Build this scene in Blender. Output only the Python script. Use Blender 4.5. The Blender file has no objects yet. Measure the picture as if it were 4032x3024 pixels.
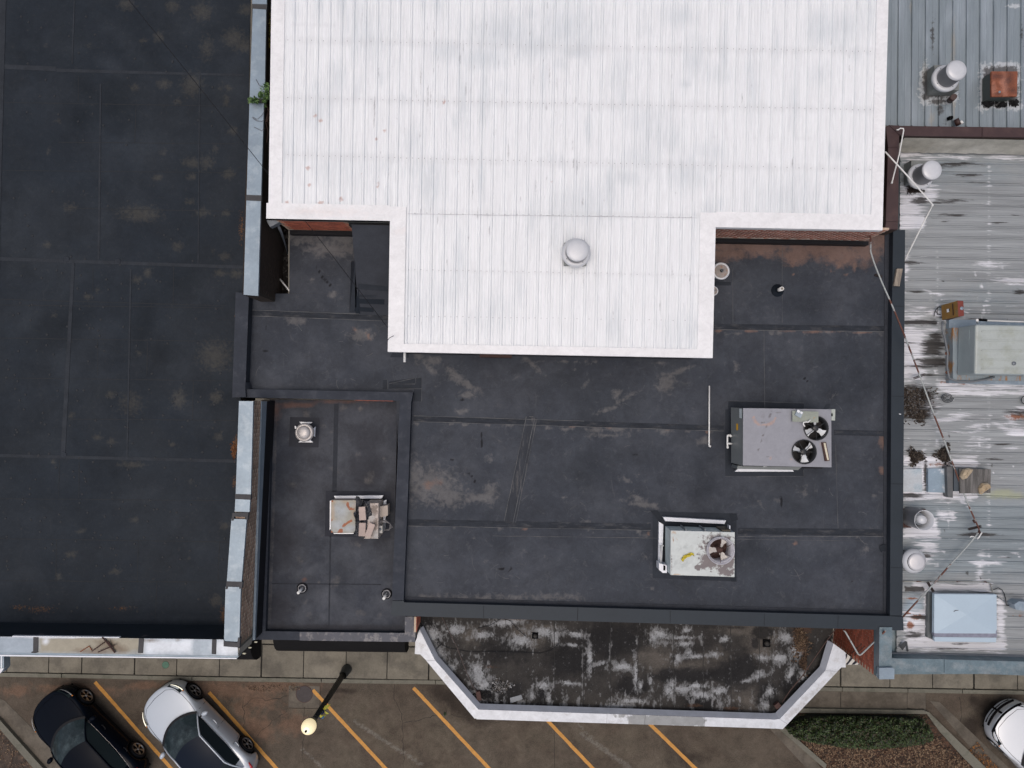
import bpy, bmesh, math, random
import numpy as np
from mathutils import Vector, Matrix
random.seed(7)
R = math.radians
scene = bpy.context.scene
C = scene.collection

# ------------------------------------------------------------------ camera
F = 2740.0
CAMZ = 25.0
TILT, YAW = R(1.21), R(1.1)
cd = bpy.data.cameras.new('camera'); cam = bpy.data.objects.new('camera', cd); C.objects.link(cam)
scene.camera = cam
cam.location = (0, 0, CAMZ)
MR = Matrix.Rotation(YAW, 3, 'Z') @ Matrix.Rotation(TILT, 3, 'X')
cam.rotation_euler = MR.to_euler()
cd.sensor_width = 36; cd.lens = 36 * F / 4032; cd.clip_end = 400; cd.clip_start = .1
# ------------------------------------------------------------------ world, sun, exposure
w = bpy.data.worlds.new("World"); scene.world = w; w.use_nodes = True
SUN_EL, SUN_AZ = R(80), R(215)
nt = w.node_tree; sky = nt.nodes.new('ShaderNodeTexSky'); sky.sky_type = 'NISHITA'
sky.sun_disc = False; sky.sun_elevation = SUN_EL; sky.sun_rotation = SUN_AZ
sky.air_density = .8; sky.dust_density = 7.0; sky.ozone_density = 1.0
nt.links.new(sky.outputs[0], nt.nodes['Background'].inputs[0]); nt.nodes['Background'].inputs[1].default_value = .15
sd = bpy.data.lights.new('sun', 'SUN'); sun = bpy.data.objects.new('sun', sd); C.objects.link(sun)
sd.energy = .72; sd.angle = R(140); sd.color = (1, .98, .915)
sdir = Vector((math.sin(SUN_AZ) * math.cos(SUN_EL), math.cos(SUN_AZ) * math.cos(SUN_EL), math.sin(SUN_EL)))
sun.rotation_euler = sdir.to_track_quat('Z', 'Y').to_euler()
vs = scene.view_settings
vs.view_transform = 'Standard'; vs.look = 'None'; vs.gamma = 1; vs.use_curve_mapping = False; vs.exposure = -0.40

# ------------------------------------------------------------------ photo pixel <-> place
mr = np.array(MR)
def P(px, py, z):
    d = mr @ np.array([(px - 2016) / F, -(py - 1512) / F, -1.0])
    t = (z - CAMZ) / d[2]
    return Vector((d[0] * t, d[1] * t, z))
def proj(V):
    d = (V - np.array([0, 0, CAMZ])) @ mr
    return 2016 - F * d[:, 0] / d[:, 2], 1512 + F * d[:, 1] / d[:, 2]
def ppm(z): return F / (CAMZ - z)
def PX(pts, z): return [P(a, b, z) for a, b in pts]

# ------------------------------------------------------------------ objects
def wloc(o):
    l = Vector((0, 0, 0))
    while o is not None: l = l + o.location; o = o.parent
    return l
def tag(o, label=None, cat=None, group=None, kind=None):
    if label: o['label'] = label
    if cat: o['category'] = cat
    if group: o['group'] = group
    if kind: o['kind'] = kind
    return o
def thing(name, label, cat, loc=(0, 0, 0), rz=0, group=None):
    o = bpy.data.objects.new(name, None); C.objects.link(o); o.location = loc; o.rotation_euler = (0, 0, rz)
    o.empty_display_size = .3
    return tag(o, label, cat, group)
def link_mesh(name, me, parent=None, loc=None):
    o = bpy.data.objects.new(name, me); C.objects.link(o); o.parent = parent
    if loc is not None: o.location = loc
    return o
def ctree(o, parent=None):
    c = o.copy(); C.objects.link(c); c.parent = parent
    for ch in [x for x in bpy.data.objects if x.parent is o]: ctree(ch, c)
    return c
class MB:
    def __init__(s): s.v = []; s.f = []; s.m = []; s.sm = []
    def add(s, vs, fs, m=0, smooth=False):
        n = len(s.v); s.v += [tuple(a) for a in vs]
        for f in fs: s.f.append(tuple(i + n for i in f)); s.m.append(m); s.sm.append(smooth)
        return s
    def box(s, x0, x1, y0, y1, z0, z1, m=0):
        v = [(x, y, z) for z in (z0, z1) for x, y in ((x0, y0), (x1, y0), (x1, y1), (x0, y1))]
        return s.add(v, [(3, 2, 1, 0), (4, 5, 6, 7), (0, 1, 5, 4), (1, 2, 6, 5), (2, 3, 7, 6), (3, 0, 4, 7)], m)
    def obox(s, c, sx, sy, sz, rz=0, m=0, tilt=None):
        M_ = Matrix.Rotation(rz, 3, 'Z')
        if tilt: M_ = M_ @ Matrix.Rotation(tilt[1], 3, tilt[0])
        v = [Vector(c) + M_ @ Vector((x * sx / 2, y * sy / 2, z * sz / 2)) for z in (-1, 1) for x, y in ((-1, -1), (1, -1), (1, 1), (-1, 1))]
        return s.add(v, [(3, 2, 1, 0), (4, 5, 6, 7), (0, 1, 5, 4), (1, 2, 6, 5), (2, 3, 7, 6), (3, 0, 4, 7)], m)
    def prism(s, top, zb, m=0, ms=None, notop=False):
        # top: list of 3D points; order fixed to ccw; extruded straight down to zb
        a = sum(top[i][0] * top[(i + 1) % len(top)][1] - top[(i + 1) % len(top)][0] * top[i][1] for i in range(len(top)))
        if a < 0: top = top[::-1]
        n = len(top); v = [tuple(p) for p in top] + [(p[0], p[1], zb) for p in top]
        s.add(v, [] if notop else [tuple(range(n))], m)
        b = len(s.v) - 2 * n
        s.f.append(tuple(b + n + i for i in range(n))[::-1]); s.m.append(m); s.sm.append(False)
        for i in range(n):
            j = (i + 1) % n
            s.f.append((b + i, b + n + i, b + n + j, b + j)); s.m.append(m if ms is None else ms); s.sm.append(False)
        return s
    def tube(s, pts, r, n=8, m=0, cap=True):
        pts = [Vector(p) for p in pts]; rs = r if isinstance(r, (list, tuple)) else [r] * len(pts)
        b = len(s.v); k = len(pts); up0 = None
        for i, p in enumerate(pts):
            t = (pts[min(i + 1, k - 1)] - pts[max(i - 1, 0)]).normalized()
            u = t.cross(Vector((0, 0, 1)) if abs(t.z) < .9 else Vector((1, 0, 0))).normalized()
            if up0 is not None and u.dot(up0) < 0: u = -u
            up0 = u; q = t.cross(u)
            for j in range(n):
                a = 2 * math.pi * j / n; s.v.append(tuple(p + (u * math.cos(a) + q * math.sin(a)) * rs[i]))
        for i in range(k - 1):
            for j in range(n):
                j2 = (j + 1) % n
                s.f.append((b + i * n + j, b + i * n + j2, b + (i + 1) * n + j2, b + (i + 1) * n + j)); s.m.append(m); s.sm.append(True)
        if cap:
            s.f.append(tuple(b + j for j in range(n))[::-1]); s.m.append(m); s.sm.append(False)
            s.f.append(tuple(b + (k - 1) * n + j for j in range(n))); s.m.append(m); s.sm.append(False)
        return s
    def lathe(s, prof, c, n=32, m=0, smooth=True, mfun=None):
        b = len(s.v)
        for (r, z) in prof:
            for j in range(n):
                a = 2 * math.pi * j / n; s.v.append((c[0] + r * math.cos(a), c[1] + r * math.sin(a), c[2] + z))
        for i in range(len(prof) - 1):
            for j in range(n):
                j2 = (j + 1) % n
                s.f.append((b + i * n + j, b + i * n + j2, b + (i + 1) * n + j2, b + (i + 1) * n + j))
                s.m.append(m if mfun is None else mfun(i)); s.sm.append(smooth)
        return s
    def ribbon(s, pts, wd, z, m=0, jit=0):
        pts = [Vector((p[0], p[1], 0)) for p in pts]; L = []
        for i, p in enumerate(pts):
            t = (pts[min(i + 1, len(pts) - 1)] - pts[max(i - 1, 0)]).normalized(); nn = Vector((-t.y, t.x, 0))
            ww = wd * (1 + random.uniform(-jit, jit)) / 2
            L.append((p + nn * ww, p - nn * ww))
        b = len(s.v)
        for a, c in L: s.v += [(a.x, a.y, z), (c.x, c.y, z)]
        for i in range(len(L) - 1):
            k = b + 2 * i; s.f.append((k, k + 1, k + 3, k + 2)); s.m.append(m); s.sm.append(False)
        return s
    def build(s, name, mats, parent=None, local=False):
        off = Vector((0, 0, 0)) if (local or parent is None) else wloc(parent)
        me = bpy.data.meshes.new(name)
        vv = [(a - off.x, b - off.y, c - off.z) for a, b, c in s.v] if off.length > 0 else s.v
        me.from_pydata(vv, [], s.f)
        if not isinstance(mats, (list, tuple)): mats = [mats]
        for mm in mats: me.materials.append(mm)
        me.polygons.foreach_set('material_index', s.m); me.polygons.foreach_set('use_smooth', s.sm); me.update()
        return link_mesh(name, me, parent)

# ------------------------------------------------------------------ materials
def newmat(name):
    m = bpy.data.materials.new(name); m.use_nodes = True; nt = m.node_tree
    return m, nt, nt.nodes['Principled BSDF']
def N(nt, t, **k):
    n = nt.nodes.new(t)
    for a, b in k.items(): setattr(n, a, b)
    return n
def val(nt, op, a, b=None, clamp=False):
    n = N(nt, 'ShaderNodeMath', operation=op, use_clamp=clamp)
    for i, x in enumerate((a, b)):
        if x is None: continue
        if isinstance(x, (int, float)): n.inputs[i].default_value = x
        else: nt.links.new(x, n.inputs[i])
    return n.outputs[0]
def coords(nt, scale=(1, 1, 1), rot=0, src='Object'):
    tc = N(nt, 'ShaderNodeTexCoord'); mp = N(nt, 'ShaderNodeMapping')
    mp.inputs['Scale'].default_value = scale; mp.inputs['Rotation'].default_value = (0, 0, rot)
    nt.links.new(tc.outputs[src], mp.inputs[0]); return mp.outputs[0]
def noise(nt, scale, detail=4, rough=.6, vec=None, stretch=(1, 1, 1), dist=0, rot=0):
    n = N(nt, 'ShaderNodeTexNoise'); n.inputs['Scale'].default_value = scale
    n.inputs['Detail'].default_value = detail; n.inputs['Roughness'].default_value = rough; n.inputs['Distortion'].default_value = dist
    nt.links.new(vec or coords(nt, stretch, rot), n.inputs['Vector']); return n.outputs['Fac']
def ramp(nt, x, a, b):   # linear remap a..b -> 0..1 clamped
    n = N(nt, 'ShaderNodeMapRange'); n.inputs[1].default_value = a; n.inputs[2].default_value = b
    nt.links.new(x, n.inputs[0]); return n.outputs[0]
def mix(nt, fac, a, b, mode='MIX'):
    n = N(nt, 'ShaderNodeMix', data_type='RGBA', blend_type=mode)
    if isinstance(fac, (int, float)): n.inputs[0].default_value = fac
    else: nt.links.new(fac, n.inputs[0])
    for i, x in ((6, a), (7, b)):
        if isinstance(x, tuple): n.inputs[i].default_value = (*x, 1) if len(x) == 3 else x
        else: nt.links.new(x, n.inputs[i])
    return n.outputs[2]
def bump(nt, bsdf, h, strength=.3, dist=.02):
    b = N(nt, 'ShaderNodeBump'); b.inputs['Strength'].default_value = strength; b.inputs['Distance'].default_value = dist
    nt.links.new(h, b.inputs['Height']); nt.links.new(b.outputs[0], bsdf.inputs['Normal'])
def M(name, col, rough=.6, metal=0, var=.25, scale=4, col2=None, thr=(.5, .65), s2=3, stretch=(1, 1, 1), bmp=0, rand=0, emis=None, spec=None, coat=0):
    """general weathered material: fine + broad tone noise, optional second colour in patches, optional per-object tone"""
    m, nt, b = newmat(name)
    b.inputs['Roughness'].default_value = rough; b.inputs['Metallic'].default_value = metal
    if spec is not None: b.inputs['Specular IOR Level'].default_value = spec
    if coat: b.inputs['Coat Weight'].default_value = coat; b.inputs['Coat Roughness'].default_value = .05
    c = col
    if col2: c = mix(nt, ramp(nt, noise(nt, s2, 6, .65, stretch=stretch), *thr), col, col2)
    if var:
        n1 = noise(nt, scale, 5, .65, stretch=stretch); n2 = noise(nt, scale * 9, 3, .7)
        f = val(nt, 'ADD', val(nt, 'MULTIPLY', n1, 1.3 * var), val(nt, 'MULTIPLY', n2, .7 * var))
        f = val(nt, 'ADD', val(nt, 'MULTIPLY', val(nt, 'SUBTRACT', f, var), 2.6), 1.0)
        if rand:
            oi = N(nt, 'ShaderNodeObjectInfo')
            f = val(nt, 'MULTIPLY', f, val(nt, 'ADD', val(nt, 'MULTIPLY', oi.outputs['Random'], 2 * rand), 1 - rand))
        cc = N(nt, 'ShaderNodeCombineXYZ')
        for i in range(3): nt.links.new(f, cc.inputs[i])
        c = mix(nt, 1.0, c, cc.outputs[0], 'MULTIPLY')
    if isinstance(c, tuple): b.inputs['Base Color'].default_value = (*c, 1)
    else: nt.links.new(c, b.inputs['Base Color'])
    if bmp: bump(nt, b, noise(nt, scale * 6, 4, .6), bmp, .01)
    if emis:
        b.inputs['Emission Color'].default_value = (*emis[0], 1); b.inputs['Emission Strength'].default_value = emis[1]
    return m
def MS(name, base, layers, rough=.7, metal=0, var=.22, scale=1.2, stretch=(1, 1, 1), fine=.18, fstretch=(1, 1, 1), bmp=.15, spec=.5, var_col=None, mid=.10, scuff=None):
    """large surface whose stains follow point attributes fa/fb (8 fields), edges broken up by noise.
    layers: (field index, colour, noise scale, noise amp, softness, opacity[, stretch])"""
    m, nt, b = newmat(name)
    b.inputs['Roughness'].default_value = rough; b.inputs['Metallic'].default_value = metal; b.inputs['Specular IOR Level'].default_value = spec
    at = {}
    for k in ('fa', 'fb'):
        a = N(nt, 'ShaderNodeAttribute'); a.attribute_name = k
        s = N(nt, 'ShaderNodeSeparateColor'); nt.links.new(a.outputs['Color'], s.inputs[0]); at[k] = (s.outputs[0], s.outputs[1], s.outputs[2], a.outputs['Alpha'])
    F8 = at['fa'] + at['fb']
    c = base
    if var_col: c = mix(nt, ramp(nt, noise(nt, .45, 5, .6, dist=.6), .42, .62), base, var_col)
    for L in layers:
        fi, col, sc, amp, soft, op = L[:6]; st = L[6] if len(L) > 6 else (1, 1, 1)
        n = noise(nt, sc, 7, .68, stretch=st, dist=.3)
        k = val(nt, 'ADD', F8[fi], val(nt, 'MULTIPLY', val(nt, 'SUBTRACT', n, .5), amp * 2.2))
        mk = val(nt, 'MULTIPLY', ramp(nt, k, .5 - soft, .5 + soft), op)
        c = mix(nt, mk, c, col)
    if scuff:
        sn = noise(nt, 2.2, 9, .78, dist=2.2); c = mix(nt, val(nt, 'MULTIPLY', ramp(nt, sn, .56, .74), scuff[1]), c, scuff[0])
        sn = noise(nt, 1.3, 9, .8, stretch=(1, .25, 1), dist=3.0); c = mix(nt, val(nt, 'MULTIPLY', ramp(nt, sn, .60, .72), scuff[1] * .8), c, scuff[0])
    n1 = noise(nt, scale, 6, .62, stretch=stretch, dist=.4); n2 = noise(nt, 28, 4, .75, stretch=fstretch); n3 = noise(nt, 160, 2, .8)
    f = val(nt, 'ADD', val(nt, 'MULTIPLY', val(nt, 'SUBTRACT', n1, .5), 4 * var), val(nt, 'MULTIPLY', val(nt, 'SUBTRACT', n2, .5), 3 * fine))
    f = val(nt, 'ADD', f, val(nt, 'MULTIPLY', val(nt, 'SUBTRACT', n3, .5), 1.5 * fine)); 
    if mid: f = val(nt, 'ADD', f, val(nt, 'MULTIPLY', val(nt, 'SUBTRACT', noise(nt, 6, 6, .7, stretch=stretch, dist=.8), .5), 4 * mid))
    f = val(nt, 'MAXIMUM', val(nt, 'ADD', f, 1.0), .2)
    cc = N(nt, 'ShaderNodeCombineXYZ')
    for i in range(3): nt.links.new(f, cc.inputs[i])
    c = mix(nt, 1.0, c, cc.outputs[0], 'MULTIPLY')
    nt.links.new(c, b.inputs['Base Color'])
    if bmp: bump(nt, b, val(nt, 'ADD', n2, val(nt, 'MULTIPLY', n1, 2)), bmp, .012)
    return m

# ------------------------------------------------------------------ fields on sheets
def field(u, v, L):
    out = np.zeros_like(u)
    for q in L:
        if q[0] == 'l':      # ('l', pts, halfwidth, amp)
            pts, hw = q[1], q[2]; amp = q[3] if len(q) > 3 else 1
            d = np.full_like(u, 1e9)
            for (ax, ay), (bx, by) in zip(pts[:-1], pts[1:]):
                L2 = (bx - ax) ** 2 + (by - ay) ** 2 + 1e-6
                t = np.clip(((u - ax) * (bx - ax) + (v - ay) * (by - ay)) / L2, 0, 1)
                d = np.minimum(d, np.hypot(u - ax - t * (bx - ax), v - ay - t * (by - ay)))
            d = d / hw
        elif q[0] == 'r':    # ('r', x0,y0,x1,y1, edge, amp)
            _, x0, y0, x1, y1, e = q[:6]; amp = q[6] if len(q) > 6 else 1
            dx = np.maximum(np.maximum(x0 - u, u - x1), 0); dy = np.maximum(np.maximum(y0 - v, v - y1), 0)
            ins = np.minimum(np.minimum(u - x0, x1 - u), np.minimum(v - y0, y1 - v))
            d = np.where(ins > 0, 1 - np.minimum(ins / e, 1), 1 + np.hypot(dx, dy) / e)
        else:                # (cx, cy, rx, ry, rot, amp)
            cx, cy, rx, ry = q[:4]; ro = R(q[4]) if len(q) > 4 else 0; amp = q[5] if len(q) > 5 else 1
            dx, dy = u - cx, v - cy; c, s = math.cos(ro), math.sin(ro)
            d = np.sqrt(((dx * c + dy * s) / rx) ** 2 + ((-dx * s + dy * c) / ry) ** 2)
        out = np.maximum(out, amp * np.clip(1 - .5 * d, 0, 1))
    return out
def set_fields(me, V, fields):
    u, v = proj(V)
    A = np.zeros((len(V), 8), dtype=np.float32)
    for i, L in (fields or {}).items(): A[:, i] = field(u, v, L)
    for k, a in (('fa', A[:, :4]), ('fb', A[:, 4:])):
        at = me.attributes.new(k, 'FLOAT_COLOR', 'POINT'); at.data.foreach_set('color', np.ascontiguousarray(a).ravel())
def grid(quads, z, step):
    """quads of photo corners (tl,tr,br,bl) on the plane z -> verts, faces"""
    V, Fs, b = [], [], 0
    for q in quads:
        c = [np.array(P(a, d, z)) for a, d in q]
        nx = max(2, int(max(np.linalg.norm(c[1] - c[0]), np.linalg.norm(c[2] - c[3])) / step)); ny = max(2, int(np.linalg.norm(c[3] - c[0]) / step))
        s, t = np.meshgrid(np.linspace(0, 1, nx + 1), np.linspace(0, 1, ny + 1)); s = s.ravel()[:, None]; t = t.ravel()[:, None]
        V.append((c[0] * (1 - s) + c[1] * s) * (1 - t) + (c[3] * (1 - s) + c[2] * s) * t)
        i, j = np.meshgrid(np.arange(nx), np.arange(ny)); k = (j * (nx + 1) + i).ravel() + b
        Fs.append(np.stack([k + nx + 1, k + nx + 2, k + 1, k], 1)); b += (nx + 1) * (ny + 1)
    return np.concatenate(V), np.concatenate(Fs)
def inpoly(u, v, poly):
    r = np.zeros(len(u), bool); n = len(poly)
    for i in range(n):
        (x1, y1), (x2, y2) = poly[i], poly[(i + 1) % n]
        c = ((y1 > v) != (y2 > v)) & (u < (x2 - x1) * (v - y1) / (y2 - y1 + 1e-9) + x1); r ^= c
    return r
def sheet(name, quads, z, step, mat, fields=None, parent=None, clip=None, hfun=None):
    V, Fs = grid(quads, z, step)
    if clip:
        u, v = proj(V); ok = inpoly(u[Fs].mean(1), v[Fs].mean(1), clip); Fs = Fs[ok]
    Vp = V.copy()
    if hfun: u, v = proj(V); V[:, 2] += hfun(u, v)
    off = np.array(wloc(parent)) if parent else np.zeros(3)
    me = bpy.data.meshes.new(name); me.from_pydata((V - off).tolist(), [], Fs.tolist()); me.materials.append(mat)
    set_fields(me, Vp, fields); me.polygons.foreach_set('use_smooth', [True] * len(me.polygons)); me.update()
    return link_mesh(name, me, parent)
rng = np.random.default_rng(5)
def rb(n, x0, y0, x1, y1, r0, r1, asp=(.6, 1.4), amp=(.8, 1)):
    return [(rng.uniform(x0, x1), rng.uniform(y0, y1), (r := rng.uniform(r0, r1)), r * rng.uniform(*asp), rng.uniform(0, 180), rng.uniform(*amp)) for _ in range(n)]
def pprism(name, pts, zt, zb, mat, parent=None, ms=None):
    return MB().prism(PX(pts, zt), zb, 0, 1 if ms else None).build(name, [mat, ms] if ms else mat, parent)
# ------------------------------------------------------------------ palette
m_galv = M('galvanised_blue_grey', (.235, .30, .36), .38, .3, .16, 1.2, (.30, .365, .42), bmp=.03)
m_galv2 = M('old_galvanised', (.13, .185, .215), .5, .3, .3, 2.5, (.2, .24, .26), bmp=.06)
m_capblk = M('charcoal_metal_cap', (.021, .030, .040), .5, .1, .12, 1.0, bmp=.02, spec=.3)
m_membcap = M('membrane_cap', (.036, .042, .055), .65, 0, .2, 1.6, (.052, .058, .072), bmp=.08, spec=.15)
m_memb = M('dark_membrane', (.0305, .036, .0455), .7, 0, .25, 2.2, bmp=.1, spec=.12)
m_memb2 = M('mid_membrane', (.055, .062, .076), .68, 0, .22, 1.8, (.075, .082, .096), bmp=.1, spec=.15)
m_line = M('seam_edge', (.115, .12, .125), .7, 0, .3, 6)
m_black = M('black_void', (.005, .005, .006), .8, 0, .1, spec=.05)
m_blackr = M('black_rubber', (.011, .012, .015), .5, 0, .2, 5, bmp=.05, spec=.15)
m_tape = M('fresh_black_patch', (.014, .019, .027), .5, 0, .1, 5, spec=.15)
m_white = M('white_coating', (.80, .82, .84), .45, 0, .06, 2, bmp=.02)
m_whitem = M('white_metal', (.74, .77, .82), .35, .1, .06, 3)
m_brown = M('brown_metal', (.052, .026, .026), .42, .1, .15, 3, (.065, .035, .032))
m_brick = M('red_brick', (.40, .115, .068), .8, 0, .35, 9, rand=.28, bmp=.3)
m_brickw = M('weathered_brick', (.33, .12, .08), .85, 0, .4, 9, (.5, .44, .38), (.45, .52), 5, rand=.3, bmp=.3)
m_brickold = M('old_buff_brick', (.27, .14, .10), .85, 0, .45, 8, (.36, .30, .23), (.36, .5), 3, rand=.35, bmp=.3)
m_brickdk = M('dark_brick', (.034, .022, .016), .9, 0, .5, 9, rand=.4, bmp=.3)  # very dark brown brick
m_mortar = M('mortar', (.50, .40, .30), .9, 0, .25, 12, bmp=.2)
m_mortardk = M('old_mortar', (.17, .145, .11), .9, 0, .3, 10, bmp=.2)
m_conc = M('wall_concrete', (.25, .24, .21), .85, 0, .2, 3)
m_rust = M('rust', (.20, .055, .022), .8, 0, .45, 10, (.36, .13, .05), (.45, .6), 9, bmp=.2)
m_rustdk = M('dark_rust', (.055, .025, .02), .75, 0, .4, 12)
m_pvc = M('white_pvc', (.78, .79, .78), .35, 0, .05, 5)
m_greymet = M('grey_metal', (.17, .19, .215), .45, .2, .15, 5)

def building(name, label, body_px, z_top, cat='building', m_wall=None):
    """an empty with an outer wall body that goes down to the ground"""
    b = thing(name, label, cat, (0, 0, 0))
    MB().prism(PX(body_px, z_top), 0, 0).build('wall', m_wall or m_conc, b)
    return b
def seam(name, pts, z, parent, m=None, h=.008):
    pprism(name, pts, z + h, z + .001, m or m_memb, parent)
def lines(name, L, z, mat, parent, wd=.014, jit=.3, kind=None):
    mb = MB()
    for pts in L:
        q = [P(a, b, z) for a, b in pts]
        # resample with slight wander
        out = []
        for a, b in zip(q[:-1], q[1:]):
            n = max(1, int((b - a).length / .25))
            for i in range(n): out.append(a.lerp(b, i / n) + Vector((random.uniform(-1, 1), random.uniform(-1, 1), 0)) * .004)
        out.append(q[-1]); mb.ribbon(out, wd, z, 0, jit)
    o = mb.build(name, mat, parent)
    if kind: o['kind'] = kind
    return o
def brick_wall(parent, a, b, z0, z1, mats, off=.0, cap=300, zlim=None, mort=None, skip=0):
    """bricks laid on the vertical plane a->b (photo side on the left of a->b), mortar slab behind"""
    d = (b - a); L = d.length; d.normalize(); nrm = Vector((-d.y, d.x, 0))
    L0 = a - nrm * .05
    mb = MB(); p = [a - nrm * .004, b - nrm * .004, b - nrm * .06, a - nrm * .06]
    mb.prism([(q.x, q.y, z1) for q in p], z0).build('mortar', mort or m_mortar, parent)
    me = None; meh = None; cnt = 0; rest = MB(); bl, bh, gap = .2, .066, .014
    ang = math.atan2(d.y, d.x)
    rows = int((z1 - z0) / (bh + gap))
    for r in range(rows):
        z = z1 - (r + .5) * (bh + gap); x = (bl + gap) * (.5 if r % 2 else 1) - (bl + gap) * .5
        while x + bl / 2 < L:
            c = a + d * (x + random.uniform(-.002, .002)) + nrm * (-.034 + .004 + random.uniform(0, .004)); c.z = z
            if x - bl / 2 > -.02:
                if cnt < cap:
                    if me is None:
                        t = MB().box(-bl / 2, bl / 2, -.034, .034, -bh / 2, bh / 2)
                        o = t.build('brick', mats, parent, local=True); me = o.data
                    else: o = link_mesh('brick', me, parent)
                    o.location = c - wloc(parent); o.rotation_euler = (random.uniform(-.012, .012), 0, ang + random.uniform(-.012, .012))
                else: rest.obox(c, bl, .068, bh, ang)
                cnt += 1
            x += bl + gap
    if rest.v: rest.build('brick_field', mats, parent)['kind'] = 'stuff'

# ------------------------------------------------------------------ ground
Z0 = 0.0
m_under = MS('earth', (.06, .05, .04), [], .9)
gnd = MB().box(-160, 160, -160, 160, -.4, -.06).build('ground', M('bare_ground', (.07, .06, .05), .9)); tag(gnd, kind='structure')
roadF = {0: rb(26, 0, 2690, 4032, 3024, 30, 120, (.3, .7), (.5, .85)) + [(1260, 2790, 90, 40), (1500, 2900, 90, 70, 0, .8), (1720, 2900, 120, 80, 0, .8), (2150, 2900, 160, 50, 0, .8), (2450, 2930, 120, 60, 0, .7)],
         1: [(300, 2715, 150, 22, 3), (900, 2715, 190, 30, 2), (1010, 2760, 80, 30), (1090, 2700, 120, 25), (1180, 2715, 70, 20), (700, 2700, 90, 18), (950, 2800, 40, 26, 50), (1010, 2860, 70, 40, 30), (1150, 2850, 50, 40), (560, 2700, 60, 14), (60, 2720, 60, 20)],
         2: [(3900, 2790, 70, 40, 20), (3960, 2830, 90, 45, 20), (3840, 2760, 25, 22), (3820, 2860, 40, 40), (620, 2820, 60, 25, 45, .8), (1790, 2760, 160, 45, 40, .9), (1350, 2720, 70, 12, 0, .8), (3350, 2780, 300, 14, 1, .9), (2700, 2990, 90, 40, 0, .7), (430, 2900, 120, 30, 45, .7)],
         3: [('l', [(1395, 2840), (1660, 3010)], 9, .75), ('l', [(2290, 2890), (2480, 3024)], 10, .75), ('l', [(1190, 2950), (1270, 3024)], 8, .7), ('l', [(2170, 2760), (2480, 3030)], 6, .6)]}
m_road = MS('worn_brown_asphalt', (.080, .064, .050), [
    (0, (.125, .108, .082), 2.6, .9, .26, .55), (1, (.17, .105, .072), 3.6, .8, .22, .62), (2, (.028, .022, .018), 2.5, .4, .2, .85), (3, (.2, .19, .17), 9, .8, .15, .5)],
    .85, 0, .26, 1.6, fine=.5, bmp=.6, mid=.2, spec=.2, var_col=(.100, .084, .066))
road = sheet('road', [[(-300, 2630), (4300, 2700), (4500, 3500), (-500, 3500)]], 0, .08, m_road, roadF)
tag(road, kind='structure')
roadfar = MB().box(-120, 120, -60, P(2016, 3400, 0).y, -.05, -.01).build('road_beyond', m_road); roadfar['kind'] = 'structure'
# pavement slabs
def yl(x, y0, y1, x1=4032): return y0 + (y1 - y0) * x / x1
m_slab = M('pavement_concrete', (.182, .168, .134), .85, 0, .3, 1.8, (.128, .118, .096), (.48, .62), 1.3, rand=.10, bmp=.15)
m_kerb = M('kerb_concrete', (.16, .155, .125), .85, 0, .3, 2.5, (.105, .105, .082), (.5, .62), 2.5, rand=.08, bmp=.15)
m_joint = M('dirty_joint', (.018, .017, .014), .95, 0, .3, 6)
pav = MB().prism(PX([(-260, 2400), (4300, 2400), (4300, 2706), (-260, 2636)], .10), -.05).build('pavement', m_joint)
tag(pav, kind='structure')
xs = [-136, 30, 194, 324, 532, 698, 866, 1031, 1197, 1364, 1526, 1690, 1856, 2022, 2190, 2356, 2522, 2690, 2856, 3022, 3150, 3310, 3504, 3672, 3835, 4007, 4170]
wide = {532: 5, 1031: 6, 1690: 5, 324: 4, 3310: 6, 3835: 7, 2190: 5}
for i in range(len(xs) - 1):
    a, b = xs[i], xs[i + 1]; ga = wide.get(a, 3) / 2 + .3; gb = wide.get(b, 3) / 2 + .3
    def yb(x): return 2645 + (2715 - 2645) * x / 4032 + (2 if 400 < x < 1700 else 0)
    for (t, bt) in ((2330, 2536), (2540, None)):
        tl, tr = t + a * .0172, t + b * .0172
        bl_, br_ = (bt + a * .0172, bt + b * .0172) if bt else (yb(a), yb(b))
        tl2, tr2 = (tl - 18, tr - 18); 
        if bt: bl_ -= 20; br_ -= 20
        sk = -6 if b < 2000 else 0
        o = pprism('slab', [(a + ga, tl2), (b - gb, tr2), (b - gb + sk * .5, br_), (a + ga + sk * .5, bl_)], .125 + random.uniform(-.004, .004), .02, m_slab, pav)
ks = [-260, 242, 755, 1265, 1715, 2200, 2700, 3317, 3575, 3790, 4300]
def kt(x): return 2649.5 + (2720 - 2649.5) * x / 4032 + (2 if 400 < x < 1700 else 0)
for i in range(len(ks) - 1):
    a, b = ks[i] + 1.5, ks[i + 1] - 1.5
    pprism('kerb_stone', [(a, kt(a)), (b, kt(b)), (b, kt(b) + 15), (a, kt(a) + 15)], .13, -.1, m_kerb, pav)
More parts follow.
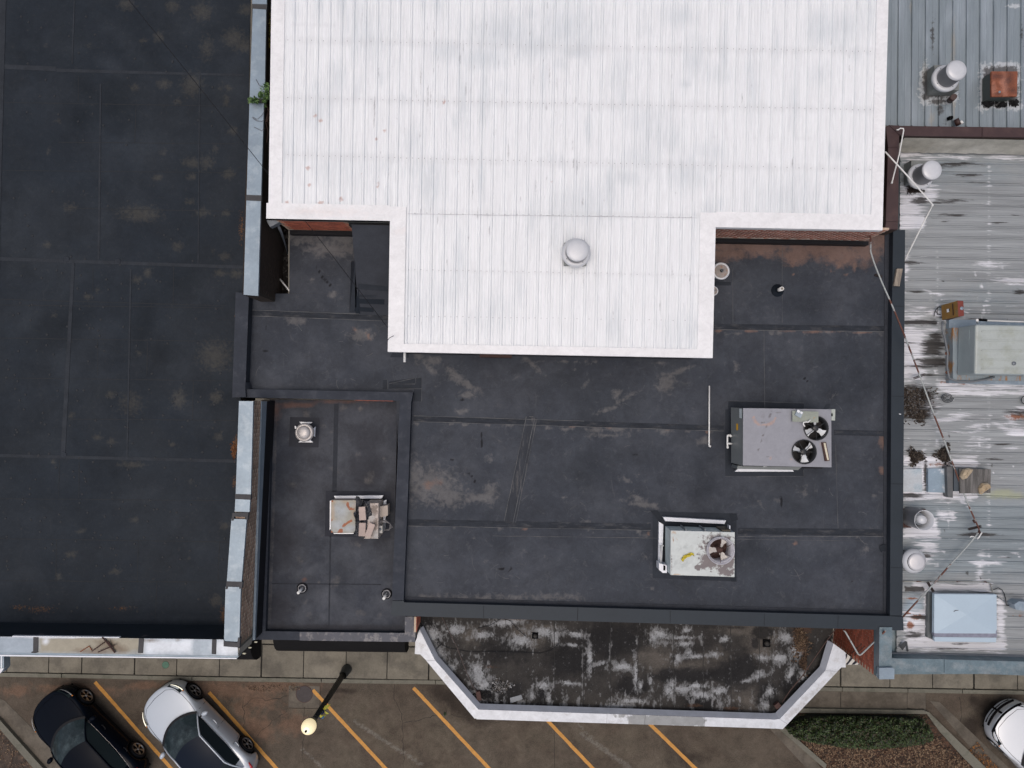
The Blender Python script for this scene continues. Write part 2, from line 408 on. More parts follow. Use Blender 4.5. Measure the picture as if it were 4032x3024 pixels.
# gutter slabs left (concrete strip by the planting bed) and right
m_gut = M('gutter_concrete', (.115, .10, .08), .85, 0, .32, 1.6, (.078, .067, .052), (.45, .6), 1.5, rand=.08, bmp=.2)
gut = MB().prism(PX([(3120, 2722), (3646, 2734), (3646, 2797), (3120, 2788)], .004), -.05).build('gutter', m_joint); tag(gut, kind='structure')
for (a, b) in ((3100, 3309), (3311.5, 3571), (3573, 3645)):
    pprism('slab', [(a, kt(a) + 15.5), (b, kt(b) + 15.5), (b, 2792 + (b - 3120) * .01), (a, 2787)], .012, -.04, m_gut, gut)
def kerb_run(name, poly, z, mat, label=None):
    o = pprism(name, poly, z, -.1, mat); tag(o, kind='structure'); return o
kerb_run('planter_kerb', [(3110, 2789), (3640, 2797), (3652, 2812), (3110, 2806)], .12, m_kerb)
kerb_run('planter_kerb', [(3030, 2868), (3056, 2862), (3262, 3040), (3190, 3040)], .012, m_gut)
kerb_run('planter_kerb', [(3057, 2862), (3080, 2858), (3255, 3010), (3250, 3030)], .14, m_kerb)
kerb_run('planter_kerb', [(3640, 2798), (3660, 2806), (3900, 3040), (3850, 3040), (3800, 2990), (3700, 2880)], .13, m_kerb)
kerb_run('concrete_gutter', [(3662, 2760), (3700, 2765), (3990, 3040), (3905, 3040)], .012, m_gut)
kerb_run('concrete_gutter', [(-60, 2720), (20, 2760), (300, 3040), (190, 3040), (-60, 2790)], .008, m_gut)
kerb_run('planter_kerb', [(-60, 2772), (0, 2836), (178, 3035), (143, 3040), (0, 2872), (-60, 2800)], .13, m_kerb)
m_soil = M('leafy_soil', (.036, .024, .017), .95, 0, .5, 7, (.085, .042, .025), (.45, .6), 14, bmp=.8)
soil = sheet('planting_bed', [[(3070, 2808), (3655, 2812), (3880, 3060), (3260, 3060)]], .05, .2, m_soil); tag(soil, kind='structure')
soil2 = pprism('planting_bed', [(-200, 2700), (-60, 2790), (0, 2858), (160, 3045), (-200, 3045)], .06, -.1, m_soil); tag(soil2, kind='structure'); soil2.data.materials[0] = M('trodden_dirt', (.05, .038, .03), .95, 0, .5, 5, (.085, .06, .045), (.45, .6), 6, bmp=.6)
# painted bay lines
m_yel = M('yellow_paint', (.53, .26, .055), .7, 0, .22, 7, (.30, .16, .06), (.58, .68), 22, bmp=.2)
for i, (x0, y0, x1, y1) in enumerate([(374, 2686, 700, 3055), (823, 2726, 1110, 3050), (1232, 2717, 1545, 3055), (1628, 2708, 1953, 3055), (2030, 2705, 2362, 3055), (2410, 2705, 2768, 3055)]):
    a, b = P(x0, y0, .005), P(x1, y1, .005); n = 30; mb = MB()
    pts = [a.lerp(b, k / n) + Vector((random.uniform(-1, 1), random.uniform(-1, 1), 0)) * .004 for k in range(n + 1)]
    o = mb.ribbon(pts, .122, .005, 0, .05).build('bay_line', m_yel); tag(o, kind='structure')
# slab joints and cracks of the road
m_crack = M('crack', (.03, .025, .02), .95, 0, .3, 9)
def wander(pts, a, step=14):
    out = []
    for (x0, y0), (x1, y1) in zip(pts[:-1], pts[1:]):
        n = max(1, int(math.hypot(x1 - x0, y1 - y0) / step))
        for k in range(n): out.append((x0 + (x1 - x0) * k / n + random.uniform(-a, a), y0 + (y1 - y0) * k / n + random.uniform(-a, a)))
    out.append(pts[-1]); return out
CR = [wander(p, 4) for p in [[(1556, 2698), (1551, 2750), (1577, 2800), (1585, 2860), (1588, 2960), (1590, 3040)], [(1590, 2843), (1650, 2835), (1720, 2818), (1760, 2812)], [(1775, 2815), (1850, 2830)],
      [(2000, 2838), (1960, 2845), (1900, 2838)], [(3778, 2745), (3784, 2800), (3780, 2860), (3770, 2900)], [(1200, 2785), (1198, 2860), (1190, 2950), (1195, 3040)], [(960, 2780), (1000, 2745), (1060, 2760), (1130, 2740)],
      [(958, 2740), (962, 2900), (955, 2960)], [(1010, 2900), (1060, 2850), (1130, 2800)], [(2400, 2838), (2560, 2845)]]]
for p in CR:
    o = lines('crack', [p], .003, m_crack, None, .016, .6); tag(o, kind='structure')
for p in [[(2181, 2838), (2184, 3050)], [(1263, 2700), (1259, 2790)], [(1137, 2788), (1258, 2790)]]:
    o = lines('road_joint', [p], .0035, m_crack, None, .018, .2); tag(o, kind='structure')
pprism('concrete_panel', [(1137, 2700), (1258, 2702), (1257, 2787), (1136, 2786)], .003, -.02, m_gut)['kind'] = 'structure'
def manhole(px, py, z, rp, m, label, cat='cover'):
    c = P(px, py, z); r = rp / ppm(z); t = thing('manhole_cover', label, cat, c)
    mb = MB(); mb.lathe([(r * 1.07, -.02), (r * 1.07, .004), (r, .005)], c, 40, 0, False); mb.build('rim', m_rustdk, t)
    mb = MB(); mb.lathe([(r, -.02), (r, .008), (.0001, .0085)], c, 40, 0, False)
    mb.build('plate', m, t)
    mb = MB(); k = int(2 * r / .05)
    for i in range(1, k):
        x = -r + i * 2 * r / k; h = math.sqrt(max(r * r - x * x, 0)) * .9
        for j in range(int(2 * h / .09)):
            mb.box(c.x + x - .008, c.x + x + .008, c.y - h + j * .09, c.y - h + j * .09 + .05, z + .008, z + .013)
    o = mb.build('tread', m, t); o['kind'] = 'stuff'
manhole(1198, 2733, .004, 31, M('iron_cover', (.045, .038, .04), .6, .3, .3, 8), 'round iron manhole cover in a concrete square beside the third yellow line')
manhole(652, 2618, .128, 13.5, M('green_cover', (.06, .155, .105), .6, 0, .2, 8), 'small round green cover set in the pavement slab')

# ------------------------------------------------------------------ left building (dark flat roof)
ZL = 5.6
LB = building('flat_roof_building', 'large building on the left with a dark patched membrane roof and galvanised parapet caps',
              [(-900, -500), (1030, -500), (1012, 900), (980, 1140), (915, 1148), (905, 1575), (940, 1580), (925, 2560), (-900, 2540)], ZL - .05)
leftF = {0: [(1, 1, 1, 1, 0, 0),
    (500, 18, 26, 18), (680, 24, 22, 18), (795, 45, 30, 28), (970, 40, 22, 18), (625, 145, 16, 16), (565, 160, 12, 8), (815, 190, 22, 38, 0, .8), (920, 150, 34, 30), (960, 180, 30, 20), (755, 335, 32, 36), (645, 330, 22, 15), (530, 345, 12, 12), (900, 345, 12, 10),
    (700, 400, 12, 8), (890, 395, 10, 20), (917, 515, 14, 14), (755, 640, 30, 16), (815, 640, 24, 22, 0, .8), (620, 700, 16, 10), (755, 695, 16, 10), (900, 685, 20, 14), (545, 840, 60, 22), (560, 850, 55, 18), (275, 818, 22, 14, 0, .8), (795, 838, 22, 14), (750, 795, 16, 8), (890, 840, 14, 10), (700, 970, 16, 14), (185, 965, 12, 10), (885, 10 + 1000, 18, 12),
    (583, 1075, 14, 14), (540, 1100, 18, 10), (345, 1170, 14, 9), (865, 1075, 18, 12), (930, 1078, 20, 14), (845, 1400, 48, 44), (850, 1435, 30, 14), (435, 1555, 14, 13), (515, 1590, 36, 34, 0, .8), (705, 1570, 22, 30), (850, 1565, 20, 20), (440, 1738, 14, 10), (385, 1722, 16, 8), (680, 1750, 10, 8), (860, 1718, 14, 14), (280, 1635, 10, 10), (520, 1830, 40, 9), (210, 1820, 8, 8),
    (280, 2182, 18, 10), (455, 2250, 18, 10), (232, 2268, 12, 10), (530, 2047, 14, 8), (850, 2365, 20, 18), (885, 2070, 16, 12), (320, 2090, 14, 8)] + rb(16, 180, 40, 930, 2300, 5, 14, amp=(.55, .75)),
    1: rb(30, 0, 0, 950, 2440, 60, 180, (.2, .6), (.55, .8)) + [('r', 130, 2425, 880, 2450, 14, .9), ('r', -50, 2415, 100, 2460, 20, .8)],
    2: rb(14, 60, 0, 900, 2400, 50, 140, (.4, .8), (.6, .9)) + [('r', -50, 2450, 900, 2520, 18)],
    3: [(930, 1750, 12, 30, 0, .9), (925, 1900, 10, 25, 0, .8), (880, 2420, 16, 40, 0, .7), (935, 1250, 10, 30, 0, .8), (160, 2400, 60, 14, 0, .6), (75, 2390, 30, 8, 0, .7), (480, 2395, 50, 10, 0, .55), (950, 900, 10, 60, 0, .7)]}
m_leftroof = MS('aged_black_membrane', (.0185, .0245, .0330), [
    (1, (.033, .040, .050), 1.6, .5, .3, .6), (2, (.010, .014, .019), 1.4, .4, .3, .7),
    (0, (.085, .079, .066), 10, .95, .34, .42), (3, (.15, .075, .03), 22, .95, .1, .6)], .6, 0, .2, .8, fine=.12, bmp=.12, spec=.1, var_col=(.0215, .027, .0345), mid=.15, scuff=((.05, .053, .056), .28))
sheet('roof', [[(-900, -300), (990, -300), (968, 1180), (-900, 1180)], [(-900, 1180), (968, 1180), (900, 2515), (-900, 2500)]], ZL, .07, m_leftroof, leftF, LB)
# welded laps: pale broad ones and thin dark ones
m_lap = M('pale_lap', (.031, .036, .044), .65, 0, .3, 3, spec=.1)
for pts in ([(-60, 250), (220, 262), (220, 280), (-60, 268)], [(222, 270), (960, 292), (960, 300), (222, 283)], [(-60, 1010), (965, 1046), (965, 1058), (-60, 1024)], [(-60, 1786), (930, 1810), (930, 1822), (-60, 1798)],
            [(282, 1035), (294, 1035), (256, 1800), (238, 1800)], [(-20, -100), (26, -100), (2, 800), (-10, 1600), (-40, 1600)], [(393, 330), (399, 330), (392, 1020), (384, 1020)], [(512, 1060), (518, 1060), (503, 1800), (497, 1800)], [(292, -60), (297, -60), (286, 250), (281, 250)], [(784, 290), (788, 290), (782, 1040), (778, 1040)]):
    lz = .001 + .0016 * random.random() + .004 * (abs(pts[1][0] - pts[0][0]) < 60); pprism('lap_strip', pts, ZL + .004 + lz, ZL - .01, m_lap, LB)
lines('lap_edges', [[(-60, 1176), (890, 1204)], [(-60, 1200), (880, 1212)], [(-60, 1330), (930, 1345)], [(-60, 1487), (930, 1500)], [(270, 1650), (930, 1655)], [(-60, 1963), (925, 1972)], [(-60, 2120), (905, 2134)], [(-60, 2286), (890, 2292)],
      [(545, 2130), (540, 2290)], [(222, 2127), (220, 2290)], [(865, 2134), (858, 2290)], [(617, 2290), (612, 2440)], [(684, 1045), (682, 1200)], [(366, 1050), (366, 1150)], [(580, 1345), (578, 1480)], [(762, 1495), (758, 1655)], [(308, 300), (308, 400)], [(-60, 402), (930, 418)], [(230, 560), (925, 566)], [(535, 420), (530, 560)], [(234, 1810), (230, 1960)], [(312, 1820), (310, 1960)], [(384, 1340), (384, 1480)], [(-60, 670), (920, 680)], [(250, 820), (920, 832)]],
      ZL + .005, M('lap_dark_line', (.011, .014, .018), .8, 0, .2), LB, .016, .4)  # thin near-black lines along the lap edges
mb = MB(); k = 0
while k < 260:
    x, y = random.uniform(20, 900), random.uniform(40, 2420)
    if y < 1000 and random.random() < .6: continue
    c = P(x, y, ZL); mb.lathe([(.034, .002), (.028, .01), (.0001, .011)], c, 8, 0, False); k += 1
o = mb.build('fastener_plate', M('fastener_plate', (.012, .015, .02), .7, 0, .1), LB); o['kind'] = 'stuff'
for (x, y) in ((262, 1021), (465, 1030), (250, 1790)):
    MB().lathe([(.085, .002), (.085, .012), (.07, .014), (.0001, .012)], P(x, y, ZL), 20).build('round_patch', m_memb, LB)
# canted inner face of the street parapet, and the parapet bodies
MB().add([P(-300, 2446, ZL + .01), P(905, 2462, ZL + .01), P(895, 2517, 6.86), P(-300, 2503, 6.86)], [(0, 1, 2, 3)]).build('parapet_upstand', M('upstand_membrane', (.022, .029, .037), .6, 0, .25, 2, (.02, .025, .032), (.55, .7), 2, spec=.1), LB)
# side parapet
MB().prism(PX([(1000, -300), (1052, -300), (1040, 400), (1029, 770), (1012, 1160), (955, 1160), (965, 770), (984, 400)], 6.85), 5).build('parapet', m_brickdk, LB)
MB().prism(PX([(947, 1580), (990, 1580), (938, 2530), (891, 2530), (925, 2000)], 6.85), 5).build('parapet', m_brickold, LB)
caps = [[(993, -300), (1052, -300), (1050, 17), (993, 15)], [(995, 33), (1048, 36), (1042, 388), (983, 386)], [(982, 405), (1039, 407), (1028, 770), (971, 768)], [(970, 789), (1027, 791), (1016, 1165), (959, 1160)],
        [(941, 1579), (997, 1580), (987, 1948), (928, 1945)], [(927, 1965), (985, 1967), (982, 2016), (924, 2014)], [(911, 2043), (971, 2045), (951, 2292), (893, 2290)], [(888, 2310), (948, 2312), (942, 2527), (882, 2524)]]
for c in caps: pprism('parapet_cap', c, 6.93, 6.86, m_galv, LB)
m_strap = M('sealant_strap', (.055, .055, .058), .8, 0, .3, 5)
for c in ([(992, 15), (1052, 17), (1050, 37), (992, 33)], [(981, 386), (1043, 388), (1041, 407), (980, 405)], [(969, 767), (1030, 769), (1029, 792), (968, 789)], [(926, 1945), (988, 1947), (987, 1968), (926, 1965)],
          [(915, 2020), (978, 2016), (976, 2046), (966, 2046), (966, 2036), (922, 2034), (920, 2050), (911, 2050)], [(892, 2289), (955, 2291), (952, 2318), (942, 2318), (942, 2310), (898, 2308), (896, 2320), (888, 2320)],
          [(881, 2515), (886, 2527), (934, 2530), (938, 2510), (946, 2512), (943, 2550), (880, 2545)]):
    pprism('joint_strap', c, 6.937, 6.84, m_strap, LB)
# street cornice: metal gutter shelf
m_shelf = MS('cornice_metal', (.31, .37, .43), [(0, (.27, .245, .18), 1.6, .35, .25, .9), (1, (.62, .67, .73), 2.5, .4, .25, .8), (2, (.12, .085, .055), 4, .5, .25, .7)], .35, .25, .2, 1.2, fine=.06, bmp=.04)
shelfF = {0: [('r', 150, 2500, 560, 2575, 35)], 1: [('r', 560, 2515, 760, 2575, 20, .8), (620, 2535, 60, 14), (690, 2540, 30, 20), (900, 2550, 60, 26), (180, 2525, 14, 14, 0, .9), (240, 2508, 200, 5)], 2: [(440, 2545, 60, 20, 20), (380, 2565, 80, 12), (590, 2522, 36, 8, 0, .9), (700, 2520, 10, 5)]}
MB().prism(PX([(-400, 2512), (883, 2530), (944, 2553), (938, 2583), (880, 2581), (-400, 2563)], 6.82), 5.9).build('cornice_body', m_conc, LB)
sheet('cornice_shelf', [[(-400, 2500), (935, 2519), (937, 2582), (-400, 2563)]], 6.84, .05, m_shelf, shelfF, LB)
pprism('cornice_lip', [(-400, 2563), (940, 2583), (932, 2594), (-400, 2575)], 6.83, 6.6, m_galv, LB)
pprism('cornice_lip', [(-400, 2573), (932, 2591), (931, 2595), (-400, 2579)], 6.85, 6.58, m_whitem, LB)
for c in ([(131, 2507), (150, 2508), (149, 2568), (130, 2568)], [(547, 2513), (566, 2514), (562, 2572), (543, 2571)], [(835, 2518), (852, 2519), (850, 2577), (833, 2575)]):
    pprism('joint_strap', c, 6.855, 6.6, m_strap, LB)
pprism('joint_strap', [(125, 2566), (152, 2567), (140, 2572), (122, 2571)], 6.856, 6.6, m_strap, LB)
pprism('edge_trim', [(48, 2504), (470, 2509), (470, 2512), (48, 2507)], 6.88, 6.8, m_whitem, LB)
# side wall bricks, facing the annex
a, b = P(996, 1578, 6.84), P(943, 2545, 6.84); a.z = b.z = 0
brick_wall(LB, a, b, 5.75, 6.83, m_brickold, cap=300, mort=m_mortardk)
a, b = P(1038, 385, 6.84), P(1014, 1160, 6.84); a.z = b.z = 0
brick_wall(LB, a, b, 4.6, 6.83, m_brickdk, cap=0, mort=M('dark_mortar', (.03, .024, .018), .9, 0, .3, 9))  # alley side: brick and mortar both nearly black
mb = MB(); mb.prism([P(993 + 31, 1580, 6.27), P(1032, 1580, 6.27), P(1003, 2520, 5.98), P(994, 2520, 5.98)], 5.9); mb.build('base_flashing', m_galv, LB)
MB().prism([tuple(P(1023, 1580, 6.24)), tuple(P(1023, 1580, 6.24) + Vector((.06, 0, 0))), tuple(P(993, 2520, 5.95) + Vector((.06, 0, 0))), tuple(P(993, 2520, 5.95))], 5.1).build('wall_membrane', m_blackr, LB)
# return of the cornice with its three small brackets
mb = MB()
q = [(932, 2593, 6.85), (944, 2549, 6.85), (990, 2516, 6.0), (1001, 2509, 5.9)]
mb.add([P(931, 2594, 6.84), P(940, 2566, 6.84), P(998, 2508, 5.5), P(1004, 2512, 5.4)], [(0, 1, 2, 3)], 0).build('cornice_return', m_galv, LB)
for (x, y, z) in ((956, 2573, 6.1), (979, 2550, 5.8), (1002, 2528, 5.5)):
    c = P(x, y, z); MB().tube([c, c + Vector((.05, .0, .0)), c + Vector((.09, .01, .01))], [.018, .022, .006], 8).build('bracket_bulb', M('cream_bulb', (.75, .72, .55), .5), LB)
pprism('projecting_bay', [(-200, 2560), (15, 2580), (16, 2634), (0, 2652), (-200, 2650)], 5.0, 4.75, m_galv, LB)
pprism('bay_trim', [(3, 2582), (8, 2582), (8, 2632), (3, 2632)], 5.01, 4.9, m_whitem, LB)
pprism('bay_trim', [(-100, 2632), (15, 2632), (1, 2651), (-100, 2650)], 5.02, 4.9, m_whitem, LB)

# rusty iron pieces lying on the shelf
t = thing('iron_bracket', 'broken rusty iron bracket lying on the stained metal cornice', 'bracket', P(430, 2545, 6.86))
z = 6.88
for s in ([(403, 2508), (434, 2545), (453, 2570)], [(426, 2523), (440, 2552)], [(412, 2528), (362, 2564)], [(452, 2540), (386, 2568)]):
    MB().tube(PX(s, z), .014 if s[0][0] != 403 else .022, 6).build('bar', m_rustdk, t); z += .012
MB().tube(PX([(316, 2566), (351, 2544), (361, 2560)], 6.86), .012, 6).build('bar', m_rust, t)

# ------------------------------------------------------------------ alley between left and white building
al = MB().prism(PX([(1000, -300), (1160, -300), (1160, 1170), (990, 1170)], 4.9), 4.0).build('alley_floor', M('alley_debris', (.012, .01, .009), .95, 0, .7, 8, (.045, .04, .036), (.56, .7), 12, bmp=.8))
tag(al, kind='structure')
# ------------------------------------------------------------------ charcoal main roof
ZM = 5.5; ZC = 5.72
MBLD = building('charcoal_roof_building', 'central shop building with charcoal membrane roof, black cap on its right and front edges',
                [(1060, 800), (3520, 820), (3530, 2400), (1640, 2385), (1600, 1560), (960, 1545), (960, 1165), (1135, 1165), (1135, 900)], ZM - .06)
mainF = {0: [(1195, 1175 - 240, 90, 26, 2, .95), (1310, 975, 90, 32, 2), (1360, 940, 50, 50), (1790, 1470, 46, 10, 40), (1830, 1510, 60, 12, 25), (1700, 1420, 30, 14), (1650, 1400, 26, 12, 45), (1690, 1445, 46, 9, 50), (2090, 1430, 46, 9, 42), (2620, 1510, 30, 30), (2660, 1470, 60, 10, -28, .9), (2400, 1610, 40, 8, -20, .9), (2460, 1570, 60, 8, -28, .8), (2430, 1550, 18, 16, 0, .8),
             (1695, 1910, 90, 60), (1760, 1950, 60, 40), (1880, 1960, 60, 16), (1930, 1945, 26, 34), (1640, 1880, 30, 60, 0, .9), (1840, 1555, 30, 12), (1820, 1620, 20, 10), (2540, 1985, 60, 12, 10, .9), (2510, 1960, 40, 8, 30), (2230, 1690, 20, 8), (2345, 1690, 34, 10), (2430, 1690, 30, 12), (2620, 1695, 26, 10), (2780, 1735, 18, 14), (2380, 1715, 60, 7, 0, .8),
             (1160, 1262, 30, 14), (1185, 1268, 24, 8), (1420, 1320, 40, 20), (1415, 1332, 10, 10), (1230, 1105, 12, 6), (1310, 1160, 18, 10)] + rb(40, 1640, 1420, 3480, 2370, 6, 20, (.3, 1), (.55, .8)) + [('r', 1640, 2340, 2300, 2366, 14, .62)] + [(x, 1662 + (x - 1628) * .031 + random.uniform(0, 6), random.uniform(4, 14), random.uniform(2.5, 6), 0, random.uniform(.8, 1.1)) for x in np.random.default_rng(3).uniform(1640, 2840, 26)] + [(x, 2072 + (x - 1607) * .018 + random.uniform(0, 8), random.uniform(3, 9), random.uniform(2.5, 7), 0, random.uniform(.8, 1.1)) for x in np.random.default_rng(4).uniform(1640, 3480, 22)] + [(x, 1308 + random.uniform(0, 8), random.uniform(5, 22), random.uniform(3, 7), 0, random.uniform(.7, 1)) for x in np.random.default_rng(6).uniform(2820, 3480, 16)] + [(x, 1418 + (x - 1900) * .018 + random.uniform(-4, 6), random.uniform(6, 22), random.uniform(2, 5), 0, random.uniform(.7, 1)) for x in np.random.default_rng(8).uniform(2050, 2740, 16)],
         1: rb(60, 1640, 960, 3480, 2370, 60, 220, (.3, .7), (.5, .8)) + rb(16, 1000, 940, 1560, 1520, 40, 110, (.4, .8), (.5, .85)) + [(3430, 1650, 50, 120, 0, .7), (3330, 1180, 120, 90, 0, .7), (1900, 2250, 260, 60, 0, .75), (1720, 2150, 100, 90, 0, .7)],
         2: rb(20, 1640, 1000, 3480, 2350, 60, 180, (.3, .8), (.5, .8)),
         3: [('r', 2790, 955, 3420, 985, 22, .95), (2860, 1000, 80, 26, 0, 1), (3000, 975, 120, 30), (3130, 1010, 60, 30), (3120, 1040, 14, 14), (3250, 985, 170, 26), (3330, 1010, 80, 34, -8), (3420, 985, 60, 50, -30), (3465, 940, 46, 50), (3400, 930, 60, 30), (3366, 1050, 8, 18), (3274, 1066, 7, 6), (3302, 1048, 8, 5), (3330, 1085, 8, 5), (2960, 1300, 26, 8), (2830, 1302, 16, 7), (3100, 1300, 40, 6), (3200, 1308, 30, 7), (3270, 1302, 60, 5), (3400, 1310, 30, 5),
             (3475, 1740, 14, 26), (3475, 1850, 14, 14), (3440, 1710, 10, 7), (3130, 2140, 10, 8), (2660, 1845 + 253, 14, 9), (1400, 1300, 18, 8, 45, .8), (1450, 1325, 16, 5, 60), (2700, 1150, 40, 30, 0, .7), (1700, 1905, 40, 20, 0, .6), (2066, 2083, 10, 6), (2554, 2100, 8, 6), (3125, 1080, 6, 6), (2785, 1700, 12, 8, 0, .8), (2255, 1680, 14, 5), (2400, 1685, 14, 5), (2330, 1685, 20, 4), (1830, 1660, 26, 4), (2630, 1692, 18, 4)],
         4: [('l', [(1246, 1050), (1262, 1080), (1276, 1110)], 3.2), (1282, 1098, 8, 6), ('l', [(1282, 1100), (1296, 1118), (1308, 1132)], 3.8), ('l', [(1888, 1692), (1900, 1720), (1896, 1760)], 3.6), (1045, 1380, 14, 5), (1050, 1290, 4, 10), (1820, 1573, 10, 7), ('l', [(1842, 1862), (1862, 1880), (1870, 1900)], 4), (1780, 1812, 8, 7), (2220, 2020 - 230, 8, 4), (2376, 1848, 8, 5), (2500, 1790, 20, 8, 0, .7), ('l', [(1942, 2255), (1952, 2243), (1980, 2240), (2000, 2250), (2018, 2240)], 2.4), (2014, 2238, 7, 7), (3213, 1323, 6, 5), ('l', [(3168, 1490), (3185, 1510)], 2.5), (3076, 1978, 4, 22), (3072, 1960, 6, 8), (2480, 1400, 9, 3), (1560, 1440, 6, 3), (3382, 2273, 9, 4), ('l', [(3342, 2298), (3360, 2288)], 2)]}
m_main = MS('charcoal_membrane', (.0385, .0445, .0570), [
    (1, (.070, .077, .092), 1.9, .7, .34, .68), (2, (.024, .029, .038), 1.3, .5, .3, .65),
    (0, (.155, .15, .148), 6, .95, .25, .55), (3, (.215, .135, .105), 4.5, .6, .2, .62), (4, (.012, .013, .017), 9, .25, .12, .95)], .62, 0, .22, 1.1, fine=.15, bmp=.15, spec=.14, var_col=(.045, .052, .065), mid=.16, scuff=((.115, .116, .12), .55))
sheet('roof', [[(1540, 890), (3502, 900), (3499, 2425), (1585, 2368)], [(1141, 905), (1540.4, 905), (1548, 1155.5), (1139, 1155.5)], [(981, 1156), (1548, 1155.6), (1560, 1545), (965, 1533)]], ZM, .075, m_main, mainF, MBLD)
S = ZM
m_seam = M('seam_membrane', (.027, .032, .041), .65, 0, .45, 6, (.055, .057, .063), (.52, .66), 9, stretch=(.3, 1, 1), spec=.12)
for pts in ([(1628, 1638), (2850, 1676), (2850, 1697), (1628, 1659)], [(3285, 1692), (3500, 1697), (3500, 1718), (3285, 1713)], [(1607, 2045), (2562, 2063), (2562, 2087), (1607, 2070)], [(2906, 2079), (3498, 2084), (3498, 2111), (2906, 2104)],
            [(2740, 1274), (3500, 1284), (3500, 1305), (2740, 1296)], [(985, 1221), (1700, 1246), (1700, 1266), (985, 1243)]):
    seam('seam_strip', pts, S, MBLD, m_seam)
seam('patch_strip', [(2072, 1641), (2116, 1646), (2032, 2058), (1985, 2052)], S + .006, MBLD, M('strip_membrane', (.036, .041, .051), .65, 0, .35, 5, (.085, .085, .09), (.54, .66), 7, stretch=(1, .2, 1), spec=.15))
lines('strip_edges', [[(1628, 1659.5), (2850, 1697.5)], [(1628, 1637), (2300, 1658)], [(1607, 2070.5), (2562, 2088)], [(2906, 2112), (3498, 2112)], [(2740, 1297), (3500, 1306)], [(985, 1220.5), (1540, 1241)], [(985, 1243.5), (1540, 1265)],
      [(2072, 1641), (1985, 2052)], [(2105, 1645), (2020, 2058)], [(2114, 1645), (2030, 2058)], [(2084, 1640), (2100, 1640)]], S + .0165, m_line, MBLD, .009, .8)
# darker flashing patches
for pts in ([(1507, 1494), (1526, 1494), (1526, 1532), (1507, 1532)], [(1532, 1502), (1637, 1487), (1660, 1487), (1660, 1580), (1630, 1580), (1630, 1532), (1532, 1530)], [(1545, 1388), (1610, 1392), (1610, 1408), (1536, 1406)],
            [(2868, 1578), (3165, 1587), (3165, 1612), (2868, 1612)], [(2856, 1612), (3165, 1612), (3165, 1876), (2856, 1876)], [(2570, 2014), (2900, 2022), (2900, 2290), (2570, 2276)], [(2815, 1108), (2878, 1110), (2878, 1124), (2815, 1124)],[(3000 + 270, 1590), (3255, 1590), (3240, 1612), (3262, 1618)]):
    seam('patch', pts, S, MBLD, m_memb, .006)
for p in ([(2560, 2010), (2590, 2010), (2610, 2040), (2600, 2060)], [(2872, 2022), (2900, 2022), (2906, 2046), (2880, 2056)], [(2870, 2270), (2900, 2270), (2900, 2290), (2880, 2290)]):
    seam('corner_patch', p, S + .006, MBLD, m_tape, .006)
lines('patch_edges', [[(1507, 1494), (1526, 1494), (1526, 1532)], [(1532, 1511), (1637, 1488), (1660, 1487), (1660, 1580)], [(1545, 1512), (1634, 1512)], [(1545, 1531), (1660, 1531)], [(1637, 1488), (1637, 1512)], [(2868, 1578), (3165, 1587)], [(2856, 1875), (3165, 1876), (3165, 1850)],
      [(2885, 1060), (2886, 1275)], [(3080, 960), (3080, 1270)], [(3008, 1300), (3012, 1690)], [(3290, 1740), (3300, 2080)], [(1940, 2110), (3400, 2130)]], S + .0075, M('patch_edge', (.085, .088, .094), .7, 0, .4, 9), MBLD, .009, .7)
def scratches(n, box, z, parent, mat, seed, lmax=.28):
    rr = random.Random(seed); mb = MB()
    for _ in range(n):
        c = P(rr.uniform(box[0], box[2]), rr.uniform(box[1], box[3]), z); a = rr.uniform(0, 6.28); cv = rr.uniform(-4, 4); L = rr.uniform(.05, lmax); pts = [c]
        for k in range(6): a += cv * L / 6 * 1.2; pts.append(pts[-1] + Vector((math.cos(a), math.sin(a), 0)) * L / 6)
        mb.ribbon(pts, rr.uniform(.004, .012), z, 0, .5)
    o = mb.build('scuff_marks', mat, parent); o['kind'] = 'stuff'
m_scr = M('chalk_scuff', (.085, .088, .095), .8, 0, .4, 9)
scratches(30, (1640, 2110, 3460, 2370), ZM + .002, MBLD, m_scr, 1, .4); scratches(16, (1640, 1420, 3460, 2050), ZM + .002, MBLD, m_scr, 2, .3); scratches(16, (1000, 1270, 1560, 1520), ZM + .002, MBLD, m_scr, 3, .3)
# parapets: body + cap. inner faces are the dark lines seen from above
def para(poly, mat=m_membcap, zc=ZC, zb=4.0, name='parapet'):
    MB().prism(PX(poly, zc), zb, 0, 1).build(name, [mat, m_memb], MBLD)
para([(3517, 905), (3564, 905), (3560, 1500), (3553, 2424), (3504, 2424), (3511, 1300)], m_capblk, name='parapet_cap')
para([(1545, 2363 + 3), (1589, 2363 + 3), (1592, 2372), (3504, 2426), (3556, 2428), (3558, 2483), (1538, 2424)], m_capblk, name='parapet_cap')
para([(1576, 1546), (1620, 1547), (1608, 1900), (1589, 2364), (1543, 2364), (1561, 1900)], zc=ZC + .004)
para([(928, 1150), (980, 1156), (966, 1533), (968, 1564), (914, 1565)], zc=5.80)
para([(966.5, 1532), (1626, 1545), (1621, 1580), (967, 1565)], zc=ZC + .008)
lines('cap_mark', [[(3540, 1630), (3548, 1631)]], ZC + .004, m_whitem, MBLD, .02, .2)
m_cj = M('cap_lap', (.010, .013, .017), .6, 0, .2, spec=.2)
for (x, y) in ((1905, 0), (2275, 0), (2640, 0), (3010, 0), (3300, 0)):
    y0 = 2372 + (x - 1592) * .0283; lines('cap_lap', [[(x, y0 + 4), (x - 1, y0 + 52)]], ZC + .005, m_cj, MBLD, .012, .3)
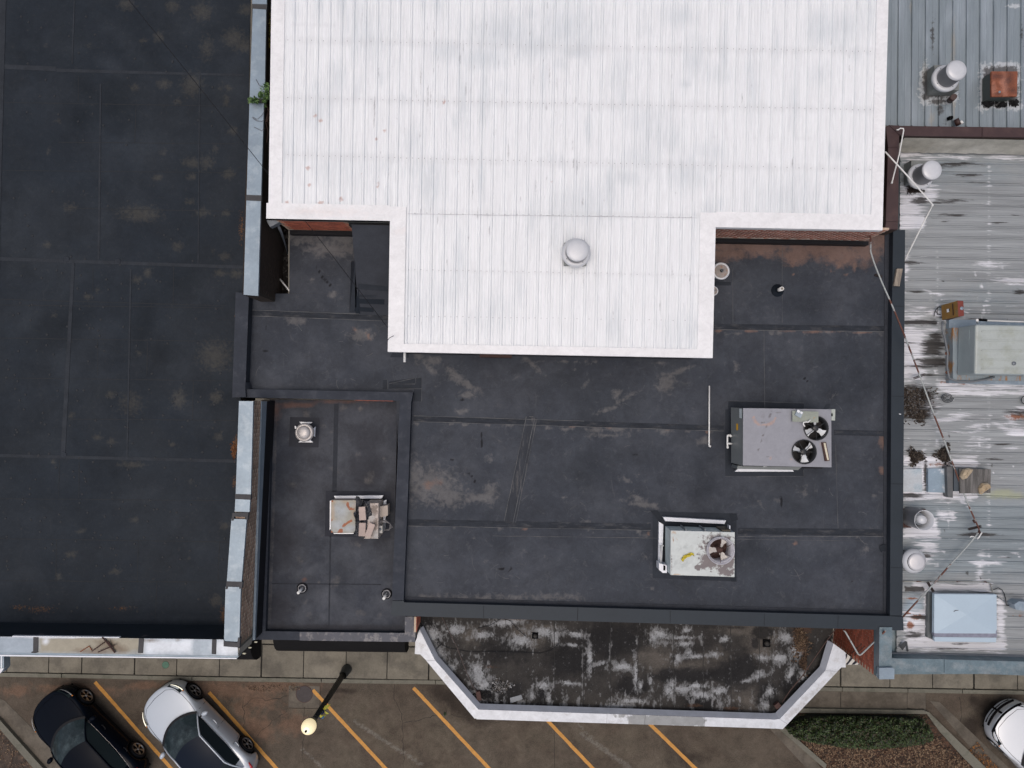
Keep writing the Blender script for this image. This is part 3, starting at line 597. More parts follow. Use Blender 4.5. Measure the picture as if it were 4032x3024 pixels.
for y in (1205, 1560, 1905, 2235): lines('cap_lap', [[(3513 - (y - 1300) * .006, y), (3560 - (y - 1300) * .007, y + 1)]], ZC + .005, m_cj, MBLD, .012, .3)
# small chamfer corner
MB().prism([P(966, 1505, 5.9), P(990, 1531, 5.55), P(966, 1531, 5.9)], 5.5).build('corner_fillet', m_memb2, MBLD)
# inner flashing strip along right and bottom parapet foot (slightly lighter fold)
seam('cant_strip', [(3484, 905), (3511, 905), (3499, 2424), (3478, 2422)], S, MBLD, M('cant', (.038, .043, .054), .6, 0, .3, 2, spec=.14), .02)
seam('cant_strip', [(1592, 2350), (3499, 2405), (3499, 2425), (1592, 2369)], S, MBLD, M('cant', (.038, .043, .054), .6, 0, .3, 2, spec=.14), .015)
# sloped membrane-covered hump by the white roof
mh = MS('hump_membrane', (.042, .047, .058), [(0, (.075, .08, .09), 3, .5, .3, .6), (1, (.028, .03, .036), 6, .3, .12, .85)], .6, 0, .2, 1.3, fine=.12, spec=.14)
T = [P(1384, 884, 6.95), P(1560, 888, 6.95), P(1560, 1062, 6.23), P(1398, 1062, 6.23)]
B_ = [P(1414, 1240, 5.52), P(1560, 1240, 5.52)]
mb = MB(); v = [T[0], T[1], T[2], T[3], B_[0], B_[1]]; lo = [(p.x, p.y, 5.4) for p in v]
mb.add([tuple(p) for p in v] + lo, [(0, 3, 2, 1), (3, 4, 5, 2), (0, 6, 9, 3), (3, 9, 10, 4), (1, 2, 8, 7), (2, 5, 11, 8), (0, 1, 7, 6)])
o = mb.build('cricket', mh, MBLD)
for k in ('fa', 'fb'): pass
for q, mm in (([(1408, 1117), (1534, 1128), (1534, 1148), (1409, 1138)], m_memb), ([(1412, 1160), (1480, 1162), (1480, 1172), (1412, 1170)], m_memb), ([(1412, 1176), (1514, 1179), (1513, 1199), (1412, 1195)], m_tape), ([(1382, 1172), (1411, 1174), (1411, 1193), (1382, 1191)], m_tape), ([(1414, 1209), (1471, 1212), (1471, 1229), (1414, 1226)], m_tape), ([(1384, 1208), (1413, 1210), (1413, 1226), (1384, 1224)], m_tape), ([(1398, 1136), (1409, 1138), (1411, 1210), (1396, 1210)], m_tape), ([(1382, 1030), (1398, 1030), (1398, 1230), (1376, 1230)], m_memb), ([(1398, 1137), (1412, 1138), (1418, 1235), (1400, 1235)], m_tape)):
    def zz(x, y): return max(5.51, 6.95 - 1.43 * (y - 884) / 356) if x > 1384 + (y - 884) * .084 else 5.51
    t_ = [P(x, y, zz(x, y) + .012) for x, y in q]
    MB().add([tuple(p) for p in t_], [tuple(range(len(t_)))[::-1]]).build('patch', mm, MBLD)
# low ledge in the alley corner and its pipe, junk
t = thing('drain_pipe', 'grey metal downpipe slanting down into the dark alley', 'pipe', P(1110, 930, 5.2))
MB().tube([P(1098, 893, 6.2), P(1107, 915, 5.6), P(1137, 1000, 5.0)], .04, 8).build('pipe', m_greymet, t)
MB().obox(P(1080, 875, 6.5), .28, .2, .2, .5).build('gutter_box', m_greymet, t)
t = thing('pvc_offcut', 'white pipe sticking out at the dark alley corner', 'pipe', P(1112, 1110, 5.3))
MB().tube([P(1087, 1080, 5.0), P(1140, 1145, 5.45)], .024, 8).build('pipe', m_pvc, t)
mbj = MB()
for k in range(60):
    c = P(random.uniform(1070, 1136), random.uniform(900, 1150), 4.93); mbj.obox(c, random.uniform(.04, .2), random.uniform(.02, .08), .03, random.uniform(0, 3), 0)
o = mbj.build('rubble', M('rubble', (.055, .05, .045), .9, 0, .6, 6)); tag(o, 'small dark rubble scattered over the alley floor', 'rubble', kind='stuff')

# ------------------------------------------------------------------ annex (small lower roof, left of centre)
AN = building('annex_building', 'small lower shop with charcoal roof and mottled front cap right of the long galvanised caps',
              [(1005, 1568), (1560, 1575), (1545, 2370), (1630, 2430), (1628, 2520), (1005, 2515)], 5.1)
ZA = 5.2
annF = {0: rb(26, 1090, 1600, 1530, 2440, 6, 26, (.4, 1), (.5, .75)) + [('l', [(1087, 1590), (1075, 2000), (1060, 2460)], 5, .8), (1420, 1610, 8, 8)],
        1: rb(34, 1080, 1600, 1540, 2470, 40, 130, (.3, .8), (.55, .85)) + [(1400, 2150, 90, 120, 20, .85)],
        2: rb(8, 1080, 1600, 1540, 2460, 40, 100) + [(1200, 1700, 55, 50), (1410, 2030, 130, 110, 0, .6), (1440, 1900, 50, 14, 20, 1), ('r', 1060, 2460, 1590, 2485, 12)],
        3: [(1220, 1597, 6, 4), (1200, 2283, 10, 8), (1150, 1595, 90, 10, 0, .9), (1085, 1620, 20, 40, 0, .8), (1350, 1580, 150, 8, 0, .8), (1340, 1612, 3, 3), (1356, 1612, 3, 3)]}
sheet('roof', [[(1062, 1572), (1565, 1580), (1545, 2500), (1035, 2484)], [(1548.6, 2360), (1600, 2360), (1594, 2492), (1545.3, 2492)]], ZA, .07,
      MS('annex_membrane', (.038, .0435, .056), [(1, (.078, .085, .10), 2.2, .75, .34, .75), (2, (.032, .034, .042), 2, .3, .2, .8), (0, (.15, .14, .13), 5, .6, .25, .5), (3, (.15, .08, .06), 4, .5, .2, .6)], .62, 0, .26, 1.3, fine=.14, bmp=.15, spec=.14, var_col=(.047, .051, .062), mid=.16, scuff=((.11, .11, .112), .3)), annF, AN)
for pts in ([(1316, 1590), (1333, 1590), (1325, 1935), (1308, 1935)], [(1298, 2110), (1304, 2110), (1298, 2470), (1292, 2470)], [(1070, 2296), (1500, 2300), (1500, 2304), (1070, 2300)]):
    seam('seam_strip', pts, ZA, AN, M('annex_seam', (.030, .034, .043), .65, 0, .3, 3, spec=.14), .006)
seam('curb_patch', [(1283, 1932), (1540, 1936), (1536, 2118), (1279, 2112)], ZA, AN, M('annex_patch', (.030, .033, .043), .65, 0, .2, 3, spec=.14), .006)
seam('curb_patch', [(1142, 1642), (1258, 1645), (1254, 1762), (1138, 1758)], ZA, AN, M('annex_patch', (.032, .035, .044), .65, 0, .2, 3, spec=.14), .006)
# caps of the annex
m_mott = M('mottled_cap', (.075, .08, .098), .6, 0, .2, 2, (.19, .185, .19), (.5, .6), 4.5, bmp=.1)
pprism('gutter', [(1029, 1575), (1052, 1577), (1028, 2490), (1003, 2500)], 5.28, 5.1, m_blackr, AN)
MB().prism(PX([(1050, 1577), (1071, 1578), (1060, 1990), (1045, 2484), (1024, 2500), (1034, 2000)], 5.365), 5.0, 0, 1).build('parapet_cap', [m_membcap, m_memb], AN)
MB().prism(PX([(1038, 2485), (1230, 2488), (1594, 2492), (1594, 2524), (1002, 2519), (1018, 2500)], 5.37), 5.0, 0, 1).build('parapet_cap', [m_membcap, m_memb], AN)
MB().prism(PX([(1180, 2488.5), (1594, 2492.5), (1594, 2428), (1637, 2428), (1635, 2528), (1180, 2522)], 5.375), 5.0, 0, 1).build('parapet_cap', [m_mott, m_memb], AN)
mb = MB(); aa, bb = P(1638, 2429, 5.5), P(1637, 2490, 5.5); aa.z = bb.z = 0
brick_wall(AN, aa + Vector((.01, 0, 0)), bb + Vector((.01, 0, 0)), 4.6, 5.5, m_brick)
o = pprism('brick_trim', [(1398, 1574), (1548, 1577), (1548, 1580), (1398, 1577)], 5.7, 5.4, m_brick, AN)

# ------------------------------------------------------------------ white ribbed metal roof
Ye = P(2300, 885, 7.25).y
def zw(Y): return 7.22 + .035 * (Y - Ye)
def Pw(px, py):
    z = 7.25
    for _ in range(6): p = P(px, py, z); z = zw(p.y)
    return P(px, py, z)
XL, XR = Pw(1064, 450).x, Pw(3484, 450).x
NL, NR = Pw(1531, 1200).x, Pw(2809, 1200).x
YT = Pw(2200, -260).y; YE = Ye; YN = Pw(2170, 1398).y
WB = thing('white_roof_building', 'building under the large white ribbed metal roof with a stepped front edge', 'building')
body = [(XL + .35, YT), (XR - .35, YT), (XR - .35, YE + .12), (NR - .2, YE + .12), (NR - .2, YN + .2), (NL + .2, YN + .2), (NL + .2, YE + .12), (XL + .35, YE + .12)]
MB().prism([(x, y, 6.98) for x, y in body], 0).build('wall', m_conc, WB)
whiteF = {0: [(q[0], q[1], q[2], q[3], 0, q[5]) for q in rb(70, 1100, 0, 3450, 1330, 8, 22, (2.5, 7), (.6, .85))] + [(1990, 130, 130, 70, 0, .9), (2100, 180, 90, 50, 0, .9), (2230, 110, 120, 90, 0, .85), (1900, 230, 80, 40), (2260, 205, 60, 22), (2700, 330, 20, 14), (2680, 60, 60, 40, 0, .85), (2400, 735, 22, 70, 0, 1), (2460, 700, 60, 30, 0, .85), (3240, 110, 60, 60), (3330, 110, 60, 60, 0, .8), (1760, 200, 60, 40, 0, .8), (1690, 740, 40, 70, 0, .8), (1330, 300, 30, 60, 0, .8), (1630, 560, 40, 60, 0, .7), (2700, 690, 60, 60, 0, .8), (2730, 240, 40, 60, 0, .8)] + rb(40, 1100, 0, 3450, 1330, 20, 90, (.5, 1.6), (.5, .75)),
          1: [(q[0], q[1], q[2], q[3], 0, q[5]) for q in rb(80, 1120, 20, 3400, 1330, 2, 3.4, (2, 7), (.55, .8)) + rb(80, 1400, 20, 2300, 850, 1.8, 3, (4, 18), (.55, .8))],
          2: rb(12, 1150, 350, 1850, 850, 4, 9, (.6, 1.6), (.8, 1)) + [(1262, 800, 14, 4), (1290, 803, 10, 4), (1130, 798, 9, 4), (1580, 905, 12, 7), (1212, 662, 9, 5), (2173, 712, 6, 5), (3080, 860, 60, 6, 0, .5)],
          3: [('l', [(1110, 157), (1700, 170), (2300, 190), (3450, 203)], 13, .8), ('l', [(1110, 385), (1700, 400), (3450, 432)], 14, .78), ('l', [(1110, 610), (1800, 632), (3450, 668)], 14, .8), ('l', [(1600, 835), (2750, 850)], 7, .9), ('l', [(1550, 1060), (2780, 1085)], 7, .65), ('l', [(1150, 98), (1320, 104)], 6, .8), ('l', [(2800, 543), (3200, 548)], 3, .8)]}
m_wr = MS('white_roof_paint', (.79, .815, .835), [
    (0, (.57, .62, .655), 3.0, .8, .35, .62, (9, .5, 1)), (3, (.60, .62, .64), 5, 1.0, .35, .36, (1, .5, 1)), (2, (.45, .25, .2), 18, .5, .15, .6), (1, (.30, .30, .32), 16, .6, .25, .7, (3, .6, 1))],
    .42, 0, .045, 1.5, stretch=(5, .22, 1), fine=.09, fstretch=(3, .10, 1), bmp=.04)
def ribbed(name, X0, X1, Y0, Y1, axis, pitch, npp, mat, fields, parent, zf, rh=.032, wb=.085, wt=.042, step=.11, minor=.005, phase=0.0, ridges=0):
    """metal panels, each a part: ribs run along Y (axis 'y') or X (axis 'x')"""
    A0, A1, B0, B1 = (X0, X1, Y0, Y1) if axis == 'y' else (Y0, Y1, X0, X1)
    prof = []
    c = pitch / 2
    prof = [(0, 0), (c - wb / 2 - .004, 0), (c - wb / 2, .001), (c - wt / 2, rh), (c + wt / 2, rh), (c + wb / 2, .001), (c + wb / 2 + .004, 0)]
    fl = c - wb / 2
    if ridges: prof = [(0, 0)] + [(fl * .45 - .014, 0), (fl * .45, ridges), (fl * .45 + .014, 0)] + prof[1:] + [(c + wb / 2 + fl * .55 - .014, 0), (c + wb / 2 + fl * .55, ridges), (c + wb / 2 + fl * .55 + .014, 0)]
    prof += [(pitch - .012, 0), (pitch - .006, minor), (pitch - .0001, minor)]
    a = A0 - phase; i = 0
    while a < A1:
        pr = []
        for k in range(npp):
            pr += [(a + k * pitch + p, h) for p, h in prof]
        pr += [(a + npp * pitch - .0001, minor)]
        pr = [(min(max(p, A0), A1), h) for p, h in pr if p < A1 + pitch and p > A0 - pitch]
        a += npp * pitch
        pp_ = [pr[0]]
        for q in pr[1:]:
            if q[0] > pp_[-1][0] + 1e-5: pp_.append(q)
        if len(pp_) < 3: continue
        ny = max(2, int((B1 - B0) / step)); dz = random.uniform(0, .002)
        pa = np.array([q[0] for q in pp_]); ph = np.array([q[1] for q in pp_]) + dz
        bs = np.linspace(B0, B1, ny + 1); AA, BB = np.meshgrid(pa, bs); HH = np.tile(ph, (ny + 1, 1))
        X, Y = (AA, BB) if axis == 'y' else (BB, AA)
        Z = HH + zf(X, Y); V = np.stack([X.ravel(), Y.ravel(), Z.ravel()], 1); nx = len(pa) - 1
        I, J = np.meshgrid(np.arange(nx), np.arange(ny)); k = (J * (nx + 1) + I).ravel()
        Fs = np.stack([k, k + 1, k + nx + 2, k + nx + 1], 1) if axis == 'y' else np.stack([k + nx + 1, k + nx + 2, k + 1, k], 1)
        me = bpy.data.meshes.new(name); me.from_pydata(V.tolist(), [], Fs.tolist()); me.materials.append(mat); set_fields(me, V, fields); me.update()
        link_mesh(name, me, parent)
zfw = lambda X, Y: 7.22 + .035 * (Y - Ye)
ph = .12
P3 = .3048 * 3
ribbed('roof_panel', XL + .12, NL, YE, YT, 'y', .3048, 3, m_wr, whiteF, WB, zfw, minor=0, ridges=.007)
ribbed('roof_panel', NL + .001, NR, YN, YT, 'y', .3048, 3, m_wr, whiteF, WB, zfw, minor=0, ridges=.007)
ribbed('roof_panel', NR + .001, XR - .1, YE, YT, 'y', .3048, 3, m_wr, whiteF, WB, zfw, minor=0, ridges=.007)
m_trim = MS('white_edge_trim', (.80, .81, .825), [(0, (.68, .58, .54), 6, .7, .35, .35), (1, (.55, .55, .56), 8, .6, .25, .4)], .45, 0, .06, 2, fine=.03, bmp=.03)
trimF = {0: [(1290, 840, 120, 14, 0, .9), (1200, 835, 60, 14, 0, .8), (1400, 845, 60, 16, 0, .7), (1580, 905, 20, 8)], 1: rb(16, 1060, 800, 3480, 1400, 6, 20, (.2, .5), (.5, .8)) + [(2700, 1365, 20, 5), (1690, 1360, 14, 4), (2270, 1388, 3, 3), (1565, 1145, 10, 10)]}
def trim(x0, x1, y0, y1, dz=.04, th=.05, name='edge_trim'):
    mb = MB(); n = max(1, int((y1 - y0) / .2)); mx = max(1, int((x1 - x0) / .2))
    ys = np.linspace(y0, y1, n + 1); xs_ = np.linspace(x0, x1, mx + 1)
    X, Y = np.meshgrid(xs_, ys); Z = zfw(X, Y) + dz; V = [tuple(a) for a in np.stack([X.ravel(), Y.ravel(), Z.ravel()], 1)]
    fs = [(j * (mx + 1) + i, j * (mx + 1) + i + 1, (j + 1) * (mx + 1) + i + 1, (j + 1) * (mx + 1) + i) for j in range(n) for i in range(mx)]
    mb.add(V, fs)
    c = [(x0, y0), (x1, y0), (x1, y1), (x0, y1)]; lo = [(x, y, zw(y) + dz - th - .12) for x, y in c]; hi = [(x, y, zw(y) + dz) for x, y in c]
    mb.add(hi + lo, [(i, i + 4, (i + 1) % 4 + 4, (i + 1) % 4) for i in range(4)])
    o = mb.build(name, m_trim, WB); me = o.data
    V = np.array([v.co[:] for v in me.vertices]); set_fields(me, V, trimF)
trim(XL, XL + .34, YE + .38, YT, .036); trim(XR - .30, XR, YE + .38, YT, .036)
trim(XL - .05, NL, YE, YE + .40); trim(NR, XR - .001, YE, YE + .40)
trim(XL - .05 + 0, NL + .02, YE, YE + .02, .043)
trim(NL - .0, NL + .41, YN + .22, YE + .37, .044); trim(NR - .40, NR, YN + .22, YE + .37, .044)
trim(NL, NR, YN, YN + .22, .048)
lines('lap_line', [[(1605, 842), (2745, 858)]], 7.27, M('lap_line', (.45, .46, .48), .6), WB, .012, .5)
# soffits: the grey band under the eaves
m_soff = M('grey_fascia', (.22, .22, .2), .7, 0, .15, 3)
MB().box(XL + .3, NL + .1, YE + .02, YE + .2, 6.97, 7.06).build('fascia_board', m_soff, WB)
MB().box(NR - .1, XR - .3, YE + .02, YE + .2, 6.97, 7.06).build('fascia_board', m_soff, WB)
# bricks under the eaves
ya = YE + .085
brick_wall(WB, Vector((P(1385, 905, 6.2).x, ya, 0)), Vector((P(1112, 900, 6.2).x, ya, 0)), 5.72, 6.97, m_brick)
brick_wall(WB, Vector((P(3440, 930, 6.2).x, ya, 0)), Vector((NR - .1, ya, 0)), 5.72, 6.97, m_brickw)
for (xa, xb) in ((P(1142, 915, 5.7).x, P(1387, 915, 5.7).x), (NR - .15, P(3420, 940, 5.7).x)):
    MB().box(xa, xb, ya - .11, ya - .005, 5.5, 5.71).build('wall_flashing', m_blackr, WB)
MB().box(P(1384, 880, 6.6).x, NL + .1, ya - .13, ya - .02, 6.62, 6.9).build('wall_flashing', m_blackr, WB)
MB().box(NL + .15, NR - .15, YN + .06, YN + .19, 5.5, 5.85).build('wall_flashing', m_blackr, WB)
MB().box(P(1890, 1400, 6).x, P(2015, 1400, 6).x, YN - .03, YN + .05, 5.9, 6.2).build('wall_vent', m_rustdk, WB)
# purlin screws
mb = MB()
for row in ([(1110, 157), (3450, 203)], [(1110, 385), (3450, 432)], [(1110, 610), (3450, 668)], [(1610, 838), (2745, 856)], [(1610, 1062), (2745, 1083)], [(1610, 1245), (2745, 1262)]):
    n = int((row[1][0] - row[0][0]) / 23.4)
    for i in range(n):
        x = row[0][0] + (row[1][0] - row[0][0]) * i / n; y = row[0][1] + (row[1][1] - row[0][1]) * i / n
        c = Pw(x, y + random.uniform(-2, 2)); mb.lathe([(.011, .0), (.009, .008), (.0001, .01)], c, 6, 0, False)
o = mb.build('screw_heads', M('screw', (.3, .3, .32), .5, .2, .2), WB); o['kind'] = 'stuff'
# ------------------------------------------------------------------ right building (corrugated, patched with white coating)
RB = building('corrugated_roof_building', 'right-hand building with a grey ribbed metal roof smeared with white coating',
              [(3465, 560), (5200, 560), (5200, 2650), (3465, 2655)], 5.3, m_wall=m_galv2)
ZR = 5.36
rF = {0: [('r', 3540, 845, 3640, 905, 16), (3570, 830, 60, 40), ('r', 3540, 1290, 3640, 1500, 34, 1), ('r', 3560, 1290, 3690, 1310, 12, .9), ('r', 3555, 1930, 3830, 1968, 14, 1), ('r', 3555, 1840, 3700, 1930, 20, 1), ('r', 3555, 1800, 3850, 1845, 18, .95), ('r', 3700, 1945, 3850, 1962, 10, 1), ('r', 3555, 2085, 3700, 2122, 14, 1), ('r', 3560, 2040, 3690, 2100, 12, .95), (3720, 2028, 30, 16), (3750, 2030, 14, 18), (3650, 2160, 40, 40, 0, .9), ('r', 3600, 2295, 3900, 2330, 16, .95), ('r', 3640, 2330, 3690, 2560, 14, 1), ('r', 3560, 2400, 3660, 2560, 30, .95), ('r', 3680, 2520, 3960, 2560, 14, 1), (3940, 2430, 16, 90), (3990, 1105, 90, 14), (3880, 1050, 60, 14, 0, .8), (4000, 1700, 50, 20), (3980, 1640, 40, 10, 0, .8),
          ('r', 3700, 1505, 4100, 1540, 20, .9), ('r', 3720, 1540, 4100, 1560, 12, .7), (3650, 1600, 40, 26, 0, .8), (3630, 640, 60, 10, 0, .9), (3560, 600, 40, 20), (3760, 620, 150, 6, 0, .8), ('l', [(3700, 610), (4060, 625)], 8, .7), ('l', [(3690, 1000), (3690, 2560)], 7, .36), ('l', [(3895, 640), (3893, 2560)], 8, .38), (3590, 820, 30, 60, 0, .95), (3660, 765, 30, 26, 0, 1), (3590, 760, 46, 40, 0, .9), (3680, 1230, 30, 20, 0, .8), (3600, 1240, 60, 30, 0, .7), (3835, 1710, 50, 60, 0, .5), (3560, 1050, 20, 60, 0, .8)] + rb(50, 3560, 1000, 4040, 2250, 3, 9, (.3, 1), (.7, 1)) + rb(20, 3560, 1020, 4030, 2250, 30, 90, (.06, .2), (.6, .9)),
      1: [('r', 3560, 1262, 3690, 1278, 9, 1), (3685, 1325, 34, 14), (3680, 1355, 50, 18), (3670, 1385, 46, 12), (3672, 1425, 60, 20), (3660, 1475, 40, 8, 0, .8), (3600, 1580, 90, 60), (3600, 1555, 60, 30), (3640, 1625, 30, 30), (3585, 1950, 60, 9), (3645, 1870, 8, 60), (3735, 1910, 14, 50), (3625, 790, 36, 14), (3590, 1470, 30, 6, 0, .7), (3650, 2185, 30, 14, 0, .8), ('r', 3560, 2310, 3640, 2330, 6, .9), (3600, 2500, 50, 20, 0, .75), (4010, 1625, 50, 14, 0, .9), (4020, 1150, 30, 14, 0, .7), (3750, 790, 90, 8, 0, .7), (3740, 650, 160, 8, 0, .8), (3800, 578, 240, 9, 0, .9), (3575, 700, 16, 60, 0, .8), (3700, 2490, 30, 6)] + rb(36, 3560, 1020, 4030, 2400, 3, 7, (.5, 1), (.7, 1)) + [(q[0], q[1], q[2], q[3], random.uniform(-2, 2), q[5]) for q in rb(46, 3560, 620, 4032, 2560, 30, 110, (.03, .10), (.6, .95))],
      2: [(3605, 2432, 24, 8, -12, 1.1), (3625, 2426, 10, 9), (3583, 2463, 13, 11, 0, 1.1), (3575, 2416, 10, 3), (3595, 2355, 34, 4), ('r', 3700, 1500, 3800, 1512, 8, .8), (4000, 1640, 40, 14, 0, .8), (3700, 1830, 60, 8, 0, .6), (3990, 2420, 60, 8, 0, .6), (3900, 2600, 60, 6, 0, .6)],
      3: [('r', 3560, 1960, 4100, 2280, 60, .9), ('r', 3620, 2200, 4100, 2300, 60, .7), (3700, 660, 300, 60, 0, .8), (3900, 1180, 200, 60, 0, .6)],
      4: [(3950, 1945, 70, 16), (3995, 1955, 40, 8)], 5: [(3600, 2400, 46, 60, 0, .95), (3590, 2440, 30, 40), (3690, 1890, 40, 44), (3570, 1880, 50, 50, 0, .75)]}
m_rr = MS('coated_corrugated_metal', (.275, .295, .305), [
    (3, (.19, .235, .26), 2, .5, .3, .7), (5, (.33, .42, .49), 5, .3, .2, .8), (0, (.66, .67, .71), 5, 1.15, .14, .9, (.22, 3, 1)), (2, (.24, .075, .02), 7, .6, .14, .9), (4, (.36, .38, .22), 4, .5, .25, .6), (1, (.026, .022, .02), 12, .55, .12, .92, (.25, 1.6, 1))],
    .45, .15, .30, 2.2, stretch=(.12, 3.5, 1), fine=.24, fstretch=(.035, 1.6, 1), bmp=.1)
zfr = lambda X, Y: 0 * X + ZR
Xl, Xr_ = P(3540, 1200, ZR).x, P(4300, 1200, ZR).x
Ylo, Yhi = P(3700, 2590, ZR).y, P(3700, 560, ZR).y
P3x = P(3466, 2600, ZR).x
ribbed('roof_panel', Xl, Xr_, Ylo, Yhi, 'x', .3048, 3, m_rr, rF, RB, zfr, rh=.026, wb=.075, wt=.03, step=.06, minor=.004, phase=.2)
# front parapet (weathered galvanised) and side pier cap
pprism('front_parapet_cap', [(3511, 2592), (3722, 2596), (3722, 2647), (3511, 2640)], 5.745, 5.0, m_galv2, RB)
pprism('front_parapet_cap', [(3724, 2597), (4300, 2612), (4300, 2670), (3724, 2648)], 5.75, 5.0, m_galv2, RB)
pprism('cap_fold', [(3719, 2596), (3727, 2596), (3726, 2650), (3719, 2650)], 5.765, 5.5, m_galv2, RB)
pprism('eave_flashing', [(3512, 2570), (4300, 2586), (4300, 2608), (3512, 2592)], ZR + .05, ZR - .05, m_greymet, RB)
MB().prism(PX([(3463, 2470), (3513, 2470), (3511, 2630), (3461, 2630)], 5.75), 5.56, 0, 1).build('side_parapet_cap', [m_galv2, m_greymet], RB)
pprism('pier_cap', [(3462, 2630), (3514, 2629), (3522, 2634), (3521, 2674), (3462, 2675)], 5.83, 5.72, m_galv, RB)
MB().prism(PX([(3450, 2470), (3467, 2470), (3465, 2675), (3450, 2663)], 5.58), 5.45).build('side_flashing', m_galv2, RB)
a, b = P(3453, 2440, 5.55), P(3453, 2666, 5.55); xw = (P(3452, 2500, 5.55).x + P(3452, 2640, 5.55).x) / 2
a = Vector((xw, a.y, 0)); b = Vector((xw, b.y, 0))
brick_wall(RB, b, a, 2.4, 5.54, m_brick)
MB().prism([(xw + .07, a.y, 2.4), (xw + .5, a.y, 2.4), (xw + .5, b.y, 2.4), (xw + .02, b.y, 2.4)], 0).build('pier', m_mortar, RB)
# soot line on the wall from an old roof: thin tar strip
for dz in (0, .18):
    A_ = Vector((xw - .012, P(3285, 2500, 4).y, 4.75 + dz)); B_2 = Vector((xw - .012, b.y + .15, 4.15 + dz))
    MB().tube([A_, B_2], .012, 4).build('tar_line', M('tar', (.09, .06, .045), .9), RB)
# zebra striped awning below
t = thing('striped_awning', 'black and white striped awning showing beside the brick wall below the canopy', 'awning', P(3330, 2600, 4.1))
ms = [M('awning_white', (.62, .61, .57), .8, 0, .06), M('awning_black', (.018, .018, .03), .8, 0, .1)]
za = 4.2
pprism('valance', [(3250, 2560), (3333, 2573), (3362, 2597), (3396, 2618), (3250, 2617)], za, za - .12, ms[0], t)
for pts in ([(3322, 2568), (3337, 2577), (3334, 2590), (3325, 2606), (3310, 2617), (3300, 2617)], [(3349, 2587), (3357, 2593), (3349, 2604), (3338, 2617), (3328, 2617), (3341, 2604)], [(3368, 2601), (3377, 2607), (3364, 2617), (3353, 2617)], [(3383, 2611), (3389, 2615), (3386, 2617.5), (3378, 2617.5)], [(3290, 2566), (3300, 2568), (3290, 2617), (3275, 2617)]):
    pprism('stripe', pts, za + .006, za - .1, ms[1], t)

# upper right building
UB = building('standing_seam_building', 'upper right building with a blue grey standing seam metal roof', [(3475, -400), (5200, -400), (5200, 505), (3475, 500)], 5.65)
uF = {0: [('r', 3628, 275, 3770, 410, 22, .95), ('r', 3860, 250, 4015, 430, 24, .95), (3640, 330, 22, 80, 0, .9), (3690, 400, 36, 14), (3870, 350, 14, 80), (3870, 425, 20, 14), (4010, 420, 20, 16), (3950, 255, 60, 9), (3995, 25, 30, 8)],
      1: [('r', 3636, 282, 3745, 385, 16, .95), ('r', 3872, 262, 4008, 400, 16, 1), (3920, 410, 16, 14), (3883, 408, 14, 12), (3946, 412, 20, 12), (3990, 405, 22, 14), (3640, 385, 12, 8), (3660, 275, 14, 10), (3705, 430, 12, 22, 0, 1), (3690, 400, 30, 12), (3672, 140, 3, 60, 0, .8), (3575, 10, 4, 8), (3553, 465, 5, 5), (3768, 150, 3, 40, 0, .7), (3838, 225, 3, 4), (3722, 484, 5, 5), (4027, 130, 8, 40, 0, .7)],
      2: [(3758, 430, 6, 60, 0, .9), (3580, 20, 8, 30, 0, .9), (3710, 260, 6, 22), (3732, 240, 6, 20), (3755, 200, 8, 120, 0, .65), (3665, 470, 8, 40, 0, .7), (3645, 300, 10, 40, 0, .8)],
      3: rb(24, 3520, -20, 4030, 480, 8, 22, (4, 9), (.6, .95))}
for k in range(len(uF[3])): q = list(uF[3][k]); q[4] = random.uniform(-2, 2); uF[3][k] = tuple(q)
m_ur = MS('blue_grey_metal', (.235, .28, .31), [(3, (.36, .41, .46), 3, .5, .3, .6, (3, .2, 1)), (0, (.55, .58, .6), 9, .8, .12, .8), (2, (.42, .36, .26), 7, .6, .25, .55, (2, .4, 1)), (1, (.055, .05, .048), 10, .8, .15, .85)],
          .4, .2, .14, 1.8, stretch=(4, .3, 1), fine=.09, fstretch=(3, .3, 1), bmp=.06)
ZU = 5.72
ribbed('roof_panel', P(3470, 240, ZU).x, P(4300, 240, ZU).x, P(3800, 500, ZU).y, P(3800, -260, ZU).y, 'y', .381, 1, m_ur, uF, UB, lambda X, Y: 0 * X + ZU, rh=.045, wb=.05, wt=.03, step=.07, minor=.006, phase=.1)
# brown parapet cap, its cream inner face
for c in ([(3558, 496), (3866, 500), (3866, 538), (3560, 534)], [(3868, 500), (4300, 506), (4300, 545), (3868, 538)], [(3500, 492), (3557, 496), (3556, 530), (3542, 530)], [(3488, 500), (3500, 494), (3541, 532), (3540, 580), (3497, 580)], [(3497, 581), (3540, 581), (3537, 872), (3488, 872)], [(3488, 873), (3537, 873), (3535, 903), (3486, 903)]):
    pprism('parapet_cap', c, 6.2, 6.1, m_brown, RB)
m_cream = MS('cream_upstand', (.42, .41, .36), [], .6, 0, .3, 2.5, stretch=(.7, 2, 1), fine=.14, bmp=.2, var_col=(.56, .55, .5))
yi = P(3900, 546, 6.15).y; mb = MB(); x0, x1 = P(3556, 560, 6).x, P(4300, 560, 6).x
n = 40
mb.add([(x0 + (x1 - x0) * i / n, yi + .02 + (.0 if j else -.16 - .03 * random.random()), 6.12 if j else 5.42) for j in (0, 1) for i in range(n + 1)], [(i, i + 1, n + 2 + i, n + 1 + i) for i in range(n)])
mb.build('upstand', m_cream, RB)
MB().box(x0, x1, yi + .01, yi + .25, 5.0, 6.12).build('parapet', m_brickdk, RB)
MB().box(P(3494, 700, 6.1).x, P(3534, 700, 6.1).x, P(3500, 905, 6.1).y, P(3500, 500, 6.1).y, 5.0, 6.12).build('parapet', m_brickdk, RB)

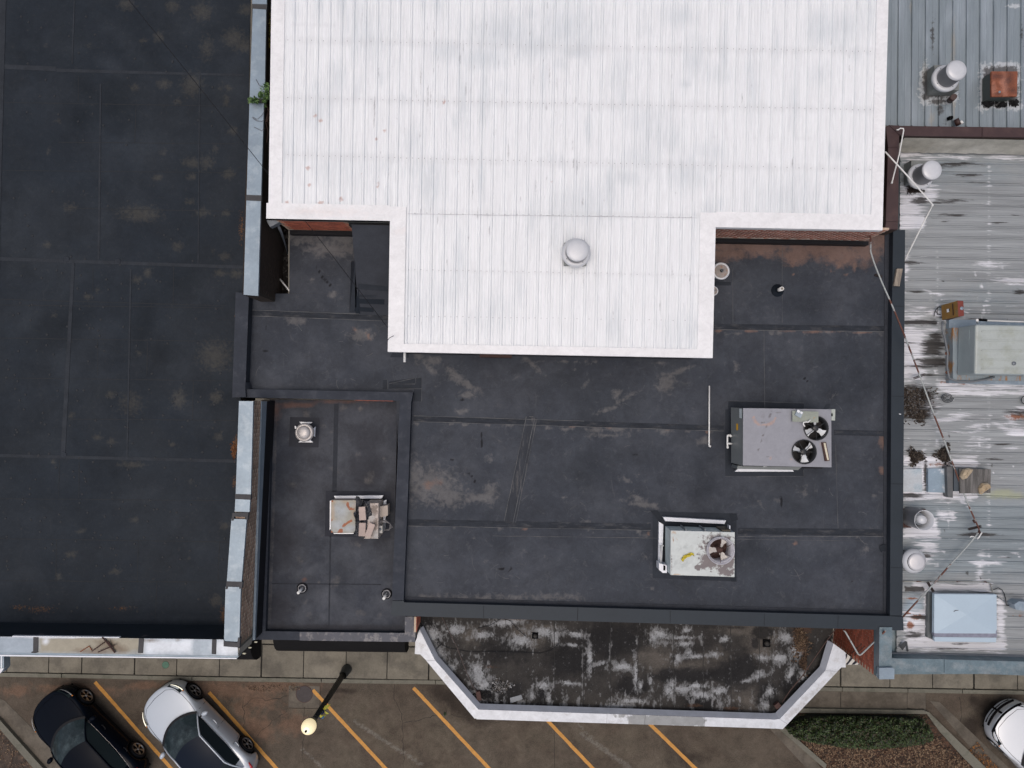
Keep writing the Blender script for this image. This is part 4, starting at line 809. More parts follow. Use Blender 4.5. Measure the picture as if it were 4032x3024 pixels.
# ------------------------------------------------------------------ projecting canopy with white rim
OC = thing('canopy', 'dirty black flat canopy roof with a slanted-corner white metal rim over the pavement', 'canopy', (0, 0, 0))
zo = 4.72
outer = [(1652, 2478), (1636, 2520), (1633, 2575), (1655, 2577), (1868, 2829), (1875, 2832), (3054, 2869), (3082, 2871), (3313, 2628), (3330, 2628), (3330, 2570), (3282, 2534)]
innr = [(1652, 2478), (1713, 2600), (1884, 2794), (3046, 2833), (3069, 2831), (3250, 2641), (3282, 2534)]
roofp = [(1640, 2400), (1640, 2520), (1700, 2620), (1870, 2800), (3075, 2850), (3270, 2650), (3290, 2400)]
MB().prism(PX(roofp, 4.36), 4.0).build('slab', m_conc, OC)
oF = {0: [(1700, 2500, 40, 40), (1790, 2480, 60, 30, 0, .8), (1720, 2580, 40, 40), (1880, 2660, 40, 60), (1905, 2700, 30, 50, 0, 1), (1860, 2740, 50, 30), (1760, 2640, 30, 60, 45, .9), (1990, 2450, 90, 18, -8), (1900, 2500, 60, 20, 0, .8), (2050, 2520, 60, 30, 0, .9), (2130, 2490, 70, 26, 0, .9), (2270, 2500, 50, 14, 10), (2250, 2540, 40, 10, 10, .8), (2185, 2510, 20, 40, 0, .9), (2240, 2690, 60, 9, 5), (2140, 2700, 30, 24), (2160, 2750, 14, 26), (2090, 2740, 14, 22), (2450, 2625, 52, 20, 4), (2320, 2590, 14, 50), (2365, 2612, 30, 9, -10), (2320, 2640, 10, 40, 0, .9), (2500, 2660, 10, 90, 0, .85), (2520, 2700, 12, 24), (2490, 2760, 90, 14, 0, .8), (2420, 2780, 60, 20, 0, .7),
          (2600, 2500, 46, 24, 20), (2570, 2510, 20, 30), (2680, 2510, 70, 8), (2690, 2535, 40, 14), (2620, 2530, 70, 6), (2700, 2480, 26, 16, 0, .8), (2665, 2590, 16, 24, 0, 1.1), (2730, 2585, 80, 9, -4, 1), (2810, 2575, 16, 16, 0, 1), (2710, 2570, 20, 12), (2850, 2515, 24, 12), (2830, 2720, 40, 22, 0, .8), (2760, 2735, 80, 18, 8, 1.05), (2690, 2715, 60, 20, 0, .9), (2630, 2720, 22, 30), (2645, 2700, 12, 40, 0, .9), (2740, 2700, 60, 14, 0, .85), (2980, 2665, 34, 14, -15, 1), (2940, 2680, 30, 8, -10), (2990, 2650, 20, 14), (3000, 2590, 30, 12), (3070, 2590, 44, 26, 0, 1.05), (3090, 2510, 40, 26), (3130, 2560, 30, 40, 0, .95), (3040, 2640, 8, 18), (3030, 2725, 22, 24, 20, 1.05), (3010, 2780, 20, 26, -30, 1.05), (3110, 2650, 16, 40, 30, .8), (3160, 2660, 20, 30, 0, .7), (2870, 2760, 8, 26), (2560, 2680, 12, 40, 0, .8)]
         + [(random.uniform(1900, 3040), 2768 + random.uniform(-10, 12), random.uniform(3, 8), random.uniform(14, 34), 0, random.uniform(.8, 1)) for _ in range(46)] + [(x, random.uniform(2500, 2740), random.uniform(2, 4), random.uniform(20, 60), random.uniform(-4, 4), random.uniform(.7, .95)) for x in (1990, 2100, 2180, 2294, 2296, 2402, 2404, 2510, 2512, 2650, 2652, 2768, 2990, 2875) for _ in range(2)],
      1: [(2070, 2490, 60, 40, 0, .9), (2100, 2520, 40, 30), (2580, 2600, 70, 50, 0, .95), (2830, 2590, 60, 40, 0, .8), (2950, 2480, 100, 20, 0, 1), (3000, 2510, 60, 60, 0, 1), (3000, 2560, 60, 30, 0, .9), (2700, 2620, 160, 30, 0, .7), (2150, 2470, 60, 12, 0, .8), (2940, 2760, 60, 50, 0, .8), (1850, 2500, 60, 60, 0, .7)],
      2: [(2000, 2560, 120, 60, 0, .8), (2400, 2520, 130, 60), (2240, 2600, 90, 60), (2480, 2700, 70, 40, 0, .9), (2700, 2660, 160, 30), (2900, 2640, 90, 60), (2760, 2770, 60, 30, 0, 1), (2000, 2720, 60, 30), (3120, 2700, 50, 40), (3020, 2740, 50, 50), (3000, 2490, 42, 26, 0, 1.1), (2975, 2530, 14, 30, 0, 1), (1690, 2480, 30, 50, 0, 1.1), (1705, 2540, 30, 40, -20, 1.1), (1895, 2730, 60, 30, -20), (1950, 2760, 60, 22), (1900, 2680, 10, 20, 0, 1.1), (2985, 2660, 5, 26, 0, 1.1), (2140, 2740, 30, 30, 0, .9), (2900, 2470, 200, 9, 0, .6)],
      3: [(1880, 2755, 8, 14), (3150, 2500, 30, 46, 0, .9), (3180, 2470, 20, 20), (3165, 2560, 14, 30, 0, .8), (2880, 2790, 30, 8), (2730, 2778, 30, 6), (1890, 2745, 10, 6), (1930, 2665 - 40, 30, 6, 0, .7), (2030, 2438, 60, 6, 0, .8)]}
m_oct = MS('tarred_canopy_roof', (.026, .0245, .0235), [
    (1, (.11, .098, .085), 2.6, .5, .22, .65), (2, (.012, .012, .013), 3, .45, .14, .85), (0, (.20, .205, .21), 7, 1.25, .2, .75, (1.4, .8, 1)), (6, (.34, .355, .37), 14, 1.1, .14, .6, (1.2, .9, 1)), (3, (.08, .042, .025), 16, .8, .15, .6)],
    .72, 0, .32, 2.2, fine=.42, bmp=.4, spec=.15, var_col=(.043, .040, .037))
oF[0] = [tuple(list(q[:5]) + [q[5] * .86]) if len(q) > 5 and not isinstance(q[0], str) else (tuple(list(q) + [0] * (5 - len(q)) + [.86]) if not isinstance(q[0], str) else q) for q in oF[0]]
oF[6] = [(q[0] + 3, q[1], q[2] * .5, q[3] * .5, q[4], 1.0) for q in oF[0] if not isinstance(q[0], str) and q[2] > 9 and q[3] > 7]
sheet('roof', [[(1630, 2395), (3300, 2395), (3300, 2870), (1630, 2850)]], 4.38, .05, m_oct, oF, OC, clip=[(1645, 2390), (1645, 2500), (1700, 2605), (1876, 2800), (3072, 2850), (3262, 2650), (3290, 2390)])
m_fl = M('felt_lap', (.014, .014, .014), .8, 0, .3)
for x in (1992, 2183, 2295, 2403, 2511, 2652, 2768, 2877, 2990, 3038): lines('felt_lap', [[(x, 2440), (x + 2, 2790)]], 4.389, m_fl, OC, .016, .4)
# rim: cap pieces with inner drop
rimseg = [([(1652, 2478), (1713, 2600), (1678, 2600), (1655, 2577), (1633, 2575), (1636, 2520)], .0), ([(1678, 2601), (1714, 2601), (1884, 2794), (1880, 2830), (1868, 2829)], -.004),
          ([(1884, 2794), (2390, 2811), (2388, 2848), (1876, 2832)], .0), ([(2391, 2811), (2540, 2816), (2538, 2853), (2389, 2848)], .002), ([(2541, 2816), (2775, 2824), (2773, 2860), (2539, 2853)], .002), ([(2776, 2824), (3046, 2833), (3053, 2869), (2774, 2860)], 0),
          ([(3046, 2834), (3069, 2831), (3100, 2852), (3082, 2871), (3054, 2869)], .006), ([(3070, 2831), (3250, 2641), (3297, 2645), (3101, 2851)], -.004), ([(3250, 2640), (3282, 2534), (3330, 2570), (3330, 2628), (3313, 2628), (3297, 2644)], .0)]
m_rim = MS('white_rim_metal', (.60, .63, .67), [(0, (.19, .2, .2), 7, .8, .12, .85), (1, (.38, .37, .36), 9, .9, .25, .6)], .4, .1, .14, 4, fine=.06, bmp=.05)
rimF = {0: [('r', 2475, 2812, 2775, 2862, 16, 1), (2450, 2818, 30, 8, 0, .9), (3230, 2720, 4, 4)], 1: rb(46, 1640, 2560, 3320, 2870, 6, 18, (.3, 1), (.6, .9)) + [(1660, 2545, 26, 16, 0, .7), (3290, 2600, 14, 8, 0, .7), ('l', [(3100, 2830), (3240, 2690)], 12, .75)]}
for pts, dz in rimseg:
    top = PX(pts, zo + dz); o = MB().prism(top, 4.45, 0).build('rim_cap', m_rim, OC)
    V = np.array([v.co[:] for v in o.data.vertices]);
    # subdivide the top for stains
    bm = bmesh.new(); bm.from_mesh(o.data); bmesh.ops.subdivide_edges(bm, edges=bm.edges[:], cuts=1)
    for _ in range(3): bmesh.ops.triangulate(bm, faces=bm.faces[:]); bmesh.ops.subdivide_edges(bm, edges=[e for e in bm.edges if e.calc_length() > .12], cuts=1)
    bm.to_mesh(o.data); bm.free(); V = np.array([v.co[:] for v in o.data.vertices]); set_fields(o.data, V, rimF)
m_inface = M('rim_inner_face', (.50, .53, .59), .5, .1, .15, 3)
mb = MB(); z1, z2 = zo - .004, 4.52
for (x0, y0), (x1, y1) in zip(innr[:-1], innr[1:]):
    a, b = P(x0, y0, z1), P(x1, y1, z1); nn = Vector((-(b - a).y, (b - a).x, 0)).normalized() * .02
    if (Vector((P(2300, 2500, z1).x, P(2300, 2500, z1).y, 0)) - Vector((a.x, a.y, 0))).dot(nn) < 0: nn = -nn
    mb.add([a + nn * .3, b + nn * .3, (b.x + nn.x * 4.5, b.y + nn.y * 4.5, z2), (a.x + nn.x * 4.5, a.y + nn.y * 4.5, z2)], [(0, 1, 2, 3)])
mb.build('rim_inner_face', m_inface, OC)
mb = MB()
gp = [(1660, 2500), (1706, 2610), (1872, 2797 - 2), (3058, 2835 - 2), (3258, 2636), (3276, 2540)]
q = PX([(1660, 2510), (1703, 2590), (1893, 2782), (3045, 2817), (3244, 2622), (3262, 2570)], 4.4)
mb.tube([p for p in q], .022, 6); mb.build('gravel_stop', M('mossy_edge', (.10, .12, .1), .8, 0, .4, 12), OC)
# box drains
for (x, y, r) in ((2107, 2502, .09), (3018, 2532, .11)):
    c = P(x, y, 4.385); MB().box(c.x - r, c.x + r, c.y - r, c.y + r, 4.38, 4.41).build('drain_frame', m_black, OC)
    MB().lathe([(r * .6, 0), (r * .6, .08), (.0001, .08)], P(x, y, 4.40), 14).build('drain_dome', M('drain_iron', (.03, .028, .025), .7, .2), OC)
# rust plate and tar puddles
pprism('loose_felt', [(2008, 2748), (2052, 2736), (2058, 2752), (2010, 2770)], 4.41, 4.395, m_greymet, OC)
MB().obox(P(3060, 2777, 4.45), .17, .14, .1, .7).build('anchor_plate', m_rustdk, OC)
MB().obox(P(1885, 2738, 4.45), .13, .26, .12, .2).build('anchor_plate', m_rustdk, OC)
# ------------------------------------------------------------------ rooftop things
def curbbox(t, name, pts, zt, zb, mat): return pprism(name, pts, zt, zb, mat, t)
# big twin-fan air conditioner
m_ac = MS('lilac_grey_paint', (.255, .265, .30), [(0, (.42, .27, .21), 5, .3, .25, .6), (1, (.09, .08, .085), 6, .4, .2, .7)], .42, .1, .06, 2, fine=.05, bmp=.02)
AC = thing('air_conditioner', 'large lilac grey rooftop air conditioner with two black fans', 'air conditioner', P(3080, 1720, 5.5))
zt = 6.5
acF = {0: [('l', [(2968, 1640), (2975, 1665), (2995, 1673), (3020, 1672), (3045, 1660), (3052, 1645)], 3.5), (3030, 1670, 16, 6, -20), (3032, 1808, 3, 12), (3232, 1750, 5, 12, 20, .9), (3115, 1812, 4, 8, 0, .8), (2985, 1666, 24, 4, 30, .8)], 1: [(3000, 1664, 14, 3, -10, .9), (3043, 1792, 3, 3), (3025, 1799, 8, 2.5, 20), (3000, 1635, 26, 20, 0, .4), (3065, 1624, 14, 4, 0, .7), ('l', [(3040, 1614), (3024, 1660), (3000, 1730), (2983, 1782)], 1.4, 1)]}
pprism('base_curb', [(2893, 1625), (3240, 1632), (3238, 1845), (2893, 1840)], 5.72, 5.5, m_blackr, AC)
MB().prism([(v.x, v.y, zt - .012) for v in PX([(2925, 1607), (3273, 1612), (3274, 1840), (3158, 1838), (2925, 1836)], zt)], 5.7, notop=True).build('casing', M('ac_casing', (.085, .093, .098), .4, .2, .08, 3), AC)
# sloping lower skirt seen along the front
MB().prism(PX([(2905, 1834), (3160, 1836), (3142, 1851), (2902, 1846)], 6.2), 5.72).build('service_skirt', M('skirt', (.16, .18, .185), .45, .2, .1, 3), AC)
pprism('curb_flashing', [(2893, 1857), (2907, 1845), (3119, 1848), (3126, 1857)], 5.60, 5.52, m_whitem, AC)
# top sheet with two fan holes
top = PX([(2926, 1607), (3273, 1612), (3274, 1840), (2925, 1833)], zt)
me = None
fans = [((3212, 1686), 46), ((3165, 1779), 46)]
def holed_top(name, corners, holes, z, mat, parent, fields, n=48):
    """flat lid with circular holes, built with a planar fill"""
    bm = bmesh.new(); off = wloc(parent)
    vs = []
    loops = [[(p.x, p.y) for p in corners]] + [[(c.x + r * math.cos(2 * math.pi * k / n), c.y + r * math.sin(2 * math.pi * k / n)) for k in range(n)] for c, r in holes]
    ed = []
    for L in loops:
        vv = [bm.verts.new((x, y, z)) for x, y in L]
        for i in range(len(vv)): ed.append(bm.edges.new((vv[i], vv[(i + 1) % len(vv)])))
    bmesh.ops.triangle_fill(bm, use_beauty=True, edges=ed)
    # drop faces inside holes
    for f in [f for f in bm.faces if any((f.calc_center_median().xy - c.xy).length < r * .93 for c, r in holes)]: bm.faces.remove(f)
    for _ in range(5): bmesh.ops.subdivide_edges(bm, edges=[e for e in bm.edges if e.calc_length() > .09 and not e.is_boundary], cuts=1); bmesh.ops.triangulate(bm, faces=bm.faces[:])
    bmesh.ops.recalc_face_normals(bm, faces=bm.faces[:])
    if bm.faces[0] and sum(f.normal.z for f in bm.faces) < 0: bmesh.ops.reverse_faces(bm, faces=bm.faces[:])
    me = bpy.data.meshes.new(name); bm.to_mesh(me); bm.free(); V = np.array([v.co[:] for v in me.vertices]); set_fields(me, V, fields)
    for v in me.vertices: v.co -= off
    me.materials.append(mat); return link_mesh(name, me, parent)
H = [(P(x, y, zt), r / ppm(zt)) for (x, y), r in fans]
holed_top('lid', top, H, zt, m_ac, AC, acF)
m_wellb = M('fan_well', (.008, .008, .01), .6, .1, .1); m_ring = M('fan_ring', (.035, .037, .04), .4, .3, .1); m_blade = M('fan_blade', (.78, .82, .85), .5, .1, .1, 9)
def fan(t, c, r, nb, a0, mblade, mhub, mring, guard, depth=.32, mwell=m_wellb, ring_h=.05, bw=.95):
    z = c.z
    MB().lathe([(r, -depth), (r, ring_h), (r * 1.05, ring_h), (r * 1.05, 0)], c, 40).build('fan_ring', mring, t)
    MB().lathe([(r * .99, -depth), (.0001, -depth - .001)], c, 32).build('fan_well', mwell, t)
    for k in range(nb):
        a = a0 + 2 * math.pi * k / nb; mb = MB(); vs = []; fs = []
        for i in range(7):
            rr = r * (.24 + .70 * i / 6); hw = bw * (.62 + .38 * (i / 6)) * .82
            hw = hw * (.5 + .5 * (r * .8 / rr)) if i < 3 else hw * .86
            for j in range(5):
                s = j / 4 - .5; th = a + s * hw; vs.append((c.x + rr * math.cos(th), c.y + rr * math.sin(th), z - .05 + s * .09))
        for i in range(6):
            for j in range(4): q = i * 5 + j; fs.append((q, q + 1, q + 6, q + 5))
        mb.add(vs, fs, 0, True).build('fan_blade', mblade, t)
    MB().lathe([(r * .27, -.2), (r * .27, -.01), (r * .22, .0), (.0001, .005)], c, 20).build('fan_motor', mhub, t)
    for a in guard:
        d = Vector((math.cos(a), math.sin(a), 0)); MB().tube([c + d * r * 1.04 + Vector((0, 0, ring_h)), c + d * r * .2 + Vector((0, 0, .03))], .008, 5).build('fan_guard_bar', mhub if mhub else mring, t)
fan(AC, H[0][0], H[0][1], 3, R(90), m_blade, m_ring, m_ring, [R(x) for x in (35, 155, 270, 215)])
fan(AC, H[1][0], H[1][1], 3, R(40), m_blade, m_ring, m_ring, [R(x) for x in (0, 50, 120, 175, 240, 300)])
# top-left folded edge, labels, cover plate
MB().add([P(2878, 1604, 5.78), P(2925, 1607, zt - .006), P(2925, 1833, zt - .006), P(2879, 1822, 5.78)], [(0, 3, 2, 1)]).build('side_panel', M('ac_side', (.20, .22, .225), .4, .2, .1, 3), AC)
MB().add([P(2911, 1609, 6.33), P(2921, 1609, 6.45), P(2921, 1648, 6.45), P(2911, 1645, 6.33)], [(0, 3, 2, 1)]).build('label', M('label_grey', (.42, .48, .5), .5), AC)
MB().add([P(2899, 1668, 6.12), P(2906, 1668, 6.22), P(2906, 1694, 6.22), P(2899, 1694, 6.12)], [(0, 3, 2, 1)]).build('label', M('label_yellow', (.66, .36, .02), .5), AC)
for s in range(5):
    MB().add([P(2901, 1671 + s * 4.6, 6.145), P(2904.5, 1671 + s * 4.6, 6.195), P(2904.5, 1673 + s * 4.6, 6.195), P(2901, 1673 + s * 4.6, 6.145)], [(0, 3, 2, 1)]).build('label_print', M('label_ink', (.25, .13, .01), .5), AC)
t = thing('cover_plate', 'pale green metal plate lying partly over the upper fan of the large air conditioner', 'plate', P(3170, 1638, 6.57))
MB().prism(PX([(3120, 1617), (3223, 1621), (3222, 1664), (3120, 1660)], 6.575), 6.56).build('plate', M('pale_green_plate', (.27, .30, .26), .5, .1, .2, 4, (.36, .24, .13), (.62, .7), 6), t)
t = thing('metal_box', 'small grey square box with two white patches on the pale green plate', 'panel', P(3147, 1630, 6.58))
MB().prism(PX([(3141, 1612), (3164, 1623), (3153, 1646), (3130, 1634)], 6.62), 6.58).build('panel', M('panel_grey', (.3, .36, .41), .4), t)
MB().prism(PX([(3141, 1613), (3151, 1618), (3147, 1626), (3137, 1621)], 6.625), 6.615).build('patch', m_white, t)
MB().prism(PX([(3154, 1620), (3162, 1624), (3158, 1631), (3150, 1626)], 6.625), 6.615).build('patch', m_white, t)
def pipe(name, label, px, z, r, mat, n=8, joints=None, jr=1.35):
    zs = z if isinstance(z, (list, tuple)) else [z] * len(px)
    pts = [P(a, b, c) for (a, b), c in zip(px, zs)]
    t = thing(name, label, 'pipe', pts[0]); MB().tube(pts, r, n).build('pipe', mat, t)
    for i in (joints or []):
        p = pts[i]; q = pts[i + 1] if i + 1 < len(pts) else pts[i - 1]; d = (q - p).normalized()
        MB().tube([p - d * r * .3, p + d * r * 2.4], r * jr, n).build('coupling', mat, t)
    return t
pipe('pvc_trap', 'white hooked plastic pipe bit lying over the upper fan of the large air conditioner', [(3191, 1652), (3182, 1662), (3172, 1661), (3163, 1664), (3163, 1671), (3169, 1679)], 6.62, .018, m_pvc)
t = thing('rusty_channel', 'rusty metal channel lying on the air conditioner beside the fans', 'channel', P(3250, 1778, 6.52))
MB().prism(PX([(3236, 1742), (3253, 1741), (3267, 1814), (3250, 1816)], 6.55), 6.5).build('channel', m_rustdk, t)
MB().prism(PX([(3243, 1744), (3250, 1744), (3257, 1775), (3264, 1811), (3258, 1812), (3250, 1780)], 6.556), 6.54).build('paint_patch', M('cream', (.62, .58, .45), .7, 0, .2, 20), t)
MB().prism(PX([(3274, 1612), (3289, 1611), (3288, 1656), (3274, 1655)], 6.35), 6.0).build('junction_box', M('box_pale', (.45, .5, .47), .5), AC)
MB().prism(PX([(3274, 1628), (3279, 1628), (3279, 1639), (3274, 1639)], 6.36), 6.34).build('latch', m_black, AC)
MB().prism(PX([(3005, 1835), (3021, 1834), (3021, 1837), (3006, 1839)], 6.23), 6.2).build('white_tag', m_white, AC)
t = pipe('condensate_pipe', 'short white plastic condensate pipe with a tee beside the large air conditioner', [(2865, 1764), (2864, 1745), (2864, 1716), (2874, 1713), (2879, 1718)], 5.85, .024, m_pvc, joints=[0, 2, 3])
MB().tube([P(2864, 1746, 5.85), P(2882, 1747, 5.85)], .024).build('pipe', m_pvc, t)
pipe('pvc_pipe', 'long straight white plastic pipe lying on the dark roof left of the air conditioner', [(2793, 1519), (2792, 1755), (2798, 1758)], 5.55, .021, m_pvc, joints=[1])
pipe('overflow_pipe', 'short white plastic pipe poking out below the left corner of the white roof', [(1594, 1372), (1593, 1426)], [6.2, 6.2], .035, m_pvc)

# small pale green air conditioner with one fan
m_ac2 = MS('pale_green_paint', (.52, .565, .56), [(1, (.12, .095, .10), 9, .75, .10, .9), (0, (.45, .25, .1), 12, .7, .2, .7), (2, (.36, .4, .4), 9, .8, .2, .6)], .45, .05, .04, 3, fine=.05, bmp=.03)
A2 = thing('air_conditioner', 'pale green single-fan rooftop air conditioner with black scorched patches', 'air conditioner', P(2760, 2170, 5.5))
zt = 6.32
a2F = {1: [(2826, 2166, 62, 62), (2795, 2210, 46, 24, 30), (2775, 2225, 24, 14, -30), (2750, 2234, 10, 9), (2737, 2233, 6, 7), (2870, 2210, 26, 50, 20), (2855, 2250, 30, 20), (2880, 2190, 14, 60), (2868, 2125, 16, 20, 0, .9), (2643, 2230, 4, 30, 0, 1), (2643, 2195, 2, 14, 0, .9), (2648, 2112, 2.4, 5), (2651, 2128, 3, 4), (2695, 2263, 5, 2), (2802, 2252, 5, 3), (2749, 2219, 3, 3), (2895, 2140, 3, 20)],
       0: [(2652, 2096, 6, 5, 40), (2656, 2098, 4, 8, -40), (2650, 2124, 4, 5, 40), (2666, 2123, 6, 2.5), (2665, 2262, 14, 2)], 2: [(2690, 2225, 30, 20, 0, .7), (2700, 2152, 10, 10, 0, .8), (2680, 2160, 14, 8, 0, .7), (2660, 2215, 10, 20, 0, .7)]}
top = PX([(2641, 2089), (2893, 2096), (2892, 2272), (2640, 2264)], zt); cy = [Vector((p.x, p.y, zt - .006)) for p in top]
MB().prism([tuple(p) for p in cy], 5.66, notop=True).build('casing', M('ac2_side', (.46, .54, .55), .45, .1, .18, 3), A2)
h2 = [(P(2834.5, 2166, zt), 45 / ppm(zt))]
holed_top('lid', top, h2, zt, m_ac2, A2, a2F)
m_fr = M('faded_white_ring', (.48, .48, .52), .5, .1, .2, 8)
fan(A2, h2[0][0], h2[0][1], 3, R(62), M('dirty_blade', (.62, .59, .55), .6, .1, .3, 8), m_rustdk, m_fr, [R(x) for x in (90, 150, 210, 270, 330, 30)], depth=.4, mwell=m_rustdk, ring_h=.06, bw=1.0)
MB().lathe([(h2[0][1] * 1.05, .0), (h2[0][1] * 1.16, .10), (h2[0][1] * 1.20, .10), (h2[0][1] * 1.18, .0)], h2[0][0], 40).build('fan_shroud', m_fr, A2)
for c in ([(2611, 2036), (2859, 2050), (2852, 2063), (2620, 2052)],): pprism('curb_flashing', c, 5.66, 5.52, m_whitem, A2)
pprism('curb_flashing', [(2595, 2055), (2612, 2066), (2606, 2246), (2592, 2239)], 5.62, 5.52, m_whitem, A2)
pprism('curb_flashing', [(2871, 2068), (2876, 2070), (2876, 2084), (2871, 2082)], 5.7, 5.52, m_whitem, A2)
t = MB(); a, b = P(2641, 2089, zt), P(2893, 2096, zt); yv = (a.y + b.y) / 2
for (xa, xb, nm, mt) in ((2700, 2703, 'panel_seam', m_greymet), (2776, 2779, 'panel_seam', m_greymet)):
    pa, pb = P(xa, 2090, zt), P(xb, 2090, zt); MB().box(pa.x, pb.x, yv + .0, yv + .06, 5.7, zt - .03).build(nm, mt, A2)
pa, pb = P(2845, 2090, zt), P(2880, 2090, zt); MB().box(pa.x, pb.x, yv - .02, yv + .045, 5.72, zt - .06).build('coil_grille', M('coil', (.07, .06, .045), .6, .2, .3, 30), A2)
pprism('conduit_box', [(2595, 2217), (2612, 2223), (2626, 2225), (2626, 2256), (2610, 2256), (2595, 2244)], 5.95, 5.6, m_whitem, A2)
MB().prism(PX([(2612, 2226), (2620, 2228), (2620, 2246), (2612, 2246)], 5.955), 5.94).build('socket', m_black, A2)
pipe('conduit_pipe', 'white plastic elbow pipe along the left side of the pale green air conditioner', [(2613, 2149), (2602, 2147), (2602, 2216)], 5.75, .02, m_pvc)
t = thing('yellow_rag', 'crumpled yellow and black tape strip on the pale green air conditioner', 'rag', P(2710, 2190, 6.33))
pts = [(2686, 2208), (2690, 2200), (2697, 2193), (2706, 2188), (2715, 2185), (2724, 2180), (2733, 2186)]
mb = MB(); vs = []
for i, (x, y) in enumerate(pts):
    nx_, ny_ = (.6, .8) if i < 3 else (.2, 1)
    for s in (-1, -.3, .4, 1): vs.append(P(x + nx_ * s * 6, y + ny_ * s * 6 + random.uniform(-1.5, 1.5), 6.335 + random.uniform(0, .05)))
mb.add(vs, [(4 * i + j, 4 * i + j + 1, 4 * i + j + 5, 4 * i + j + 4) for i in range(len(pts) - 1) for j in range(3)]).build('rag', M('yellow_rag', (.55, .45, .04), .7, 0, .4, 14, (.06, .07, .02), (.55, .62), 14), t)

# old condenser with bricks on the annex
A3 = thing('air_conditioner', 'old tan and rust-stained rooftop unit weighed down with bricks on the annex roof', 'air conditioner', P(1400, 2030, 5.2))
m_a3 = MS('stained_metal_lid', (.30, .30, .265), [(1, (.36, .40, .44), 3, .6, .3, .7), (2, (.38, .28, .18), 4, .7, .3, .55), (0, (.28, .085, .03), 9, .45, .08, .95)], .55, .1, .15, 4, fine=.1, bmp=.05)
a3F = {0: [(1369, 1985, 5, 10), (1374, 1998, 8, 6, 30), (1381, 2004, 9, 5), (1389, 2005, 8, 4, -20), (1380, 2052, 9, 5, -40), (1356, 2067, 12, 6, -40), (1343, 2090, 8, 8), (1337, 2095, 12, 5), (1370, 2058, 8, 5, -40), (1308, 1973, 5, 4), (1306, 2048, 4, 6), (1305, 2096, 6, 6)],
       1: [(1340, 2010, 30, 26), (1390, 1990, 14, 10), (1330, 2070, 24, 20), (1380, 2080, 26, 12)], 2: [('r', 1303, 1970, 1318, 2045, 8), (1360, 1975, 14, 8), (1395, 2010, 12, 30)]}
sheet('lid', [[(1304, 1970), (1402, 1970), (1402, 2099), (1303, 2097)]], 5.75, .04, m_a3, a3F, A3)
pprism('casing', [(1304, 1970), (1402, 1970), (1402, 2099), (1303, 2097)], 5.745, 5.25, M('old_tan', (.36, .31, .26), .6, 0, .2, 4), A3)
m_tan = M('tan_paint', (.40, .345, .30), .6, 0, .12, 5); 
MB().prism(PX([(1440, 1981), (1490, 1981), (1489, 2121), (1434, 2121)], 5.98), 5.3).build('condenser_casing', m_tan, A3)
sheet('condenser_top', [[(1440, 1981), (1490, 1981), (1489, 2121), (1434, 2121)]], 5.985, .03, MS('dirty_tan', (.46, .40, .36), [(0, (.13, .10, .08), 22, 1.0, .12, .8), (1, (.42, .42, .41), 6, .5, .3, .8)], .6, 0, .08, 5), {0: [(1474, 2010, 14, 26), (1470, 2090, 16, 30), (1478, 2060, 10, 20), (1480, 2115, 10, 12)], 1: [(1460, 2040, 14, 16), (1480, 2110, 14, 20)]}, A3)
pprism('curb_flashing', [(1314, 1953), (1509, 1951), (1502, 1963), (1322, 1963)], 5.36, 5.24, m_whitem, A3)
pprism('curb_flashing', [(1299, 1972), (1304, 1970), (1302, 2083), (1298, 2087)], 5.5, 5.24, m_whitem, A3)
pprism('curb_flashing', [(1313, 2099), (1397, 2099), (1393, 2102), (1315, 2102)], 5.5, 5.24, m_whitem, A3)
pprism('curb_flashing', [(1510, 1972), (1521, 1968), (1516, 2084), (1508, 2080)], 5.36, 5.24, m_whitem, A3)
t = thing('side_box', 'tan square box hanging at the right side of the old brick-weighted unit', 'box', P(1508, 2015, 5.4))
MB().prism(PX([(1492, 1995), (1527, 1990), (1527, 2030), (1492, 2038)], 5.75), 5.4).build('box', m_tan, t)
t = thing('black_sheet', 'crumpled black rubber sheet draped over the old unit under the bricks', 'sheet', P(1430, 2040, 5.9))
outl = [(1402, 1953), (1413, 1955), (1420, 1968), (1452, 1970), (1459, 1978), (1460, 1992), (1466, 2012), (1468, 2026), (1456, 2032), (1450, 2050), (1448, 2078), (1440, 2105), (1441, 2112), (1429, 2128), (1432, 2118), (1412, 2112), (1394, 2110), (1390, 2104), (1399, 2085), (1398, 2040), (1392, 2028), (1392, 2018), (1400, 2012), (1401, 1975), (1398, 1965)]
bm = bmesh.new(); vv = [bm.verts.new(P(x, y, 5.9)) for x, y in outl]; bm.faces.new(vv)
for _ in range(4): bmesh.ops.triangulate(bm, faces=bm.faces[:]); bmesh.ops.subdivide_edges(bm, edges=[e for e in bm.edges if e.calc_length() > .05], cuts=1)
from mathutils import noise as mn
for v in bm.verts:
    v.co.z = 5.93 + .07 * mn.noise(Vector((v.co.x * 9, v.co.y * 3, 1))) + .05 * mn.noise(v.co * 18) + (.1 if proj(np.array([v.co[:]]))[0][0] > 1434 else -.05); v.co -= t.location
bmesh.ops.recalc_face_normals(bm, faces=bm.faces[:]); me = bpy.data.meshes.new('rubber_sheet'); bm.to_mesh(me); bm.free(); me.materials.append(M('glossy_black_sheet', (.028, .03, .036), .38, 0, .4, 5, (.09, .09, .1), (.55, .7), 9)); link_mesh('rubber_sheet', me, t)
m_paver = M('pinkish_paver', (.44, .355, .315), .85, 0, .14, 7, rand=.1, bmp=.2)
